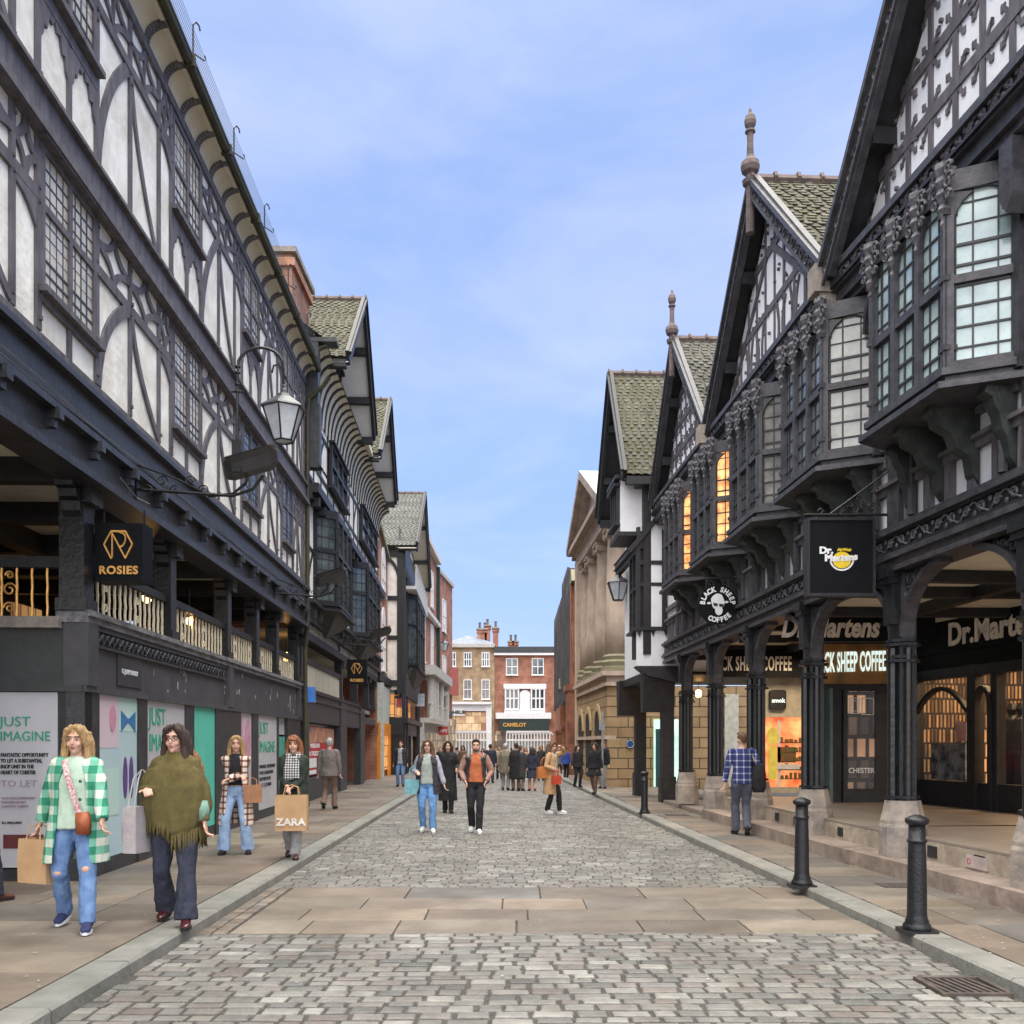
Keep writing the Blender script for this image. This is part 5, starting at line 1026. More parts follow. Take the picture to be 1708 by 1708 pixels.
m=FS.mb(); a,b=us(1612,-.8),us(1538,-.8); m.box(a,b,-.9,-.8,1.65,2.0); m.build('window_print',M('pink_white_print',(.72,.68,.70),.5,(.55,.12,.30),3,0),S)
for i,uu in enumerate((us(1688,-.8),us(1704,-.8),us(1566,-.8))):
    m=FS.mb(); m.lathe([(.05,0),(.12,.05),(.11,.5),(.17,.75),(.2,1.05),(.12,1.25),(.05,1.32),(.09,1.42),(.05,1.52)],9,(uu,-.8,.75),FS.P); tag(centre(m.build('mannequin',pitch)),['dark mannequin bust in the doorway side window of the shoe shop','dark mannequin bust at the right edge behind the shoe shop glass','dark mannequin bust in the arched shoe shop window'][i],'mannequin')
m=FS.mb(); m.box(e[2]+.02,e[1]-.02,-.01,.0,.95,2.75); m.box(0,e[5],-.01,.0,.9,2.72)
gg=bpy.data.materials.new('clear_shop_glass'); gg.use_nodes=True; q=gg.node_tree.nodes['Principled BSDF']; q.inputs['Base Color'].default_value=(.04,.045,.05,1); q.inputs['Alpha'].default_value=.18; q.inputs['Roughness'].default_value=.02; q.inputs['Specular IOR Level'].default_value=1; 
_n=nd(gg.node_tree,'ShaderNodeTexNoise'); _n.inputs['Scale'].default_value=1.2; _r=nd(gg.node_tree,'ShaderNodeMapRange'); gg.node_tree.links.new(_n.outputs[0],_r.inputs[0]); _r.inputs[3].default_value=.1; _r.inputs[4].default_value=.3; gg.node_tree.links.new(_r.outputs[0],q.inputs['Alpha'])
m.build('shop_glass',gg,S)
for uu in (2.5,6.5,9.5):  # unseen warm area lights added to brighten the lit shop and the arcade
    q=bpy.data.lights.new('shop_fill_light','AREA'); q.energy=55; q.size=1.2; q.color=(1,.68,.38); o_=bpy.data.objects.new('shop_fill_light',q); COL.objects.link(o_); o_.location=FS.P(uu,-1.2,3.1)
q=bpy.data.lights.new('shop_fill_light','AREA'); q.energy=40; q.size=1.; q.color=(1,.75,.5); o_=bpy.data.objects.new('shop_fill_light',q); COL.objects.link(o_); o_.location=(5.9,18.9,3.4)  # one more unseen light added farther up, brightening the arcade
# coffee shop: frontal wall with the timber sign
y=17.4; S=thing('coffee_shop','coffee shop front with lit timber name board over a black glazed door, right arcade','shop',(X(1430,y),y,FL_))
F=Fac((X(1335,y),y),(X(1530,y),y),1)
if F.n.y>0: F.n=-F.n
uf=lambda px:(px-1335)/FP*y; zf=lambda py:Z(py,y)
m=F.mb(); m.box(uf(1345),uf(1530),-.1,-.02,FL_,3.8); m.build('wall',pitch,S)
m=F.mb(); m.box(uf(1345),uf(1478),-.02,.12,zf(1141),zf(1075)); o=m.build('name_board',M('rusty_orange_board',(.40,.19,.05),.6,(.13,.09,.04),3.2,.1,aniso=(1,1,.3)),S)
text('BLACK SHEEP COFFEE',.5,lambda x,yy,d:F.P(uf(1335)+.16+x,.14+d,zf(1122)+yy+.028*(x)),M('lit_white_letters',(.75,.9,.85),.5,bump=0,emit=.5),o,sx=.265,bold=.012,align='LEFT',spacing=1.05)
m=F.mb(); m.box(uf(1405),uf(1412),0,.06,FL_,zf(1150)); m.box(uf(1458),uf(1464),0,.06,FL_,zf(1150)); m.box(uf(1405),uf(1464),0,.06,FL_,FL_+.25); m.build('door_frame',pitch,S)
m=F.mb(); m.box(uf(1412),uf(1458),-.02,.02,FL_+.25,zf(1153)); o=m.build('door_glass',M_shelf('glowing_door_glass',(.035,.03,.03),(.42,.24,.14),(.02,.02,.02),.22,.40,.7,.05),S)  # amber glow and reflection put into the pane's glowing colour pattern
m=F.mb(); [m.strip([(uf(a),zf(b)),(uf(c),zf(b)),(uf(c),zf(d)),(uf(a),zf(d)),(uf(a),zf(b))],.02,.02,.03) for a,b,c,d in ((1416,1165,1432,1190),(1419,1169,1429,1186),(1437,1165,1456,1192))]; m.build('square_motif',white,o)
text('CHESTER',.13,lambda x,yy,d:F.P(uf(1436)+x,.03+d,zf(1289)+yy),white,o,sx=.9,bold=.002)
m=F.mb(); m.box(uf(1375),uf(1380),0,.3,FL_,zf(1150)); m.build('edge_strip',M('green_edge',(.10,.15,.14),.5),S)
# hanging bulkheads across the arcade
for y,a,b,z0_,z1_,s,sz,mt,lab,sx in ((15.6,1296,1560,3.28,3.76,'Dr Martens',.46,slab,'black bulkhead with pale slab shop lettering hung across the right arcade',1.2),(20.2,1166,1470,3.02,3.6,'BLACK SHEEP COFFEE',.42,M('worn_letter_paint',(.80,.76,.66),.7,bump=0),'farther dark bulkhead with pale coffee shop capitals hung across the right arcade',.98)):
    x0=FR.P(y,-.25,0).x; x1=X(b,y); t=thing('shop_bulkhead',lab,'shop sign',((x0+x1)/2,y,z0_)); m=MB(); m.box(x0,x1,y,y+.15,z0_,z1_); m.build('board',signblack,t)
    if sz==.46: text(s,sz,lambda x,yy,d:Vector((X(1302,y)+x,y-.012-d,3.36+yy)),mt,t,sx=.74,shear=.25,bold=.016,align='LEFT')
    else: text(s,sz,lambda x,yy,d:Vector((X(1178,y)+x,y-.012-d,3.16+yy)),mt,t,sx=.40,bold=.01,align='LEFT',spacing=1.12)
# vape shop with the orange lit window
y=20.8; S=thing('vape_shop','cream fronted shop with a black rounded sign over an orange lit window','shop',(X(1303,y),y,FL_)); F=Fac((X(1262,y),y),(X(1400,y),y),1)
if F.n.y>0: F.n=-F.n
uf=lambda px:(px-1262)/FP*y; zf=lambda py:Z(py,y)
m=F.mb(); m.box(0,uf(1400),-.2,0,zf(1196),3.4); m.box(0,uf(1400),-.2,.03,FL_,zf(1313)); m.box(0,.06,-.2,.0,FL_,3.2); m.build('fascia',M('cream_fascia',(.58,.54,.44),.6),S)
m=F.mb(); m.box(0,uf(1400),-.25,-.15,zf(1313),zf(1196)); m.build('lit_window',M('orange_lit_window',(.9,.50,.20),.5,(.65,.10,.03),1.6,0,emit=.5),S)
m=F.mb(); m.box(0,uf(1278),-.14,-.1,zf(1313),zf(1200)); m.build('red_banner',M('red_banner',(.85,.08,.03),.5,bump=0,emit=.4),S)
m=F.mb(); m.prism([(uf(1291)+.13*math.cos(k*PI/8),zf(1228)+.2*math.sin(k*PI/8)) for k in range(16)],-.1,-.08); m.box(uf(1284),uf(1298),-.12,-.09,zf(1300),zf(1245)); m.build('window_figure',M('yellow_green_print',(.55,.45,.08),.5,emit=.3),S)
m=F.mb(); m.box(uf(1300),uf(1304),-.14,-.1,zf(1313),zf(1200)); m.box(uf(1298),uf(1335),-.14,-.05,zf(1283),zf(1275)); m.build('counter',white,S)
m=F.mb(); m.box(uf(1300),uf(1330),-.14,-.1,zf(1272),zf(1246))
for k in range(5):
    for j in range(9): m.box(uf(1305)+j*.1,uf(1305)+j*.1+random.uniform(.03,.07),-.14,-.08,zf(1300)+k*.2+.02,zf(1300)+k*.2+random.uniform(.07,.15))
    m.box(uf(1303),uf(1345),-.14,-.09,zf(1300)+k*.2,zf(1300)+k*.2+.015)
m.build('window_goods',M('green_goods',(.10,.16,.06),.6,(.30,.10,.05),9,0),S)
m=F.mb(); r=.06; x0_,x1_,z0_,z1_=uf(1282),uf(1309),zf(1184),zf(1151)
m.prism([(x+r*math.cos(R(q)),z+r*math.sin(R(q))) for x,z,a0 in ((x1_-r,z1_-r,0),(x0_+r,z1_-r,90),(x0_+r,z0_+r,180),(x1_-r,z0_+r,270)) for q in (a0,a0+30,a0+60,a0+90)],0,.12); o=m.build('sign_box',pitch,S)
text('smok',.13,lambda x,yy,d:F.P((x0_+x1_)/2+x,.13+d,zf(1172)+yy),M('lit_white_letters',(.75,.9,.85)),o,bold=.004)
# stone passage wall with pale lit doors is the side of the classical building (below)
# hanging signs on the right
y=11.3; x0,x1=X(1350,y),X(1455,y)
t=thing('hanging_sign','square black hanging sign with small white lettering and yellow disc, on scrolled bracket','hanging sign',((x0+x1)/2,y,3.4)); z0_,z1_=Z(990,y),Z(868,y); xw=FR.P(y,0,0).x
m=MB(); m.box(x0,x1,y,y+.1,z0_,z1_); m.build('board',signblack,t); m=MB(); w_=.03
m.box(x0-w_,x0,y-.02,y+.12,z0_-w_,z1_+w_).box(x1,x1+w_,y-.02,y+.12,z0_-w_,z1_+w_).box(x0,x1,y-.02,y+.12,z1_,z1_+w_).box(x0,x1,y-.02,y+.12,z0_-w_,z0_); m.build('frame',iron,t)
m=MB(); zb=Z(857,y); m.tube([(x0-.06,y+.05,zb),(xw+.1,y+.05,zb)],.018,6); m.tube([(x0+.25,y+.05,zb),(xw+.05,y+.05,zb+.55)],.013,6)
for cx_,cz_,r_ in ((x0+.15,.04,.04),(x0+.38,.05,.05),(x0+.55,.08,.1),(x1+.02,.3,.07),(x1+.02,.09,.06),(x1-.15,.16,.07)): scroll(m,(cx_,y+.05,zb+cz_),r_,(1,0,0),(0,0,1),.009,1.5)
for a in (x0+.1,x1-.1): m.tube([(a,y+.05,zb),(a,y+.05,z1_)],.009,5)
m.build('bracket',iron,t); cx_,cz_=(x0+x1)/2,Z(930,y); yel=M('yellow_disc',(.85,.62,.03),.5,bump=0)
m=MB(lambda u,w,z:Vector((cx_+.01+u,y-w,cz_+z))); m.prism([(.11*math.cos(R(200+q)),-.03+.10*math.sin(R(200+q))) for q in range(0,341,20)],0,.006); m.build('disc',yel,t); m=MB(lambda u,w,z:Vector((cx_+.01+u,y-w,cz_+z))); m.strip(arc(0,-.01,.14,190,350,14),.02,0,.006); m.build('ring',white,t)
text('Dr.',.11,front(x0+.2,y-.004,cz_+.05),white,t,bold=.006,sx=1.1); text('Martens',.105,lambda x,yy,d:Vector((cx_+x,y-.009-d,cz_-.04+yy+.14*max(0,x)**1.0*.6)),white,t,bold=.007,sx=1.12); text('AirWair',.05,front(cx_+.04,y-.01,cz_+.075),yel,t,bold=.002)
y=17.3; cx_,cz_,r_=X(1197,y),Z(1008,y),.365
t=thing('round_sign','round black hanging sign with white ring lettering and a sheep head in sunglasses','hanging sign',(cx_,y,cz_-r_)); m=MB(lambda u,w,z:Vector((cx_+u,y-w,cz_+z)))
m.prism([(r_*math.cos(k*PI/16),r_*math.sin(k*PI/16)) for k in range(32)],-.06,0); m.build('disc',signblack,t)
m=MB(lambda u,w,z:Vector((cx_+u,y-w,cz_+z))); m.prism([(r_*.37*(1+.08*math.sin(5*k))*math.cos(k*PI/10)*.9,.05+r_*.40*math.sin(k*PI/10)) for k in range(20)],0,.012); m.prism([(.02+.07*math.cos(k*PI/6),-.11+.09*math.sin(k*PI/6)) for k in range(12)],0,.0125); m.prism([(.16+.035*math.cos(k*PI/6),.04+.02*math.sin(k*PI/6)) for k in range(12)],0,.0122); m.prism([(-.16+.035*math.cos(k*PI/6),.02+.02*math.sin(k*PI/6)) for k in range(12)],0,.0121); m.build('sheep_head',white,t)
m=MB(lambda u,w,z:Vector((cx_+u,y-w,cz_+z))); m.prism([(-.09,.03),(.0,.01),(-.01,-.035),(-.07,-.03)],.012,.02); m.prism([(.02,.01),(.11,.0),(.09,-.05),(.03,-.045)],.012,.021); m.build('sunglasses',pitch,t)
def ringtext(s,rad,a0,a1,t,inv=False):
    n=len(s)
    for i,ch in enumerate(s):
        if ch==' ': continue
        a=R(a0+(a1-a0)*(i+.5)/n); ca,sa=math.cos(a),math.sin(a)
        if not inv: T=lambda x,yy,d,ca=ca,sa=sa:Vector((cx_+ca*(rad+yy)+sa*x,y-.006-d,cz_+sa*(rad+yy)-ca*x))
        else: T=lambda x,yy,d,ca=ca,sa=sa:Vector((cx_+ca*(rad-yy)-sa*x,y-.006-d,cz_+sa*(rad-yy)+ca*x))
        text(ch,.125,T,white,t,name='letter',bold=.006,sx=.9)
ringtext('BLACK SHEEP',.235,182,-2,t); ringtext('COFFEE',.325,235,322,t,True)
m=MB(); xw=FR.P(y,0,0).x; m.tube([(cx_-.3,y+.03,cz_+.48),(xw,y+.03,cz_+.48)],.016,6); [m.tube([(a,y+.03,cz_+.48),(a,y+.03,cz_+.28)],.01,5) for a in (cx_-.2,cx_+.2)]; m.box(xw-.1,xw+.05,y-.03,y+.09,cz_+.3,cz_+.6); m.build('bracket',iron,t)
# ---------------------------------------------------------------- white and black jettied house with leaded bay
B=thing('jettied_house','white and black jettied house with mossy slate gable and tall leaded bay, right side','timber building',tuple(FR.P(25,0,0)))
w=.6
m=FR.mb(); m.box(24.1,28.2,-4,w-.2,3.4,8.3); m.build('wall',plasterw,B)
gable(FR,26.1,23.75,28.6,8.35,11.75,1.15,5,B,None,bw=.34,wb=.5,rmat=slateM,soff=pitch,wall=plasterw)
# camera facing side
G=Fac((X(1050,24.1),24.1),(X(1200,24.1),24.1),1)
if G.n.y>0: G.n=-G.n
y=24.1; ug=lambda px:(px-1050)/FP*y; zg=lambda py:Z(py,y)
xf=ug(1062)
m=G.mb(); m.box(xf,ug(1128),-.1,0,zg(1113),zg(1052)); m.build('pargeted_base',plasterw,B)
m=G.mb(); m.box(xf-.12,ug(1128),-.1,.1,zg(1052),zg(1046)); [m.prism([(x,zg(1052)),(x+.12,zg(1052)),(x+.06,zg(1052)-.16)],0,.07) for x in (xf,xf+.35,xf+.68)]; m.box(xf,xf+.08,-.1,.06,zg(1048),zg(880)); m.box(ug(1076),ug(1082),-.1,.05,zg(1048),zg(885)); m.box(ug(1104),ug(1112),-.1,.06,zg(1048),zg(885))
for py in (938,974): m.box(xf,ug(1126),-.1,.05,zg(py+4),zg(py-2))
m.strip([(xf-.2,zg(920)),(ug(1100),zg(860))],.12,-.05,.12); m.prism([(xf-.05,zg(1112)),(ug(1128),zg(1112)),(ug(1128),zg(1140)),(xf+.25,zg(1128))],-.3,.25); m.build('bay_frame',pitch,B)
m=G.mb(); m.box(ug(1082),ug(1104),-.05,.01,zg(974),zg(885)); o=m.build('leaded_light',M('ochre_leaded_glass',(.14,.12,.07),.3,(.05,.05,.04),6,.1),B)
m=G.mb()
for k in range(6):
    a=ug(1082)+(ug(1104)-ug(1082))*k/6; m.strip([(a,zg(938)),(a+.15,zg(885))],.012,.012,.02); m.strip([(a+.1,zg(938)),(a-.05,zg(885))],.012,.012,.02)
m.build('leading',creamiron,o)
m=G.mb(); m.box(ug(1082),ug(1104),-.05,.01,zg(1046),zg(976)); m.build('pale_blind',M('pale_blind',(.50,.50,.40),.5,bump=0),B)
m=FR.mb(); m.box(24.1,25.8,w-.2,w,zg(1052)-.6,8.2); m.build('bay_side',pitch,B)
window(FR,24.2,25.75,zg(1046),zg(885),w+.02,B,pane=glassD,mull=2,trans=zg(974),lx=2,lz=9,fm=pitch,fw=.07,dp=.06,leadw=.015)
m=G.mb(); m.box(xf-.05,ug(1100),-.1,.4,8.1,8.2); m.build('jetty',pitch,B)
# dormer bay with window under the eave
m=FR.mb(); m.box(24.3,25.6,w,w+.55,7.0,8.35); m.build('dormer_box',plasterw,B); window(FR,24.4,25.5,7.25,8.2,w+.56,B,pane=glassD,mull=2,lx=1,lz=1,fm=pitch,head=True)
m=FR.mb(); m.box(24.2,25.7,w,w+.7,8.35,8.45); m.box(24.2,25.7,w,w+.62,6.9,7.0); m.box(24.1,28.2,w-.05,w+.08,6.55,6.7); m.build('dormer_trim',pitch,B)
frieze(FR,24.1,28.2,w+.1,6.7,6.9,B,.22)
# jettied corner post on the ground and posts of the passage
for F,u,w_ in ((FR,27.6,.2),(FR,24.3,.1)):
    m=F.mb(); m.box(u-.16,u+.16,w_-.3,w_,.1,3.3); m.box(u-.2,u+.2,w_-.34,w_+.04,.1,.75); m.prism([(u-.16,2.4),(u+.16,2.4),(u+.3,3.4),(u-.3,3.4)],w_-.3,w_+.5); m.build('corner_post',pitch,B)
m=FR.mb(); m.box(24,28.3,-.2,w,3.2,3.4); m.box(24,28.3,-5,-.2,3.35,3.42); m.build('passage_ceiling',pitch,B)
for k,px in enumerate((1097,1165)):
    y=26+k; bulb((X(px,y),y,Z(1171 if k==0 else 1157,y)),['greenish lamp hanging in the stone passage behind the corner post','pale lamp hanging in the passage by the second stone base'][k],.09)
# ---------------------------------------------------------------- classical stone building
FK=Fac((4.95,0),(4.95-5.0,100),-1)     # its front recedes to x=775
B=thing('classical_building','pale stone classical building with a pediment, tall columns and a rusticated ground floor','stone building',tuple(FK.P(36,0,0)))
ru=MB_brick('rusticated_stone',(.40,.28,.15),(.35,.24,.125),(.12,.08,.05),bw=.85,bh=.36,ms=.022,vary=.3)
XC=3.3; YC=33.; u0,u1=32.9,41.5
m=FK.mb(); m.box(u0,u1,-.45,0,0,3.6); m.build('rusticated_base',ru,B)
m=MB(); m.box(FK.P(33,0,0).x,10,33,33.4,0,3.6); m.box(FK.P(33,0,0).x+.3,4.2,32.94,33,0.1,3.6); m.build('side_wall',ru,B)
m=FK.mb(); m.box(u0-.12,u1,-.6,.1,3.6,3.72); m.box(u0-.05,u1,-.6,.04,3.72,3.95); m.box(u0-.2,u1,-.7,.2,3.95,4.1); m.box(u0,u1,-.3,.08,1.75,1.87); m.build('podium_cornice',sandp,B)
m=FK.mb(); m.box(u0-.1,u1,-.75,.1,4.1,4.2); m.build('podium_top',mossst,B)
for c in (35.2,37.9,40.3):
    m=FK.mb(); m.prism([(c-.75,.3),(c+.75,.3),(c+.75,1.9)]+[(c+.75*math.cos(k*PI/8),2.1+.75*math.sin(k*PI/8)) for k in range(1,8)]+[(c-.75,1.9)],-.02,.02); o=m.build('arched_window',dark,B)
    m=FK.mb(); m.strip([(c+.85*math.cos(k*PI/8),2.1+.85*math.sin(k*PI/8)) for k in range(9)],.25,-.02,.06); m.build('arch_stones',sand,o)
para(FK,34.5,3.74,['CHESTER'],.2,gold,B,3.0,s=1,w=.05)
for u in (34.0,36.7,39.3,41.4):
    m=FK.mb(); m.lathe([(.62,0),(.62,.12),(.56,.14),(.6,.3),(.52,.38),(.55,.5),(.47,.58)],14,(u,-.55,4.2),FK.P); o2=m.build('column_base',mossst,B)
    m=FK.mb(); m.lathe([(.46,0),(.45,1.2),(.41,2.8),(.37,4.15),(.40,4.2),(.40,4.27)],16,(u,-.55,4.75),FK.P); o=m.build('column',sandp,B,True)
    m=FK.mb(); m.box(u-.5,u+.5,-1.05,-.05,9.2,9.35); m.box(u-.42,u+.42,-.95,-.12,9.0,9.2)
    for s in (-1,1): m.tube([(u+s*.42,-.98,9.08),(u+s*.42,-.08,9.08)],.14,8)
    m.build('capital',sandp,B)
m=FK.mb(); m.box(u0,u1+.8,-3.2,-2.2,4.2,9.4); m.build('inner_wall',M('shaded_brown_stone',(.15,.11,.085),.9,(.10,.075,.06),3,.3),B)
m=FK.mb(); m.box(u0-.1,u1+.9,-1.2,.0,9.35,9.85); m.box(u0-.2,u1+1,-1.2,.1,9.85,9.95); m.build('entablature',sandp,B)
f0,f1,ap=33.1,42.3,37.8
m=FK.mb(); m.prism([(f0,9.95),(f1,9.95),(ap,12.2)],-.3,-.15); m.box(f0-.2,f1+.2,-1.2,.35,9.95,10.15)
for e in (f0-.2,f1+.2): m.strip([(ap,12.3),(e,10.1)],.3,-1.2,.4); m.strip([(ap,12.0),(e,9.8)],.1,-1.2,.15)
m.build('pediment',M('pediment_stone',(.40,.32,.26),.9,(.25,.20,.17),2,.3),B)
m=MB(); 
for e in (f0-.2,f1+.2): m.quad(FK.P(e,.4,10.27),FK.P(ap,.4,12.47),FK.P(ap,-8,12.47),FK.P(e,-8,10.27))
m.build('roof',M('lead_sheet',(.38,.42,.46)),B)
m=FK.mb(); m.box(u1,u1+.7,-1,.05,0,9.6); m.build('end_pier',sandp,B)
y=32.9; F=Fac((X(1010,y),y),(X(1300,y),y),1)
if F.n.y>0: F.n=-F.n
uf=lambda px:(px-1010)/FP*y; zf=lambda py:Z(py,y)
o=thing('blue_plaque','round blue plaque on the rusticated stone wall','plaque',(X(1051,y),y,zf(1248))); m=F.mb(); m.prism([(uf(1051)+.15*math.cos(k*PI/10),zf(1241)+.15*math.sin(k*PI/10)) for k in range(20)],0,.03+.01); m.build('disc',M('plaque_blue',(.02,.08,.22),.4),o); m=F.mb(); m.strip([(uf(1051)+.125*math.cos(k*PI/10),zf(1241)+.125*math.sin(k*PI/10)) for k in range(21)],.012,.04,.048); m.build('rim',white,o)
m=F.mb(); m.box(uf(1090),uf(1110),.02,.08,.1,zf(1200)); m.box(uf(1114),uf(1131),.02,.08,.3,zf(1200)); m.build('lit_doorway',M('pale_green_lit_glass',(.55,.80,.66),.4,(.35,.6,.5),2,0,emit=.45),B)
m=F.mb(); m.box(uf(1093),uf(1104),.08,.12,.1,zf(1216)); m.build('door',M('teal_door',(.03,.10,.10),.4),B)
m=F.mb(); m.box(uf(1208),uf(1231),.02,.1,.1,zf(1158)); m.build('white_door',M('cream_door',(.55,.54,.46),.5),B)
yl=27.8; xc=X(1031,yl); lantern('black lantern with tapered glass hanging from the corner of the jettied house',(xc,yl,Z(950,yl)),.92,hang=[(xc,yl,Z(950,yl)),(xc+.02,yl,Z(938,yl)),(xc+.12,yl,Z(930,yl)),(X(1045,yl)+.1,yl,Z(934,yl))],cat='street lantern')
m=MB(); x_=X(1005,31.5); m.tube([(x_,31.5,.1),(x_,31.5,Z(1187,31.5))],.03,7); m.box(x_-.1,x_+.07,31.5,31.52,Z(1218,31.5),Z(1205,31.5)); tag(centre(m.build('sign_post',M('grey_post',(.3,.33,.35),.5))),'slim grey sign post in front of the rusticated stone corner','sign post')
# ---------------------------------------------------------------- sandstone church and dark clad wall
B=thing('sandstone_church','red sandstone church wall with buttress, next to the classical building','church',(X(965,47),47,0))
FQ=Fac((X(972,45),45),(X(927,75),75),-1)
m=FQ.mb(); m.box(0,38,-4,-.3,0,8.2); m.build('wall',redsand,B)
def butt(F,u,z1,w0=.5,wd=1.3):
    m=F.mb(); m.box(u-wd/2,u+wd/2,-.5,w0,0,z1*.45); m.box(u-wd/2+.1,u+wd/2-.1,-.5,w0-.25,z1*.45,z1*.8); m.box(u-wd/2+.2,u+wd/2-.2,-.5,w0-.35,z1*.8,z1); m.box(u-wd/2-.05,u+wd/2+.05,-.5,w0+.1,z1*.44,z1*.47); m.build('buttress',redsand,B); m=F.mb(); m.prism([(u-wd/2,z1),(u+wd/2,z1),(u,z1+.7)],-.5,w0-.2); m.build('buttress_cap',mossst,B)
butt(FQ,1.2,9.4,.7,1.7); butt(FQ,9,5.5); butt(FQ,18,5.2)
m=MB(); m.box(X(952,46.5),X(975,46.5)+2,46.3,47.2,0,9.7); m.build('tower_corner',redsand,B)
C_=thing('dark_clad_wall','tall wall clad in weathered dark vertical boards above the red sandstone','clad wall',tuple(FQ.P(8,0,4)))
m=FQ.mb(); m.box(2.4,9,-4,.25,4.2,10.2); m.box(9,16,-4,.15,4.3,11.6); m.box(16,28,-4,.1,4.5,10.9); m.build('wall',M('weathered_dark_boards',(.10,.095,.10),.85,(.045,.043,.05),5,.5,14,aniso=(3,3,.15)),C_)
m=FQ.mb(); u=2.5
while u<28: m.box(u,u+.14,.1,.34 if u<9 else .24,4.0+random.random()*.5,(10.2 if u<9 else 11.6 if u<16 else 10.9)+.1); u+=.75
m.build('cover_strips',M('dark_cover_strips',(.13,.12,.125),.85,(.05,.05,.055),5,.4,14,aniso=(3,3,.15)),C_)
# ---------------------------------------------------------------- people
JOBS=[]
def job(m,name,mat,par,vox,sm=3,amp=0,freq=(9,9,4),disp2=0,label=None,keep=None):
    JOBS.append((m,name,mat,par,vox,sm,amp,freq,label))
def run_jobs():
    tmp=[]
    for m,name,mat,par,vox,sm,amp,freq,label in JOBS:
        me=m.mesh(name); b=bmesh.new(); b.from_mesh(me); bmesh.ops.recalc_face_normals(b,faces=b.faces); b.to_mesh(me); b.free()
        o=bpy.data.objects.new('t',me); COL.objects.link(o); r=o.modifiers.new('r','REMESH'); r.mode='VOXEL'; r.voxel_size=vox; r.use_smooth_shade=True
        if sm: s=o.modifiers.new('s','SMOOTH'); s.factor=.5; s.iterations=sm
        tmp.append(o)
    dg=bpy.context.evaluated_depsgraph_get()
    for o,(m,name,mat,par,vox,sm,amp,freq,label) in zip(tmp,JOBS):
        me=bpy.data.meshes.new_from_object(o.evaluated_get(dg)); me.name=name
        if amp:
            seed=random.random()*50; n3=noise.noise
            me.update(); nv=len(me.vertices); A=[0.]*(3*nv); N_=[0.]*(3*nv); me.vertices.foreach_get('co',A); me.vertex_normals.foreach_get('vector',N_)
            for i in range(0,3*nv,3):
                c=Vector(A[i:i+3]); q=n3(Vector((c.x*freq[0]+seed,c.y*freq[1],c.z*freq[2])))+.5*n3(Vector((c.x*freq[0]*2.3,c.y*freq[1]*2.3+seed,c.z*freq[2]*2.3))); q*=amp; A[i]+=N_[i]*q; A[i+1]+=N_[i+1]*q; A[i+2]+=N_[i+2]*q
            me.vertices.foreach_set('co',A)
        me.materials.clear(); me.materials.append(mat); me.polygons.foreach_set('use_smooth',[True]*len(me.polygons))
        n=bpy.data.objects.new(name,me); COL.objects.link(n); n.parent=par
        if label: n['label']=label
        old=o.data; bpy.data.objects.remove(o); bpy.data.meshes.remove(old)
def ik(a,t,l1,l2,pole):
    a,t=Vector(a),Vector(t); d=t-a; L=min(d.length,(l1+l2)*.999); d=d.normalized(); t=a+d*L
    x=(l1*l1-l2*l2+L*L)/(2*L); h=math.sqrt(max(l1*l1-x*x,0)); p=Vector(pole); p=(p-d*p.dot(d)).normalized()
    return a+d*x+p*h, t
def cl(name,c,c2=None,b=.35,s=90,rough=.9): return M(name,c,rough,c2,12,b,s)
SK=M('skin_fair',(.60,.37,.28),.55,(.54,.31,.23),14,.05,60); SK2=M('skin_tan',(.48,.28,.20),.55,(.42,.24,.17),14,.05,60)
lipm=M('lips',(.42,.13,.12),.45,bump=0); eyem=M('eye_dark',(.03,.022,.02),.3,bump=0); eyew=M('eye_white',(.6,.58,.56),.4,bump=0)
HB=lambda n,c,c2:M(n,c,.6,c2,30,.5,60,aniso=(3,3,.4))
blond=HB('blond_hair',(.50,.33,.15),(.28,.17,.08)); ginger=HB('auburn_hair',(.33,.13,.055),(.17,.06,.03)); brunette=HB('dark_brown_hair',(.06,.035,.025),(.025,.017,.015)); ombre=HB('ombre_hair',(.055,.032,.025),(.03,.02,.018)); brownh=HB('brown_hair',(.16,.09,.05),(.08,.045,.028)); greyh=HB('grey_hair',(.5,.49,.47),(.3,.3,.29)); copper=HB('copper_hair_tips',(.36,.15,.06),(.2,.08,.04))
jeans=cl('blue_denim',(.16,.27,.47),(.10,.18,.36)); jeansl=cl('light_blue_denim',(.34,.47,.66),(.24,.36,.56)); jeansb=cl('bright_blue_denim',(.17,.34,.62),(.10,.23,.48)); blk=cl('black_cloth',(.022,.022,.026),(.012,.012,.014)); navyc=cl('dark_navy_cloth',(.035,.04,.065),(.02,.023,.038))
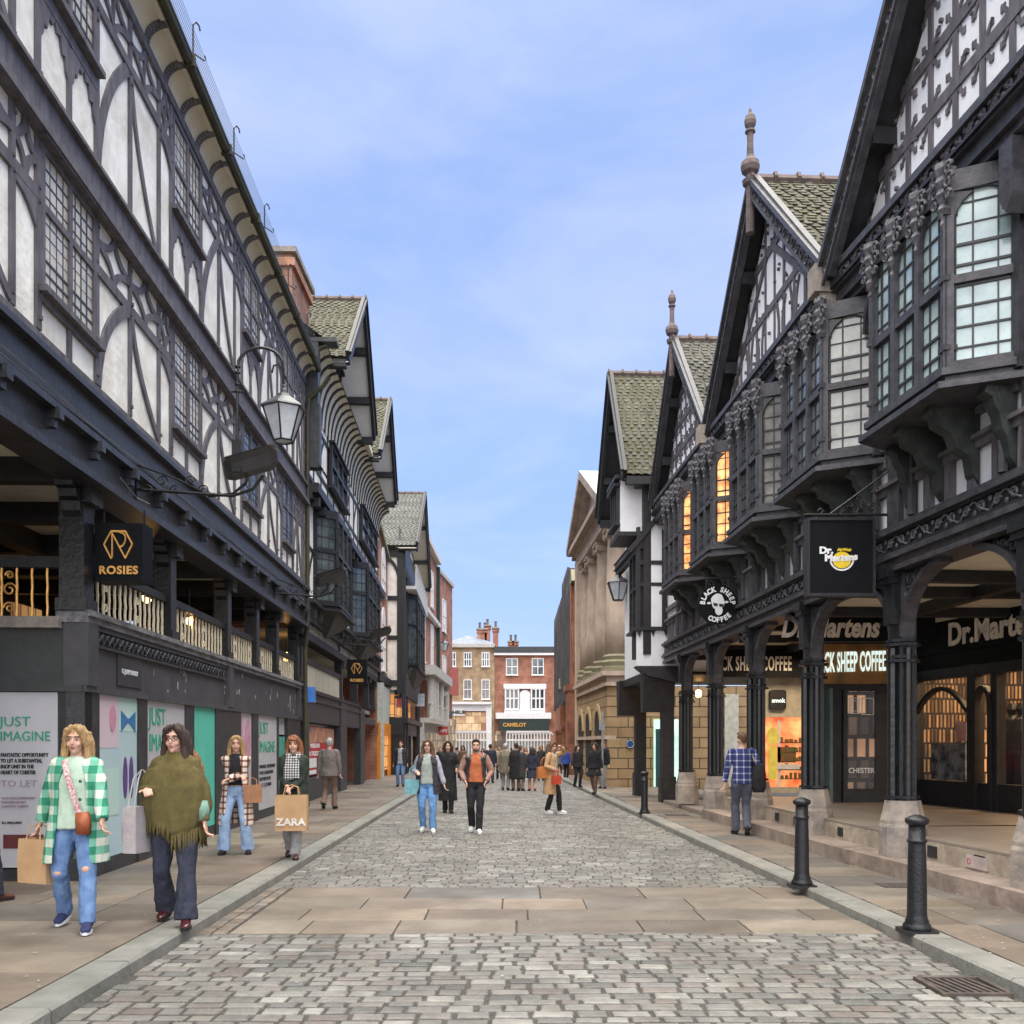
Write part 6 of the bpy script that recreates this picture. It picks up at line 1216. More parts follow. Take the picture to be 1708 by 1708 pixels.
def person(label,x,feet_y_world,h,z0,rz=0,sex='f',bulk=1.,skin=None,hair=('long',brownh,1.35),top=None,topz=.86,coat=None,coatz=.75,gap=0,coatflare=1.1,sleeve=None,pants=jeans,hem=.062,thigh=.098,skirt=None,skirtz=.5,
           feet=((.1,-.02,0),(-.1,.02,0)),hands=None,shoe=None,sole=None,boot=0,yaw=0,pitch=0,lean=0,group=None,lod=0,glasses=False,collar=None,vest=None,sw=1.,cat='person',beard=None,hat=None,fur=None,cuffs=None):
    """pose in a 1.715 m body facing -Y, then scaled to h"""
    t=thing('person',label,cat,(x,feet_y_world,z0),rz,group); k=h/1.715; t.scale=(k,k,k)
    skin=skin or SK; vox=(.0065,.009,.014)[lod]; cv=(.009,.012,.018)[lod]; f=sex=='f'
    shw=(.155 if f else .19)*sw; bl=bulk
    # skeleton
    dz=0; hz=.90
    legs=[]
    for s,(fx,fy,fl) in zip((1,-1),feet):
        hip=Vector((s*.088*bl**.5,0,hz)); ank=Vector((fx,fy,.085+fl)); kn,ank=ik(hip,ank,.425,.415,(s*.05,-1,0)); legs.append((hip,kn,ank,s,fl,fy))
    hands=hands or ((.27,-.02,.80),(-.27,-.02,.80))
    arms=[]
    for s,hd in zip((1,-1),hands):
        sh=Vector((s*shw,.0+lean*.0,1.385)); pole=(s*.45,1,-.35) if len(hd)<4 else hd[3]; el,wr=ik(sh,hd[:3],.275,.245,pole); arms.append((sh,el,wr,s))
    cyaw,syaw=math.cos(yaw),math.sin(yaw); cp,sp_=math.cos(pitch),math.sin(pitch)
    def TH(a,b,c):      # head turn and nod about the neck
        y=b+.0; z=c-1.5; b2=y*cp-z*sp_; c2=y*sp_+z*cp; return Vector((a*cyaw-b2*syaw,a*syaw+b2*cyaw+lean,c2+1.5))
    # body: one continuous skin
    m=MB(); w=bl
    m.tube([(0,0,.84),(0,0,.97),(0,-.005,1.10),(0,0,1.25),(0,.003,1.35),(0,.01,1.42),(0,.012,1.45)],[(.125*w,.09*w),(.14*w,.1*w),(.13*w,.1*w),(.145*w,.105*w),(.15*sw,.09),(.1,.07),(.055,.055)],12)
    m.tube([(0,.012,1.40),TH(0,.0,1.52)],[.056,.052],10)
    m.ball((0,.012,1.605),(.075,.094,.108),14,T=TH); m.ball((0,-.028,1.537),(.055,.062,.07),12,T=TH); m.ball((0,-.05,1.565),(.058,.045,.06),12,T=TH); m.ball((0,-.066,1.492),(.024,.024,.02),8,T=TH)
    m.tube([(0,-.086,1.612),(0,-.103,1.585),(0,-.110,1.564),(0,-.096,1.553)],[.007,.009,.0125,.011],7,T=TH)
    for s in (-1,1): m.ball((s*.077,.008,1.578),(.011,.02,.032),7,T=TH); m.ball((s*.035,-.072,1.555),(.024,.022,.024),7,T=TH)
    m.tube([(-.045,-.078,1.626),(0,-.089,1.624),(.045,-.078,1.626)],.010,6,T=TH); m.ball((0,-.092,1.532),(.02,.01,.011),7,T=TH)
    for hip,kn,ank,s,fl,fy in legs:
        m.tube([hip+Vector((0,0,.04)),hip,hip.lerp(kn,.5),kn,kn.lerp(ank,.35),ank],[.072,.076,.06,.048,.048,.034],10); m.tube([ank+Vector((0,.0,-.0)),ank+Vector((0,-.01,-.045))],[.03,.022],8)
    for sh,el,wr,s in arms:
        m.tube([sh+Vector((-s*.04,0,.01)),sh,sh.lerp(el,.5),el,el.lerp(wr,.4),wr],[.05,.05,.042,.036,.034,.024],9)
        d=(wr-el).normalized(); side=Vector((0,-1,0)); side=(side-d*side.dot(d)).normalized() if abs(d.y)<.95 else Vector((0,0,1)); nr=d.cross(side)*s   # side: across the palm; nr: palm normal
        pc=wr+d*.05; m.tube([wr,wr+d*.03,wr+d*.085],[(.022,.018),(.036,.016),(.04,.015)],8,up=side)
        if lod<2:
            for q,(o_,L) in enumerate(((.03,.066),(.0105,.078),(-.0105,.072),(-.03,.056))):
                b0=wr+d*.075+side*o_; b1=b0+d*L*.5-nr*.008; b2=b1+d*L*.32-nr*.026; b3=b2+d*L*.1-nr*.022; m.tube([b0,b1,b2,b3],[.0095,.009,.0085,.007],6)
            b0=wr+d*.025+side*.03; m.tube([b0,b0+d*.025+side*.025,b0+d*.055+side*.032-nr*.01],[.012,.0105,.009],6)
        else: m.ball(wr+d*.1,(.03,.03,.045),7)
    job(m,'body',skin,t,vox,2)
    # face details
    m=MB(); [m.ball((s*.031,-.0815,1.5955),(.013,.008,.0078),8,T=TH) for s in (-1,1)]; 
    m.build('eyes',eyew if lod==0 else eyem,t,True,local=True)
    if lod==0: m=MB(); [m.ball((s*.031-.001,-.0885,1.5955),(.0075,.004,.0075),8,T=TH) for s in (-1,1)]; m.build('irises',eyem,t,True,local=True)
    m=MB(); [m.tube([(s*.014,-.0935,1.617),(s*.032,-.092,1.622),(s*.05,-.081,1.616)],.0042,5,T=TH) for s in (-1,1)]; m.build('eyebrows',brunette if hair[1] not in (blond,) else brownh,t,True,local=True)
    m=MB(); m.ball((0,-.1035,1.5345),(.021,.006,.0042),8,T=TH); m.ball((0,-.102,1.526),(.017,.006,.0048),8,T=TH); m.build('lips',lipm,t,True,local=True)
    if glasses:
        m=MB()
        for s in (-1,1): m.tube([(s*.034+.025*math.cos(a),-.103,1.593+.019*math.sin(a)) for a in [2*PI*q/12 for q in range(13)]],.0028,5,T=TH); m.tube([(s*.058,-.1,1.597),(s*.08,-.0,1.59)],.0025,4,T=TH)
        m.tube([(-.01,-.105,1.597),(.01,-.105,1.597)],.0025,4,T=TH); m.build('glasses',blk if lod else M('dark_red_rims',(.12,.03,.03),.3),t,local=True)
    # hair
    st,hm,hl=hair; m=MB()
    if st in('short','crop'):
        m.ball((0,.026,1.628),(.082,.094,.096 if st=='short' else .09),14,T=TH); m.tube([(-.06,-.045,1.685),(0,-.062,1.70),(.06,-.045,1.685)],.022,8,T=TH); [m.ball((s*.07,.01,1.625),(.014,.035,.04),7,T=TH) for s in (-1,1)]; m.ball((0,.07,1.575),(.055,.035,.055),8,T=TH)
    elif st=='bald': m.ball((0,.05,1.59),(.083,.07,.075),12,T=TH)
    else:
        m.ball((0,.026,1.622),(.088,.102,.106),14,T=TH)
        if st=='fringe': m.tube([(-.065,-.055,1.66),(0,-.085,1.655),(.065,-.055,1.66)],[.024,.028,.024],8,T=TH)
        for s in (-1,1):
            m.tube([(s*.01,-.05,1.71),(s*.055,-.068,1.675),(s*.08,-.04,1.60),(s*.087,-.015,1.53),(s*.095,-.015,max(hl,1.44)),(s*.085,-.02,hl)],[.022,.026,.026,.03,.032,.012],8,T=TH)
            m.tube([(s*.05,.05,1.65),(s*.08,.06,1.55),(s*.09,.06,max(hl,1.42)),(s*.08,.06,hl-.02)],[.05,.05,.045,.015],8,T=TH)
        m.tube([(0,.07,1.65),(0,.095,1.53),(0,.1,max(hl,1.42)),(0,.1,hl-.05)],[.07,.07,.06,.02],8,T=TH)
    if lod==0 and st not in('short','crop','bald'):
        q_=MB()
        for i in range(150):
            a=random.uniform(-.2,PI+.2) ; ca,sa=math.cos(a),math.sin(a); r=random.uniform(1.0,1.06); e=random.uniform(-.015,.015)
            q_.tube([(ca*.05,.02+sa*.06,1.715),(ca*.088*r,.01+sa*.098*r,1.64),(ca*.097*r+e,.005+sa*.108*r,1.54),(ca*.105*r+e,-.0+sa*.112*r,max(hl,1.44)),(ca*.10*r+e*2,sa*.11*r+e,hl-random.uniform(-.03,.06))],[.003,.005,.005,.0045,.0015],4,T=TH)
        q_.build('hair_strands',hm,t,True,local=True)
    job(m,'hair',hm,t,(.008,.011,.016)[lod],2,.009,(70,70,9))
    # clothes
    mo=MB(); 
    if skirt:
        zt=.98; mo.tube([(0,0,zt),(0,0,.86),(0,0,skirtz)],[(.15*w,.115*w),(.18*w,.14*w),(.20*w+.05,.16*w+.05)],16); job(mo,'skirt',skirt,t,cv,2,.012)
    if not skirt or skirtz>.3:
        m=MB(); m.tube([(0,0,.99),(0,0,.92),(0,.0,.84)],[(.145*w,.11*w),(.172*w,.128*w),(.15*w,.11*w)],12)
        for hip,kn,ank,s,fl,fy in legs:
            lo=ank+Vector((0,.0,-.02)); m.tube([hip+Vector((0,0,.05)),hip+Vector((0,0,-.06)),hip.lerp(kn,.5),kn,kn.lerp(lo,.5),lo],[thigh*w**.5*.95,thigh*w**.5,thigh*.86*w**.5,.068+.1*(hem-.062),.066+(hem-.062)*.5,hem],12)
        job(m,'trousers' if not boot else 'tights',pants,t,cv,2,.011,(13,13,8))
    def armtube(m,r1=.063,r2=.043,to=.97):
        for sh,el,wr,s in arms:
            e=el.lerp(wr,to); m.tube([sh+Vector((-s*.07,.005,.02)),sh+Vector((-s*.01,0,.0)),sh.lerp(el,.5),el,el.lerp(e,.5),e],[r1*.95,r1*1.02,r1*.95,r1*.88,(r1+r2)*.48,r2],10)
    def torso(m,ex,zb,fl=1.):
        m.tube([(0,0,zb),(0,0,(zb+1.0)/2),(0,0,1.02),(0,0,1.14),(0,0,1.27),(0,.003,1.37),(0,.01,1.425),(0,.012,1.45)],[((.165*w+ex)*fl,(.125*w+ex)*fl),((.163*w+ex)*(1+fl)/2,(.122*w+ex)*(1+fl)/2),(.152*w+ex,.116*w+ex),(.145*w+ex,.113*w+ex),(.155*w+ex,.118*w+ex),(.155*sw+ex,.10+ex),(.10*sw+ex,.075+ex),(.062+ex*.6,.06+ex*.6)],18)
    if top:
        m=MB(); torso(m,.012,topz); 
        if not coat or sleeve: armtube(m)
        if sleeve and sleeve is not top: 
            m=MB(); torso(m,.012,topz); job(m,'jumper',top,t,cv,2,.010,(11,11,7)); m=MB(); armtube(m); job(m,'sleeves',sleeve,t,cv,2,.010,(11,11,7))
        else: job(m,'jumper',top,t,cv,2,.010,(11,11,7))
    if coat:
        m=MB()
        if gap:   # open front: a shell with thickness
            rings=[(coatz,(.168*w+.04)*coatflare,(.128*w+.045)*coatflare),((coatz+1.05)/2,(.166*w+.036)*(1+coatflare)/2,(.126*w+.04)*(1+coatflare)/2),(1.05,.155*w+.034,.118*w+.036),(1.2,.152*w+.032,.116*w+.034),(1.31,.16*w+.028,.118*w+.028),(1.385,.14*sw+.03,.098+.026),(1.43,.085,.08)]
            n=22; vs=[]; g0=gap
            for off in (0,.022):
                for (z,rx,ry) in rings:
                    gg_=g0*(1 if z<1.3 else .75)
                    for q in range(n+1): a=-PI/2+gg_+(2*PI-2*gg_)*q/n; vs.append(((rx-off)*math.cos(a),(ry-off)*math.sin(a),z))
            NR=len(rings); S=NR*(n+1); fs=[]
            for i in range(NR-1):
                for q in range(n): a=i*(n+1)+q; fs.append((a,a+1,a+n+2,a+n+1)); fs.append((S+a,S+a+n+1,S+a+n+2,S+a+1))
                for q in (0,n): a=i*(n+1)+q; fs.append((a,a+n+1,S+a+n+1,S+a))
            for q in range(n): fs.append((q,S+q,S+q+1,q+1)); a=(NR-1)*(n+1)+q; fs.append((a,a+1,S+a+1,S+a))
            m.add(vs,fs)
        else: torso(m,.034,coatz,coatflare)
        if not vest: armtube(m,.072,.052)
        else: [m.ball(sh+Vector((-s*.02,0,0)),(.055,.075,.075),8) for sh,el,wr,s in arms]
        if collar: m.tube([(.07,-.075,1.36),(.085,.0,1.43),(.05,.075,1.46),(-.05,.075,1.46),(-.085,.0,1.43),(-.07,-.075,1.36)],.026,8)
        job(m,'gilet' if vest else 'coat',coat,t,cv,2,.011 if not vest else .009,(10,10,6) if not vest else (4,4,26))
    if fur:
        m=MB(); m.tube([(.075,-.09,1.33),(.11,-.03,1.41),(.09,.07,1.46),(0,.11,1.48),(-.09,.07,1.46),(-.11,-.03,1.41),(-.075,-.09,1.33)],[.03,.045,.05,.05,.05,.045,.03],9); job(m,'fur_collar',fur,t,.012,1,.018,(60,60,60))
    # shoes
    for hip,kn,ank,s,fl,fy in legs:
        pt=.0 if fl<.02 else -min(.9,fl*5)   # heel lifted: toe points down
        m=MB(); ms=MB()
        def TF(a,b,c,ank=ank,s=s,pt=pt): 
            y=b; z=c-.085; y2=y*math.cos(pt)-z*math.sin(pt)*-1 if 0 else y*math.cos(pt)+z*math.sin(pt); z2=-y*math.sin(pt)*-1*0+(-y*math.sin(pt)+z*math.cos(pt)); to=s*.16; return Vector((a*math.cos(to)-y2*math.sin(to)+ank.x,a*math.sin(to)+y2*math.cos(to)+ank.y,z2+ank.z))
        m.tube([(0,.065,.045),(0,.045,.055),(0,-.03,.058),(0,-.10,.042),(0,-.155,.034),(0,-.178,.03)],[(.025,.03),(.037,.045),(.04,.045),(.045,.032),(.038,.024),(.02,.014)],10,T=TF)
        m.tube([(0,.02,.05),(0,.015,.115 if not boot else boot)],[.044,.042 if not boot else .058],9,T=TF)
        ms.prism([(.0+.042*math.cos(a)*(1 if math.sin(a)<0 else .86),-.055+.125*math.sin(a)) for a in [2*PI*q/16 for q in range(16)]],0,.022,'uw') if 0 else ms.add([( (.046 if q<8 else .04)*math.cos(a),-.055-.126*math.sin(a),zz) for zz in (.0,.024) for q,a in enumerate([2*PI*i/16 for i in range(16)])],[tuple(range(16)),tuple(range(31,15,-1))]+[(i,(i+1)%16,16+(i+1)%16,16+i) for i in range(16)],TF)
        job(m,'boot' if boot else 'shoe',shoe or blk,t,(.007,.01,.014)[lod],1); ms.build('sole',sole or blk,t,False,local=True)
    t['_k']=k; del t['_k']
    def WP(a,b,c): q=Vector((a,b,c))*k; cr,sr=math.cos(rz),math.sin(rz); return Vector((x+q.x*cr-q.y*sr,feet_y_world+q.x*sr+q.y*cr,z0+q.z))
    t_info=dict(t=t,WP=WP,k=k,arms=arms,legs=legs,TH=TH); return t_info
def bag(label,c,wx,wy,hz,mat,rz=0,handles=None,cat='bag',name='shopping_bag',taper=1.,txt=None,tmat=None,smooth=False):
    """c: centre of the opening at the top"""
    t=thing(name,label,cat,(c[0],c[1],c[2]-hz),rz); m=MB(); q=lambda s,z:[(-wx/2*s,-wy/2*s,z),(wx/2*s,-wy/2*s,z),(wx/2*s,wy/2*s,z),(-wx/2*s,wy/2*s,z)]
    vs=q(1,0)+[(a,b*1.0,c_) for a,b,c_ in q(1.02,hz*.5)]+q(taper,hz); m.add(vs,[(0,1,2,3)]+[(i+k,(i+1)%4+k,(i+1)%4+4+k,i+4+k) for k in (0,4) for i in range(4)]+([(8,9,10,11)] if smooth else []))
    o=m.build('bag_body',mat,t,local=True)
    m=MB(); hh=handles or .12
    for s in (-1,1): m.tube([(-wx*.25,s*wy*.45*taper,hz-.03),(-wx*.2,s*wy*.25,hz+hh*.75),(0,s*.01,hz+hh),(wx*.2,s*wy*.25,hz+hh*.75),(wx*.25,s*wy*.45*taper,hz-.03)],.006,6)
    m.build('handles',mat,t,local=True)
    if txt: text(txt,hz*.28,lambda x,y,d:Vector((x,-wy/2*1.02-.008-d,hz*.16+y))+OFF[t],tmat,t,bold=.004,sx=1.1)
    return t
def px_person(px,fy,ht,z0=0,dist=None):
    """photo column, feet row and head row give the ground point and the height"""
    Y=dist or (EYE-z0)*FP/(fy-HY); return X(px,Y),Y,(EYE+(HY-ht)/FP*Y)-z0
paper=M('kraft_paper',(.50,.32,.17),.8,(.43,.27,.14),5,.3,12)
# --- two women in the left foreground
greenplaid=M_plaid('green_white_check',(.62,.66,.55),(.16,.42,.30),(.03,.22,.13),.135)
x,y,h=px_person(128,1548,1210,PZ)
P=person('woman in green and white checked coat and ripped jeans carrying a paper bag',x,y,h,PZ,rz=R(9),bulk=1.12,hair=('long',blond,1.36),top=cl('mint_sweatshirt',(.47,.60,.48),(.42,.54,.43)),topz=.85,coat=greenplaid,coatz=.56,gap=.62,coatflare=1.16,pants=jeans,hem=.068,thigh=.105,
  feet=((.15,-.24,.0),(-.15,.20,.045)),hands=((.27,-.24,.90),(-.34,.10,.80)),shoe=cl('navy_canvas',(.03,.04,.11),b=.2),sole=white,yaw=R(-4),collar=1,lod=0)
t=P['t']; m=MB(); m.tube([(-.07,-.10,1.42),(-.03,-.165,1.3),(.03,-.175,1.1),(.08,-.17,.93)],[(.022,.004)]*4,6,up=(1,0,0)); m.build('bag_strap',M('striped_strap',(.40,.05,.08),.7,(.65,.62,.58),60,0),t,local=True)
m=MB(); m.tube([(.09,-.17,.99),(.10,-.175,.92),(.10,-.17,.81)],[(.055,.025),(.065,.04),(.06,.04)],8); bo=m.build('belt_bag',cl('rust_leather',(.36,.10,.04),b=.1,rough=.45),t,True,local=True)
m=MB(); [m.ball((.085+.0*z,-.205-(1.3-z)*.05,z),(.014,.006,.014),8) for z in (1.25,1.1)]; build_each(m,'button',M('dark_button',(.03,.08,.06),.4),t,smooth=True,local=True)
m=MB(); lk=P['legs']; [m.ball(kn+Vector((0,-.05,zz)),(.036,.022,.03),8) for (hip,kn,ank,s,fl,fy),zz in zip(lk,(.02,.0))]; build_each(m,'ripped_knee',SK,t,smooth=True,local=True)
wr=P['arms'][1][2]; c=P['WP'](wr.x-.02,wr.y-.0,wr.z-.14); bag('brown paper carrier bag held by the woman in the checked coat',(c.x,c.y,c.z-.0),.30,.14,.36,paper,R(-20),.12,taper=.96)
olive=cl('olive_knit',(.13,.105,.035),(.095,.075,.025),.6,150)
x,y,h=px_person(293,1540,1209,PZ)
P=person('woman in olive fringed poncho and dark flared jeans, with glasses and long dark hair',x,y,h,PZ,rz=R(7),bulk=1.2,hair=('long',ombre,1.2),top=olive,topz=1.0,coat=None,pants=navyc,hem=.098,thigh=.108,
  feet=((.13,-.20,0),(-.12,.20,.04)),hands=((.27,-.10,.84),(-.20,-.17,1.16)),shoe=M('oxblood_leather',(.07,.012,.015),.2,(.05,.01,.012),5,.05,spec=.8),sole=blk,glasses=True,yaw=R(-12),lod=0)
t=P['t']; m=MB(); m.tube([(0,0,.62),(.02,0,.80),(.01,0,1.0),(0,0,1.18),(0,0,1.33),(0,.005,1.41),(0,.01,1.47),(0,.0,1.50)],[(.16,.13),(.26,.18),(.295,.185),(.285,.18),(.23,.145),(.12,.095),(.078,.075),(.072,.07)],20)
m.v=[Vector((v.x,v.y,v.z+(.12*abs(v.x)/.3 if v.z<.9 else 0)+(.10 if v.z<.7 and v.x<0 else 0))) for v in m.v]; job(m,'poncho',olive,t,.009,3,.02,(11,11,2.2))
m=MB(); sh,el,wr,s=P['arms'][0]; m.tube([el.lerp(wr,.3),el.lerp(wr,.6),el.lerp(wr,.96)],[.06,.056,.046],10); m.build('sleeve',cl('sage_knit',(.20,.33,.27)),t,True,local=True)
m=MB()
for i in range(70):
    a=2*PI*i/70; r=.97; x_=.245*math.cos(a); y_=.168*math.sin(a); zz=.72+.10*abs(x_)/.3+(.1 if x_<0 else 0); e=random.uniform(.08,.15); m.tube([(x_,y_,zz+.05),(x_*1.03+random.uniform(-.01,.01),y_*1.05,zz-e*.5),(x_*1.0+random.uniform(-.02,.02),y_*1.03,zz-e)],[.012,.008,.003],4)
m.build('fringe',olive,t,True,local=True)
m=MB(); m.tube([(.02,.1,1.55),(.12,.13,1.42),(.17,.13,1.3),(.20,.10,1.16)],[.04,.06,.05,.015],8); m.tube([(.05,.12,1.5),(.1,.16,1.36),(.13,.16,1.2),(.12,.14,1.08)],[.03,.05,.05,.01],8); job(m,'hair_tips',copper,t,.009,1,.012,(60,60,9))
c=P['WP'](-.27,-.03,1.02); bag('grey tote bag hanging from the shoulder of the woman in the poncho',c,.12,.34,.38,cl('grey_tote',(.42,.38,.38),(.35,.32,.33)),R(-14),.30,smooth=True,name='tote_bag')
# person cut by the left edge
x,y,h=px_person(-44,1508,1212,PZ); person('person in a dark green coat cut off by the left edge of the photo',x,y,h,PZ,rz=R(160),coat=cl('dark_green_coat',(.03,.05,.04)),coatz=.62,top=blk,pants=navyc,shoe=cl('brown_shoe',(.12,.05,.03)),lod=1,hands=((.3,-.1,.85),(-.3,.05,.85)),feet=((.12,.2,.03),(-.1,-.18,0)))
# patterned coat
aztec=M_plaid('zigzag_patterned_knit',(.66,.62,.56),(.30,.12,.07),(.05,.045,.045),.085,.34)
x,y,h=px_person(394,1424,1227,PZ); P=person('young woman in patterned long cardigan and pale flared jeans with folded arms',x,y,h,PZ,rz=R(8),bulk=.92,hair=('long',blond,1.38),top=blk,topz=1.0,coat=aztec,coatz=.42,gap=.6,coatflare=1.35,pants=jeansl,hem=.10,thigh=.1,
  feet=((.17,-.02,0),(-.17,-.05,0)),hands=((-.08,-.21,1.09),(.09,-.23,1.13)),lod=1,yaw=R(5))
c=P['WP'](.24,-.08,1.0); bag('tan handbag on the arm of the young woman in the patterned cardigan',c,.24,.12,.24,cl('tan_leather',(.42,.20,.10),b=.1,rough=.5),R(20),.1,smooth=True,name='handbag')
# woman with large paper bag
x,y,h=px_person(490,1431,1227,PZ); P=person('auburn haired woman in dark green jacket and checked scarf holding a large paper bag',x,y,h,PZ,rz=R(4),bulk=1.08,hair=('fringe',ginger,1.40),top=blk,topz=.95,coat=cl('dark_olive_jacket',(.03,.04,.03),(.02,.026,.02)),coatz=.72,coatflare=1.05,pants=cl('grey_trousers',(.33,.33,.33),(.26,.26,.26)),hem=.078,
  feet=((.05,-.16,0),(-.07,.16,.04)),hands=((.02,-.24,1.0),(-.05,-.23,1.02)),shoe=M('oxblood_leather',(.07,.012,.015)),lod=1)
m=MB(); m.tube([(.09,.02,1.46),(0,.08,1.48),(-.09,.02,1.46),(-.05,-.10,1.42),(.03,-.14,1.38),(.09,.0,1.46)],.042,9); m.tube([(-.03,-.13,1.40),(-.05,-.17,1.25),(-.05,-.175,1.1)],[(.06,.02),(.07,.02),(.075,.02)],8); m.tube([(.05,-.13,1.38),(.05,-.17,1.25),(.05,-.175,1.12)],[(.05,.02),(.06,.02),(.065,.02)],8)
job(m,'scarf',M_plaid('houndstooth_scarf',(.58,.58,.56),(.22,.22,.23),(.02,.02,.025),.035),P['t'],.011,2,.006)
c=P['WP'](.02,-.29,.90); bag('large brown paper bag with big white letters held in front by the auburn haired woman',(c.x,c.y,c.z),.40,.16,.46,paper,R(4),.13,txt='ZARA',tmat=M('white_print',(.85,.82,.76),.6,bump=0))
# old man seen from behind
x,y,h=px_person(549,1350,1231,PZ); person('grey haired man in taupe jacket seen from behind, by the red poster shop',x,y,h,PZ,rz=R(178),sex='m',bulk=1.08,hair=('short',greyh,0),top=blk,coat=cl('taupe_jacket',(.19,.16,.15),(.15,.125,.12)),coatz=.80,pants=cl('brown_trousers',(.23,.15,.12),(.17,.11,.09)),hem=.075,feet=((.1,.16,.07),(-.1,-.12,0)),lod=1,lean=-.03)
x,y,h=px_person(668,1312,1236,PZ); person('man in a dark open jacket and jeans by the orange shopfront',x,y,h,PZ,sex='m',hair=('short',brownh,0),top=cl('pale_grey_top',(.4,.42,.48)),coat=cl('dark_jacket',(.04,.035,.04)),gap=.5,coatz=.8,pants=jeans,lod=2)
# woman with light blue bag, black vest
x,y,h=px_person(713,1388,1234,0); P=person('woman in grey sweatshirt, dark fur trimmed gilet and bright blue jeans, mid street',x,y,h,0,bulk=1.16,hair=('long',brownh,1.40),glasses=True,top=cl('grey_green_sweatshirt',(.34,.38,.36),(.30,.34,.32)),topz=.9,sleeve=cl('lilac_grey_sleeves',(.36,.36,.44)),coat=cl('charcoal_gilet',(.05,.045,.055),(.03,.028,.035)),vest=1,gap=.55,coatz=.72,coatflare=1.1,pants=jeansb,hem=.062,thigh=.108,
  feet=((.11,-.12,0),(-.09,.10,.03)),hands=((.33,-.1,.84),(-.17,-.2,1.12)),shoe=white,sole=white,lod=1,pitch=R(-8),fur=cl('brown_fur',(.20,.11,.06),(.09,.05,.03)))
c=P['WP'](-.26,-.05,.98); bag('light blue shoulder bag carried by the woman in bright blue jeans',c,.26,.16,.26,cl('light_blue_bag',(.22,.50,.55),(.15,.35,.42),rough=.5,b=.1),R(-10),.25,smooth=True,name='shoulder_bag')
x,y,h=px_person(747,1356,1236,0); person('dark haired woman in a long black coat walking behind the couple',x,y,h,0,rz=R(5),hair=('long',brunette,1.35),top=blk,coat=blk,coatz=.30,coatflare=1.15,pants=blk,boot=.3,feet=((.07,-.1,0),(-.06,.08,0)),hands=((.2,-.2,1.05),(-.28,0,.82)),lod=1,collar=1)
# man in orange sweater
x,y,h=px_person(794,1389,1233,0); P=person('bearded man in orange sweater, black quilted gilet and black jeans, mid street',x,y,h,0,sex='m',hair=('short',brunette,0),top=cl('orange_knit',(.50,.15,.06),(.42,.12,.05)),topz=.93,sleeve=cl('pink_beige_sleeves',(.42,.24,.19)),coat=M('black_quilted_nylon',(.035,.035,.04),.35,(.02,.02,.024),8,.3,14,spec=.6),vest=1,gap=.75,coatz=.90,pants=blk,hem=.064,thigh=.1,
  feet=((.06,-.16,0),(-.08,.13,.05)),hands=((.19,-.09,.95,(.8,.8,0)),(-.19,-.09,.95,(-.8,.8,0))),shoe=white,sole=white,lod=1)
m=MB(); m.ball((0,-.05,1.513),(.056,.058,.035),9,T=P['TH']); m.build('beard',brownh,P['t'],True,local=True)
# camel coat woman
x,y,h=px_person(920,1357,1237,0); P=person('woman in a camel coat with one hand raised to her face and white trainers',x,y,h,0,rz=R(62),hair=('long',brownh,1.42),top=cl('white_shirt',(.62,.62,.64)),topz=.85,coat=cl('camel_wool',(.46,.29,.16),(.40,.25,.14)),coatz=.46,gap=.45,coatflare=1.2,pants=blk,hem=.06,thigh=.095,feet=((.08,-.18,0),(-.06,.1,0)),hands=((.12,-.2,1.58,(1,-.3,-.3)),(-.2,-.2,1.05)),shoe=white,sole=white,lod=1,yaw=R(-10),pitch=R(6))
c=P['WP'](-.22,.08,1.12); bag('orange tan handbag on the shoulder of the woman in the camel coat',c,.34,.12,.26,cl('orange_tan_leather',(.55,.20,.06),b=.1,rough=.45),R(20),.22,smooth=True,name='handbag')
c=P['WP'](-.24,-.24,.92); bag('small red carrier bag held by the woman in the camel coat',c,.2,.1,.2,cl('red_carrier',(.6,.08,.04)),R(30),.1)
# man in checked shirt from behind
bp=M_plaid('navy_white_check',(.025,.035,.13),(.16,.18,.32),(.55,.56,.60),.105,.22)
x,y,h=px_person(1238,1393,1221,PZ); P=person('man in navy and white checked shirt walking away on the right pavement',x,y,h,PZ,rz=R(178),sex='m',hair=('crop',brownh,0),top=bp,topz=.86,pants=cl('slate_trousers',(.09,.10,.14),(.07,.075,.10)),hem=.07,feet=((.08,-.14,0),(-.06,.13,.05)),hands=((.29,.0,.86),(-.24,-.12,.93)),lod=1,yaw=R(14))
c=P['WP'](-.26,.05,1.18); t_=thing('backpack','black backpack slung on the right shoulder of the man in the checked shirt','backpack',(c.x,c.y,c.z-.46),R(178)); m=MB(); m.tube([(0,0,0),(0,0,.08),(0,0,.3),(0,0,.42),(0,0,.47)],[(.09,.07),(.12,.09),(.12,.1),(.1,.08),(.05,.04)],12); m.build('pack_body',blk,t_,True,local=True); m=MB(); m.tube([(.02,-.08,.42),(.06,-.1,.55),(.1,-.02,.62),(.08,.08,.5)],.014,6); m.build('strap',cl('tan_strap',(.3,.25,.2)),t_,local=True)
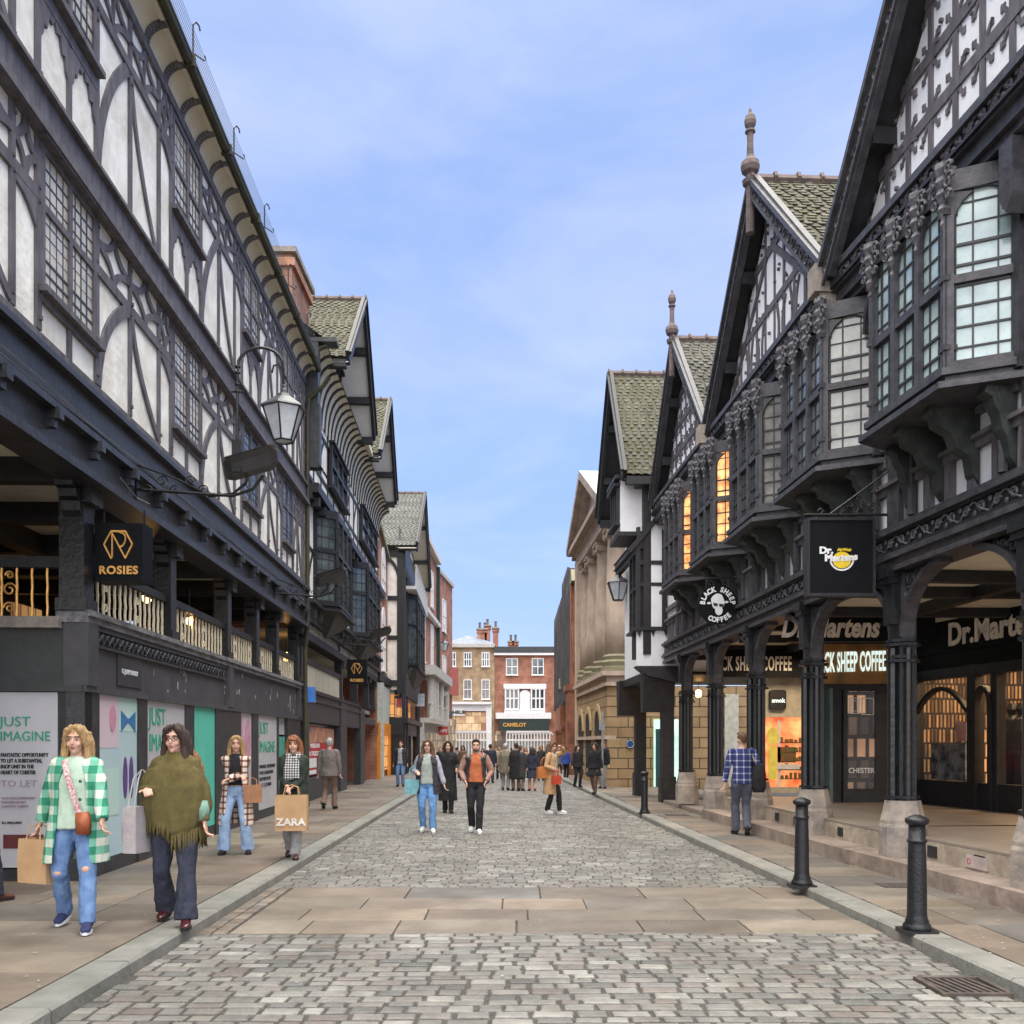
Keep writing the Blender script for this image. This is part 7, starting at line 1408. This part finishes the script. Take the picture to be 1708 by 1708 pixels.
# --- people farther up the street
khaki=cl('khaki_coat',(.22,.19,.14),(.17,.145,.11)); char=cl('charcoal_coat',(.05,.048,.05))
G_='people in the crowd at the far end of the street'
F_=[(963,1313,1243,'woman in black jacket and black leggings, left of the rusticated stone corner',dict(coat=blk,coatz=.8,pants=blk,hair=('long',brunette,1.45),rz=R(30),top=blk)),
 (992,1325,1239,'woman in black jacket, short black skirt and ankle boots by the stone corner',dict(coat=blk,coatz=.85,skirt=blk,skirtz=.62,pants=cl('sheer_tights',(.14,.09,.07)),boot=.22,hair=('long',brunette,1.35),rz=R(-30),feet=((.08,-.15,0),(-.08,.18,.02)),top=blk)),
 (1006,1315,1236,'man in a black jacket and pale grey trousers beside the stone corner',dict(sex='m',coat=blk,coatz=.85,pants=cl('pale_trousers',(.30,.29,.27)),hair=('short',brownh,0),rz=R(-40),top=blk)),
 (843,1318,1240,'person in a khaki padded coat standing with their back turned in the crowd',dict(coat=khaki,coatz=.62,pants=cl('grey_trousers',(.33,.33,.33)),hair=('short',greyh,0),rz=R(170),bulk=1.15,top=blk)),
 (861,1319,1239,'person in a long black padded coat standing with their back turned',dict(coat=blk,coatz=.42,pants=cl('brown_trousers',(.23,.15,.12)),hair=('short',brunette,0),rz=R(190),bulk=1.2,top=blk)),
 (868,1319,1243,'person in a charcoal coat right behind the long black padded coat',dict(coat=char,coatz=.5,pants=cl('brown_trousers',(.23,.15,.12)),hair=('short',brownh,0),rz=R(160),top=blk)),
 (888,1319,1246,'woman in a navy skirt and jacket with red shoes seen from behind',dict(coat=navyc,coatz=.85,skirt=navyc,skirtz=.5,pants=SK,shoe=cl('red_shoes',(.4,.03,.03)),hair=('long',brunette,1.35),rz=R(185),top=blk)),
 (818,1306,1241,'man in a navy coat near the left of the crowd',dict(sex='m',coat=navyc,coatz=.7,pants=navyc,hair=('short',brunette,0),rz=R(175),top=blk)),
 (833,1300,1244,'person in a beige jacket between the navy and khaki coats',dict(coat=cl('beige_jacket',(.40,.31,.24)),coatz=.8,pants=blk,hair=('short',brownh,0),top=blk)),
 (902,1302,1243,'person in a dark jacket with fair hair right of the crowd centre',dict(coat=char,coatz=.8,pants=navyc,hair=('long',blond,1.4),rz=R(20),top=blk)),
 (944,1300,1246,'person in a bright blue jacket behind the camel coat',dict(coat=cl('royal_blue_jacket',(.04,.09,.40)),coatz=.8,pants=blk,hair=('short',brunette,0),rz=R(150),top=blk)),
 (772,1302,1243,'person in a brown coat behind the man in the orange sweater',dict(coat=cl('brown_coat',(.16,.10,.07)),coatz=.6,pants=blk,hair=('long',brownh,1.4),top=blk)),
 (762,1298,1246,'person in a grey coat at the left of the far crowd',dict(coat=cl('mid_grey_coat',(.2,.2,.21)),coatz=.6,pants=blk,hair=('short',brunette,0),rz=R(180),top=blk)),
 (877,1296,1247,'person in a tan coat deep in the crowd',dict(coat=cl('camel_wool',(.46,.29,.16)),coatz=.6,pants=blk,hair=('long',ginger,1.4),top=blk)),
 (917,1296,1247,'person in a white top deep in the crowd',dict(coat=cl('white_shirt',(.62,.62,.64)),coatz=.85,pants=jeans,hair=('long',brunette,1.4),top=blk)),
 (853,1292,1247,'person in a dark green coat at the back of the crowd',dict(coat=cl('dark_green_coat',(.03,.05,.04)),coatz=.6,pants=blk,hair=('short',brunette,0),rz=R(170),top=blk)),
 (805,1294,1248,'person in a pink jacket at the back left of the crowd',dict(coat=cl('dusty_pink_jacket',(.45,.22,.22)),coatz=.8,pants=blk,hair=('long',brunette,1.4),top=blk)),
 (734,1296,1246,'person in a black coat in front of the far left shops',dict(coat=blk,coatz=.7,pants=blk,hair=('short',brownh,0),top=blk)),
 (933,1293,1248,'person in a grey green anorak at the back right of the crowd',dict(coat=cl('grey_green_anorak',(.16,.2,.16)),coatz=.7,pants=blk,hair=('short',greyh,0),rz=R(170),top=blk))]
for px,fy,ht,lab,kw in F_:
    x,y,h=px_person(px,fy,ht,0 if px<955 else PZ); kw.setdefault('feet',((.1,-.03,0),(-.1,.06,0))); P=person(lab,x,y,h,0 if px<955 else PZ,lod=2,**kw)
run_jobs()
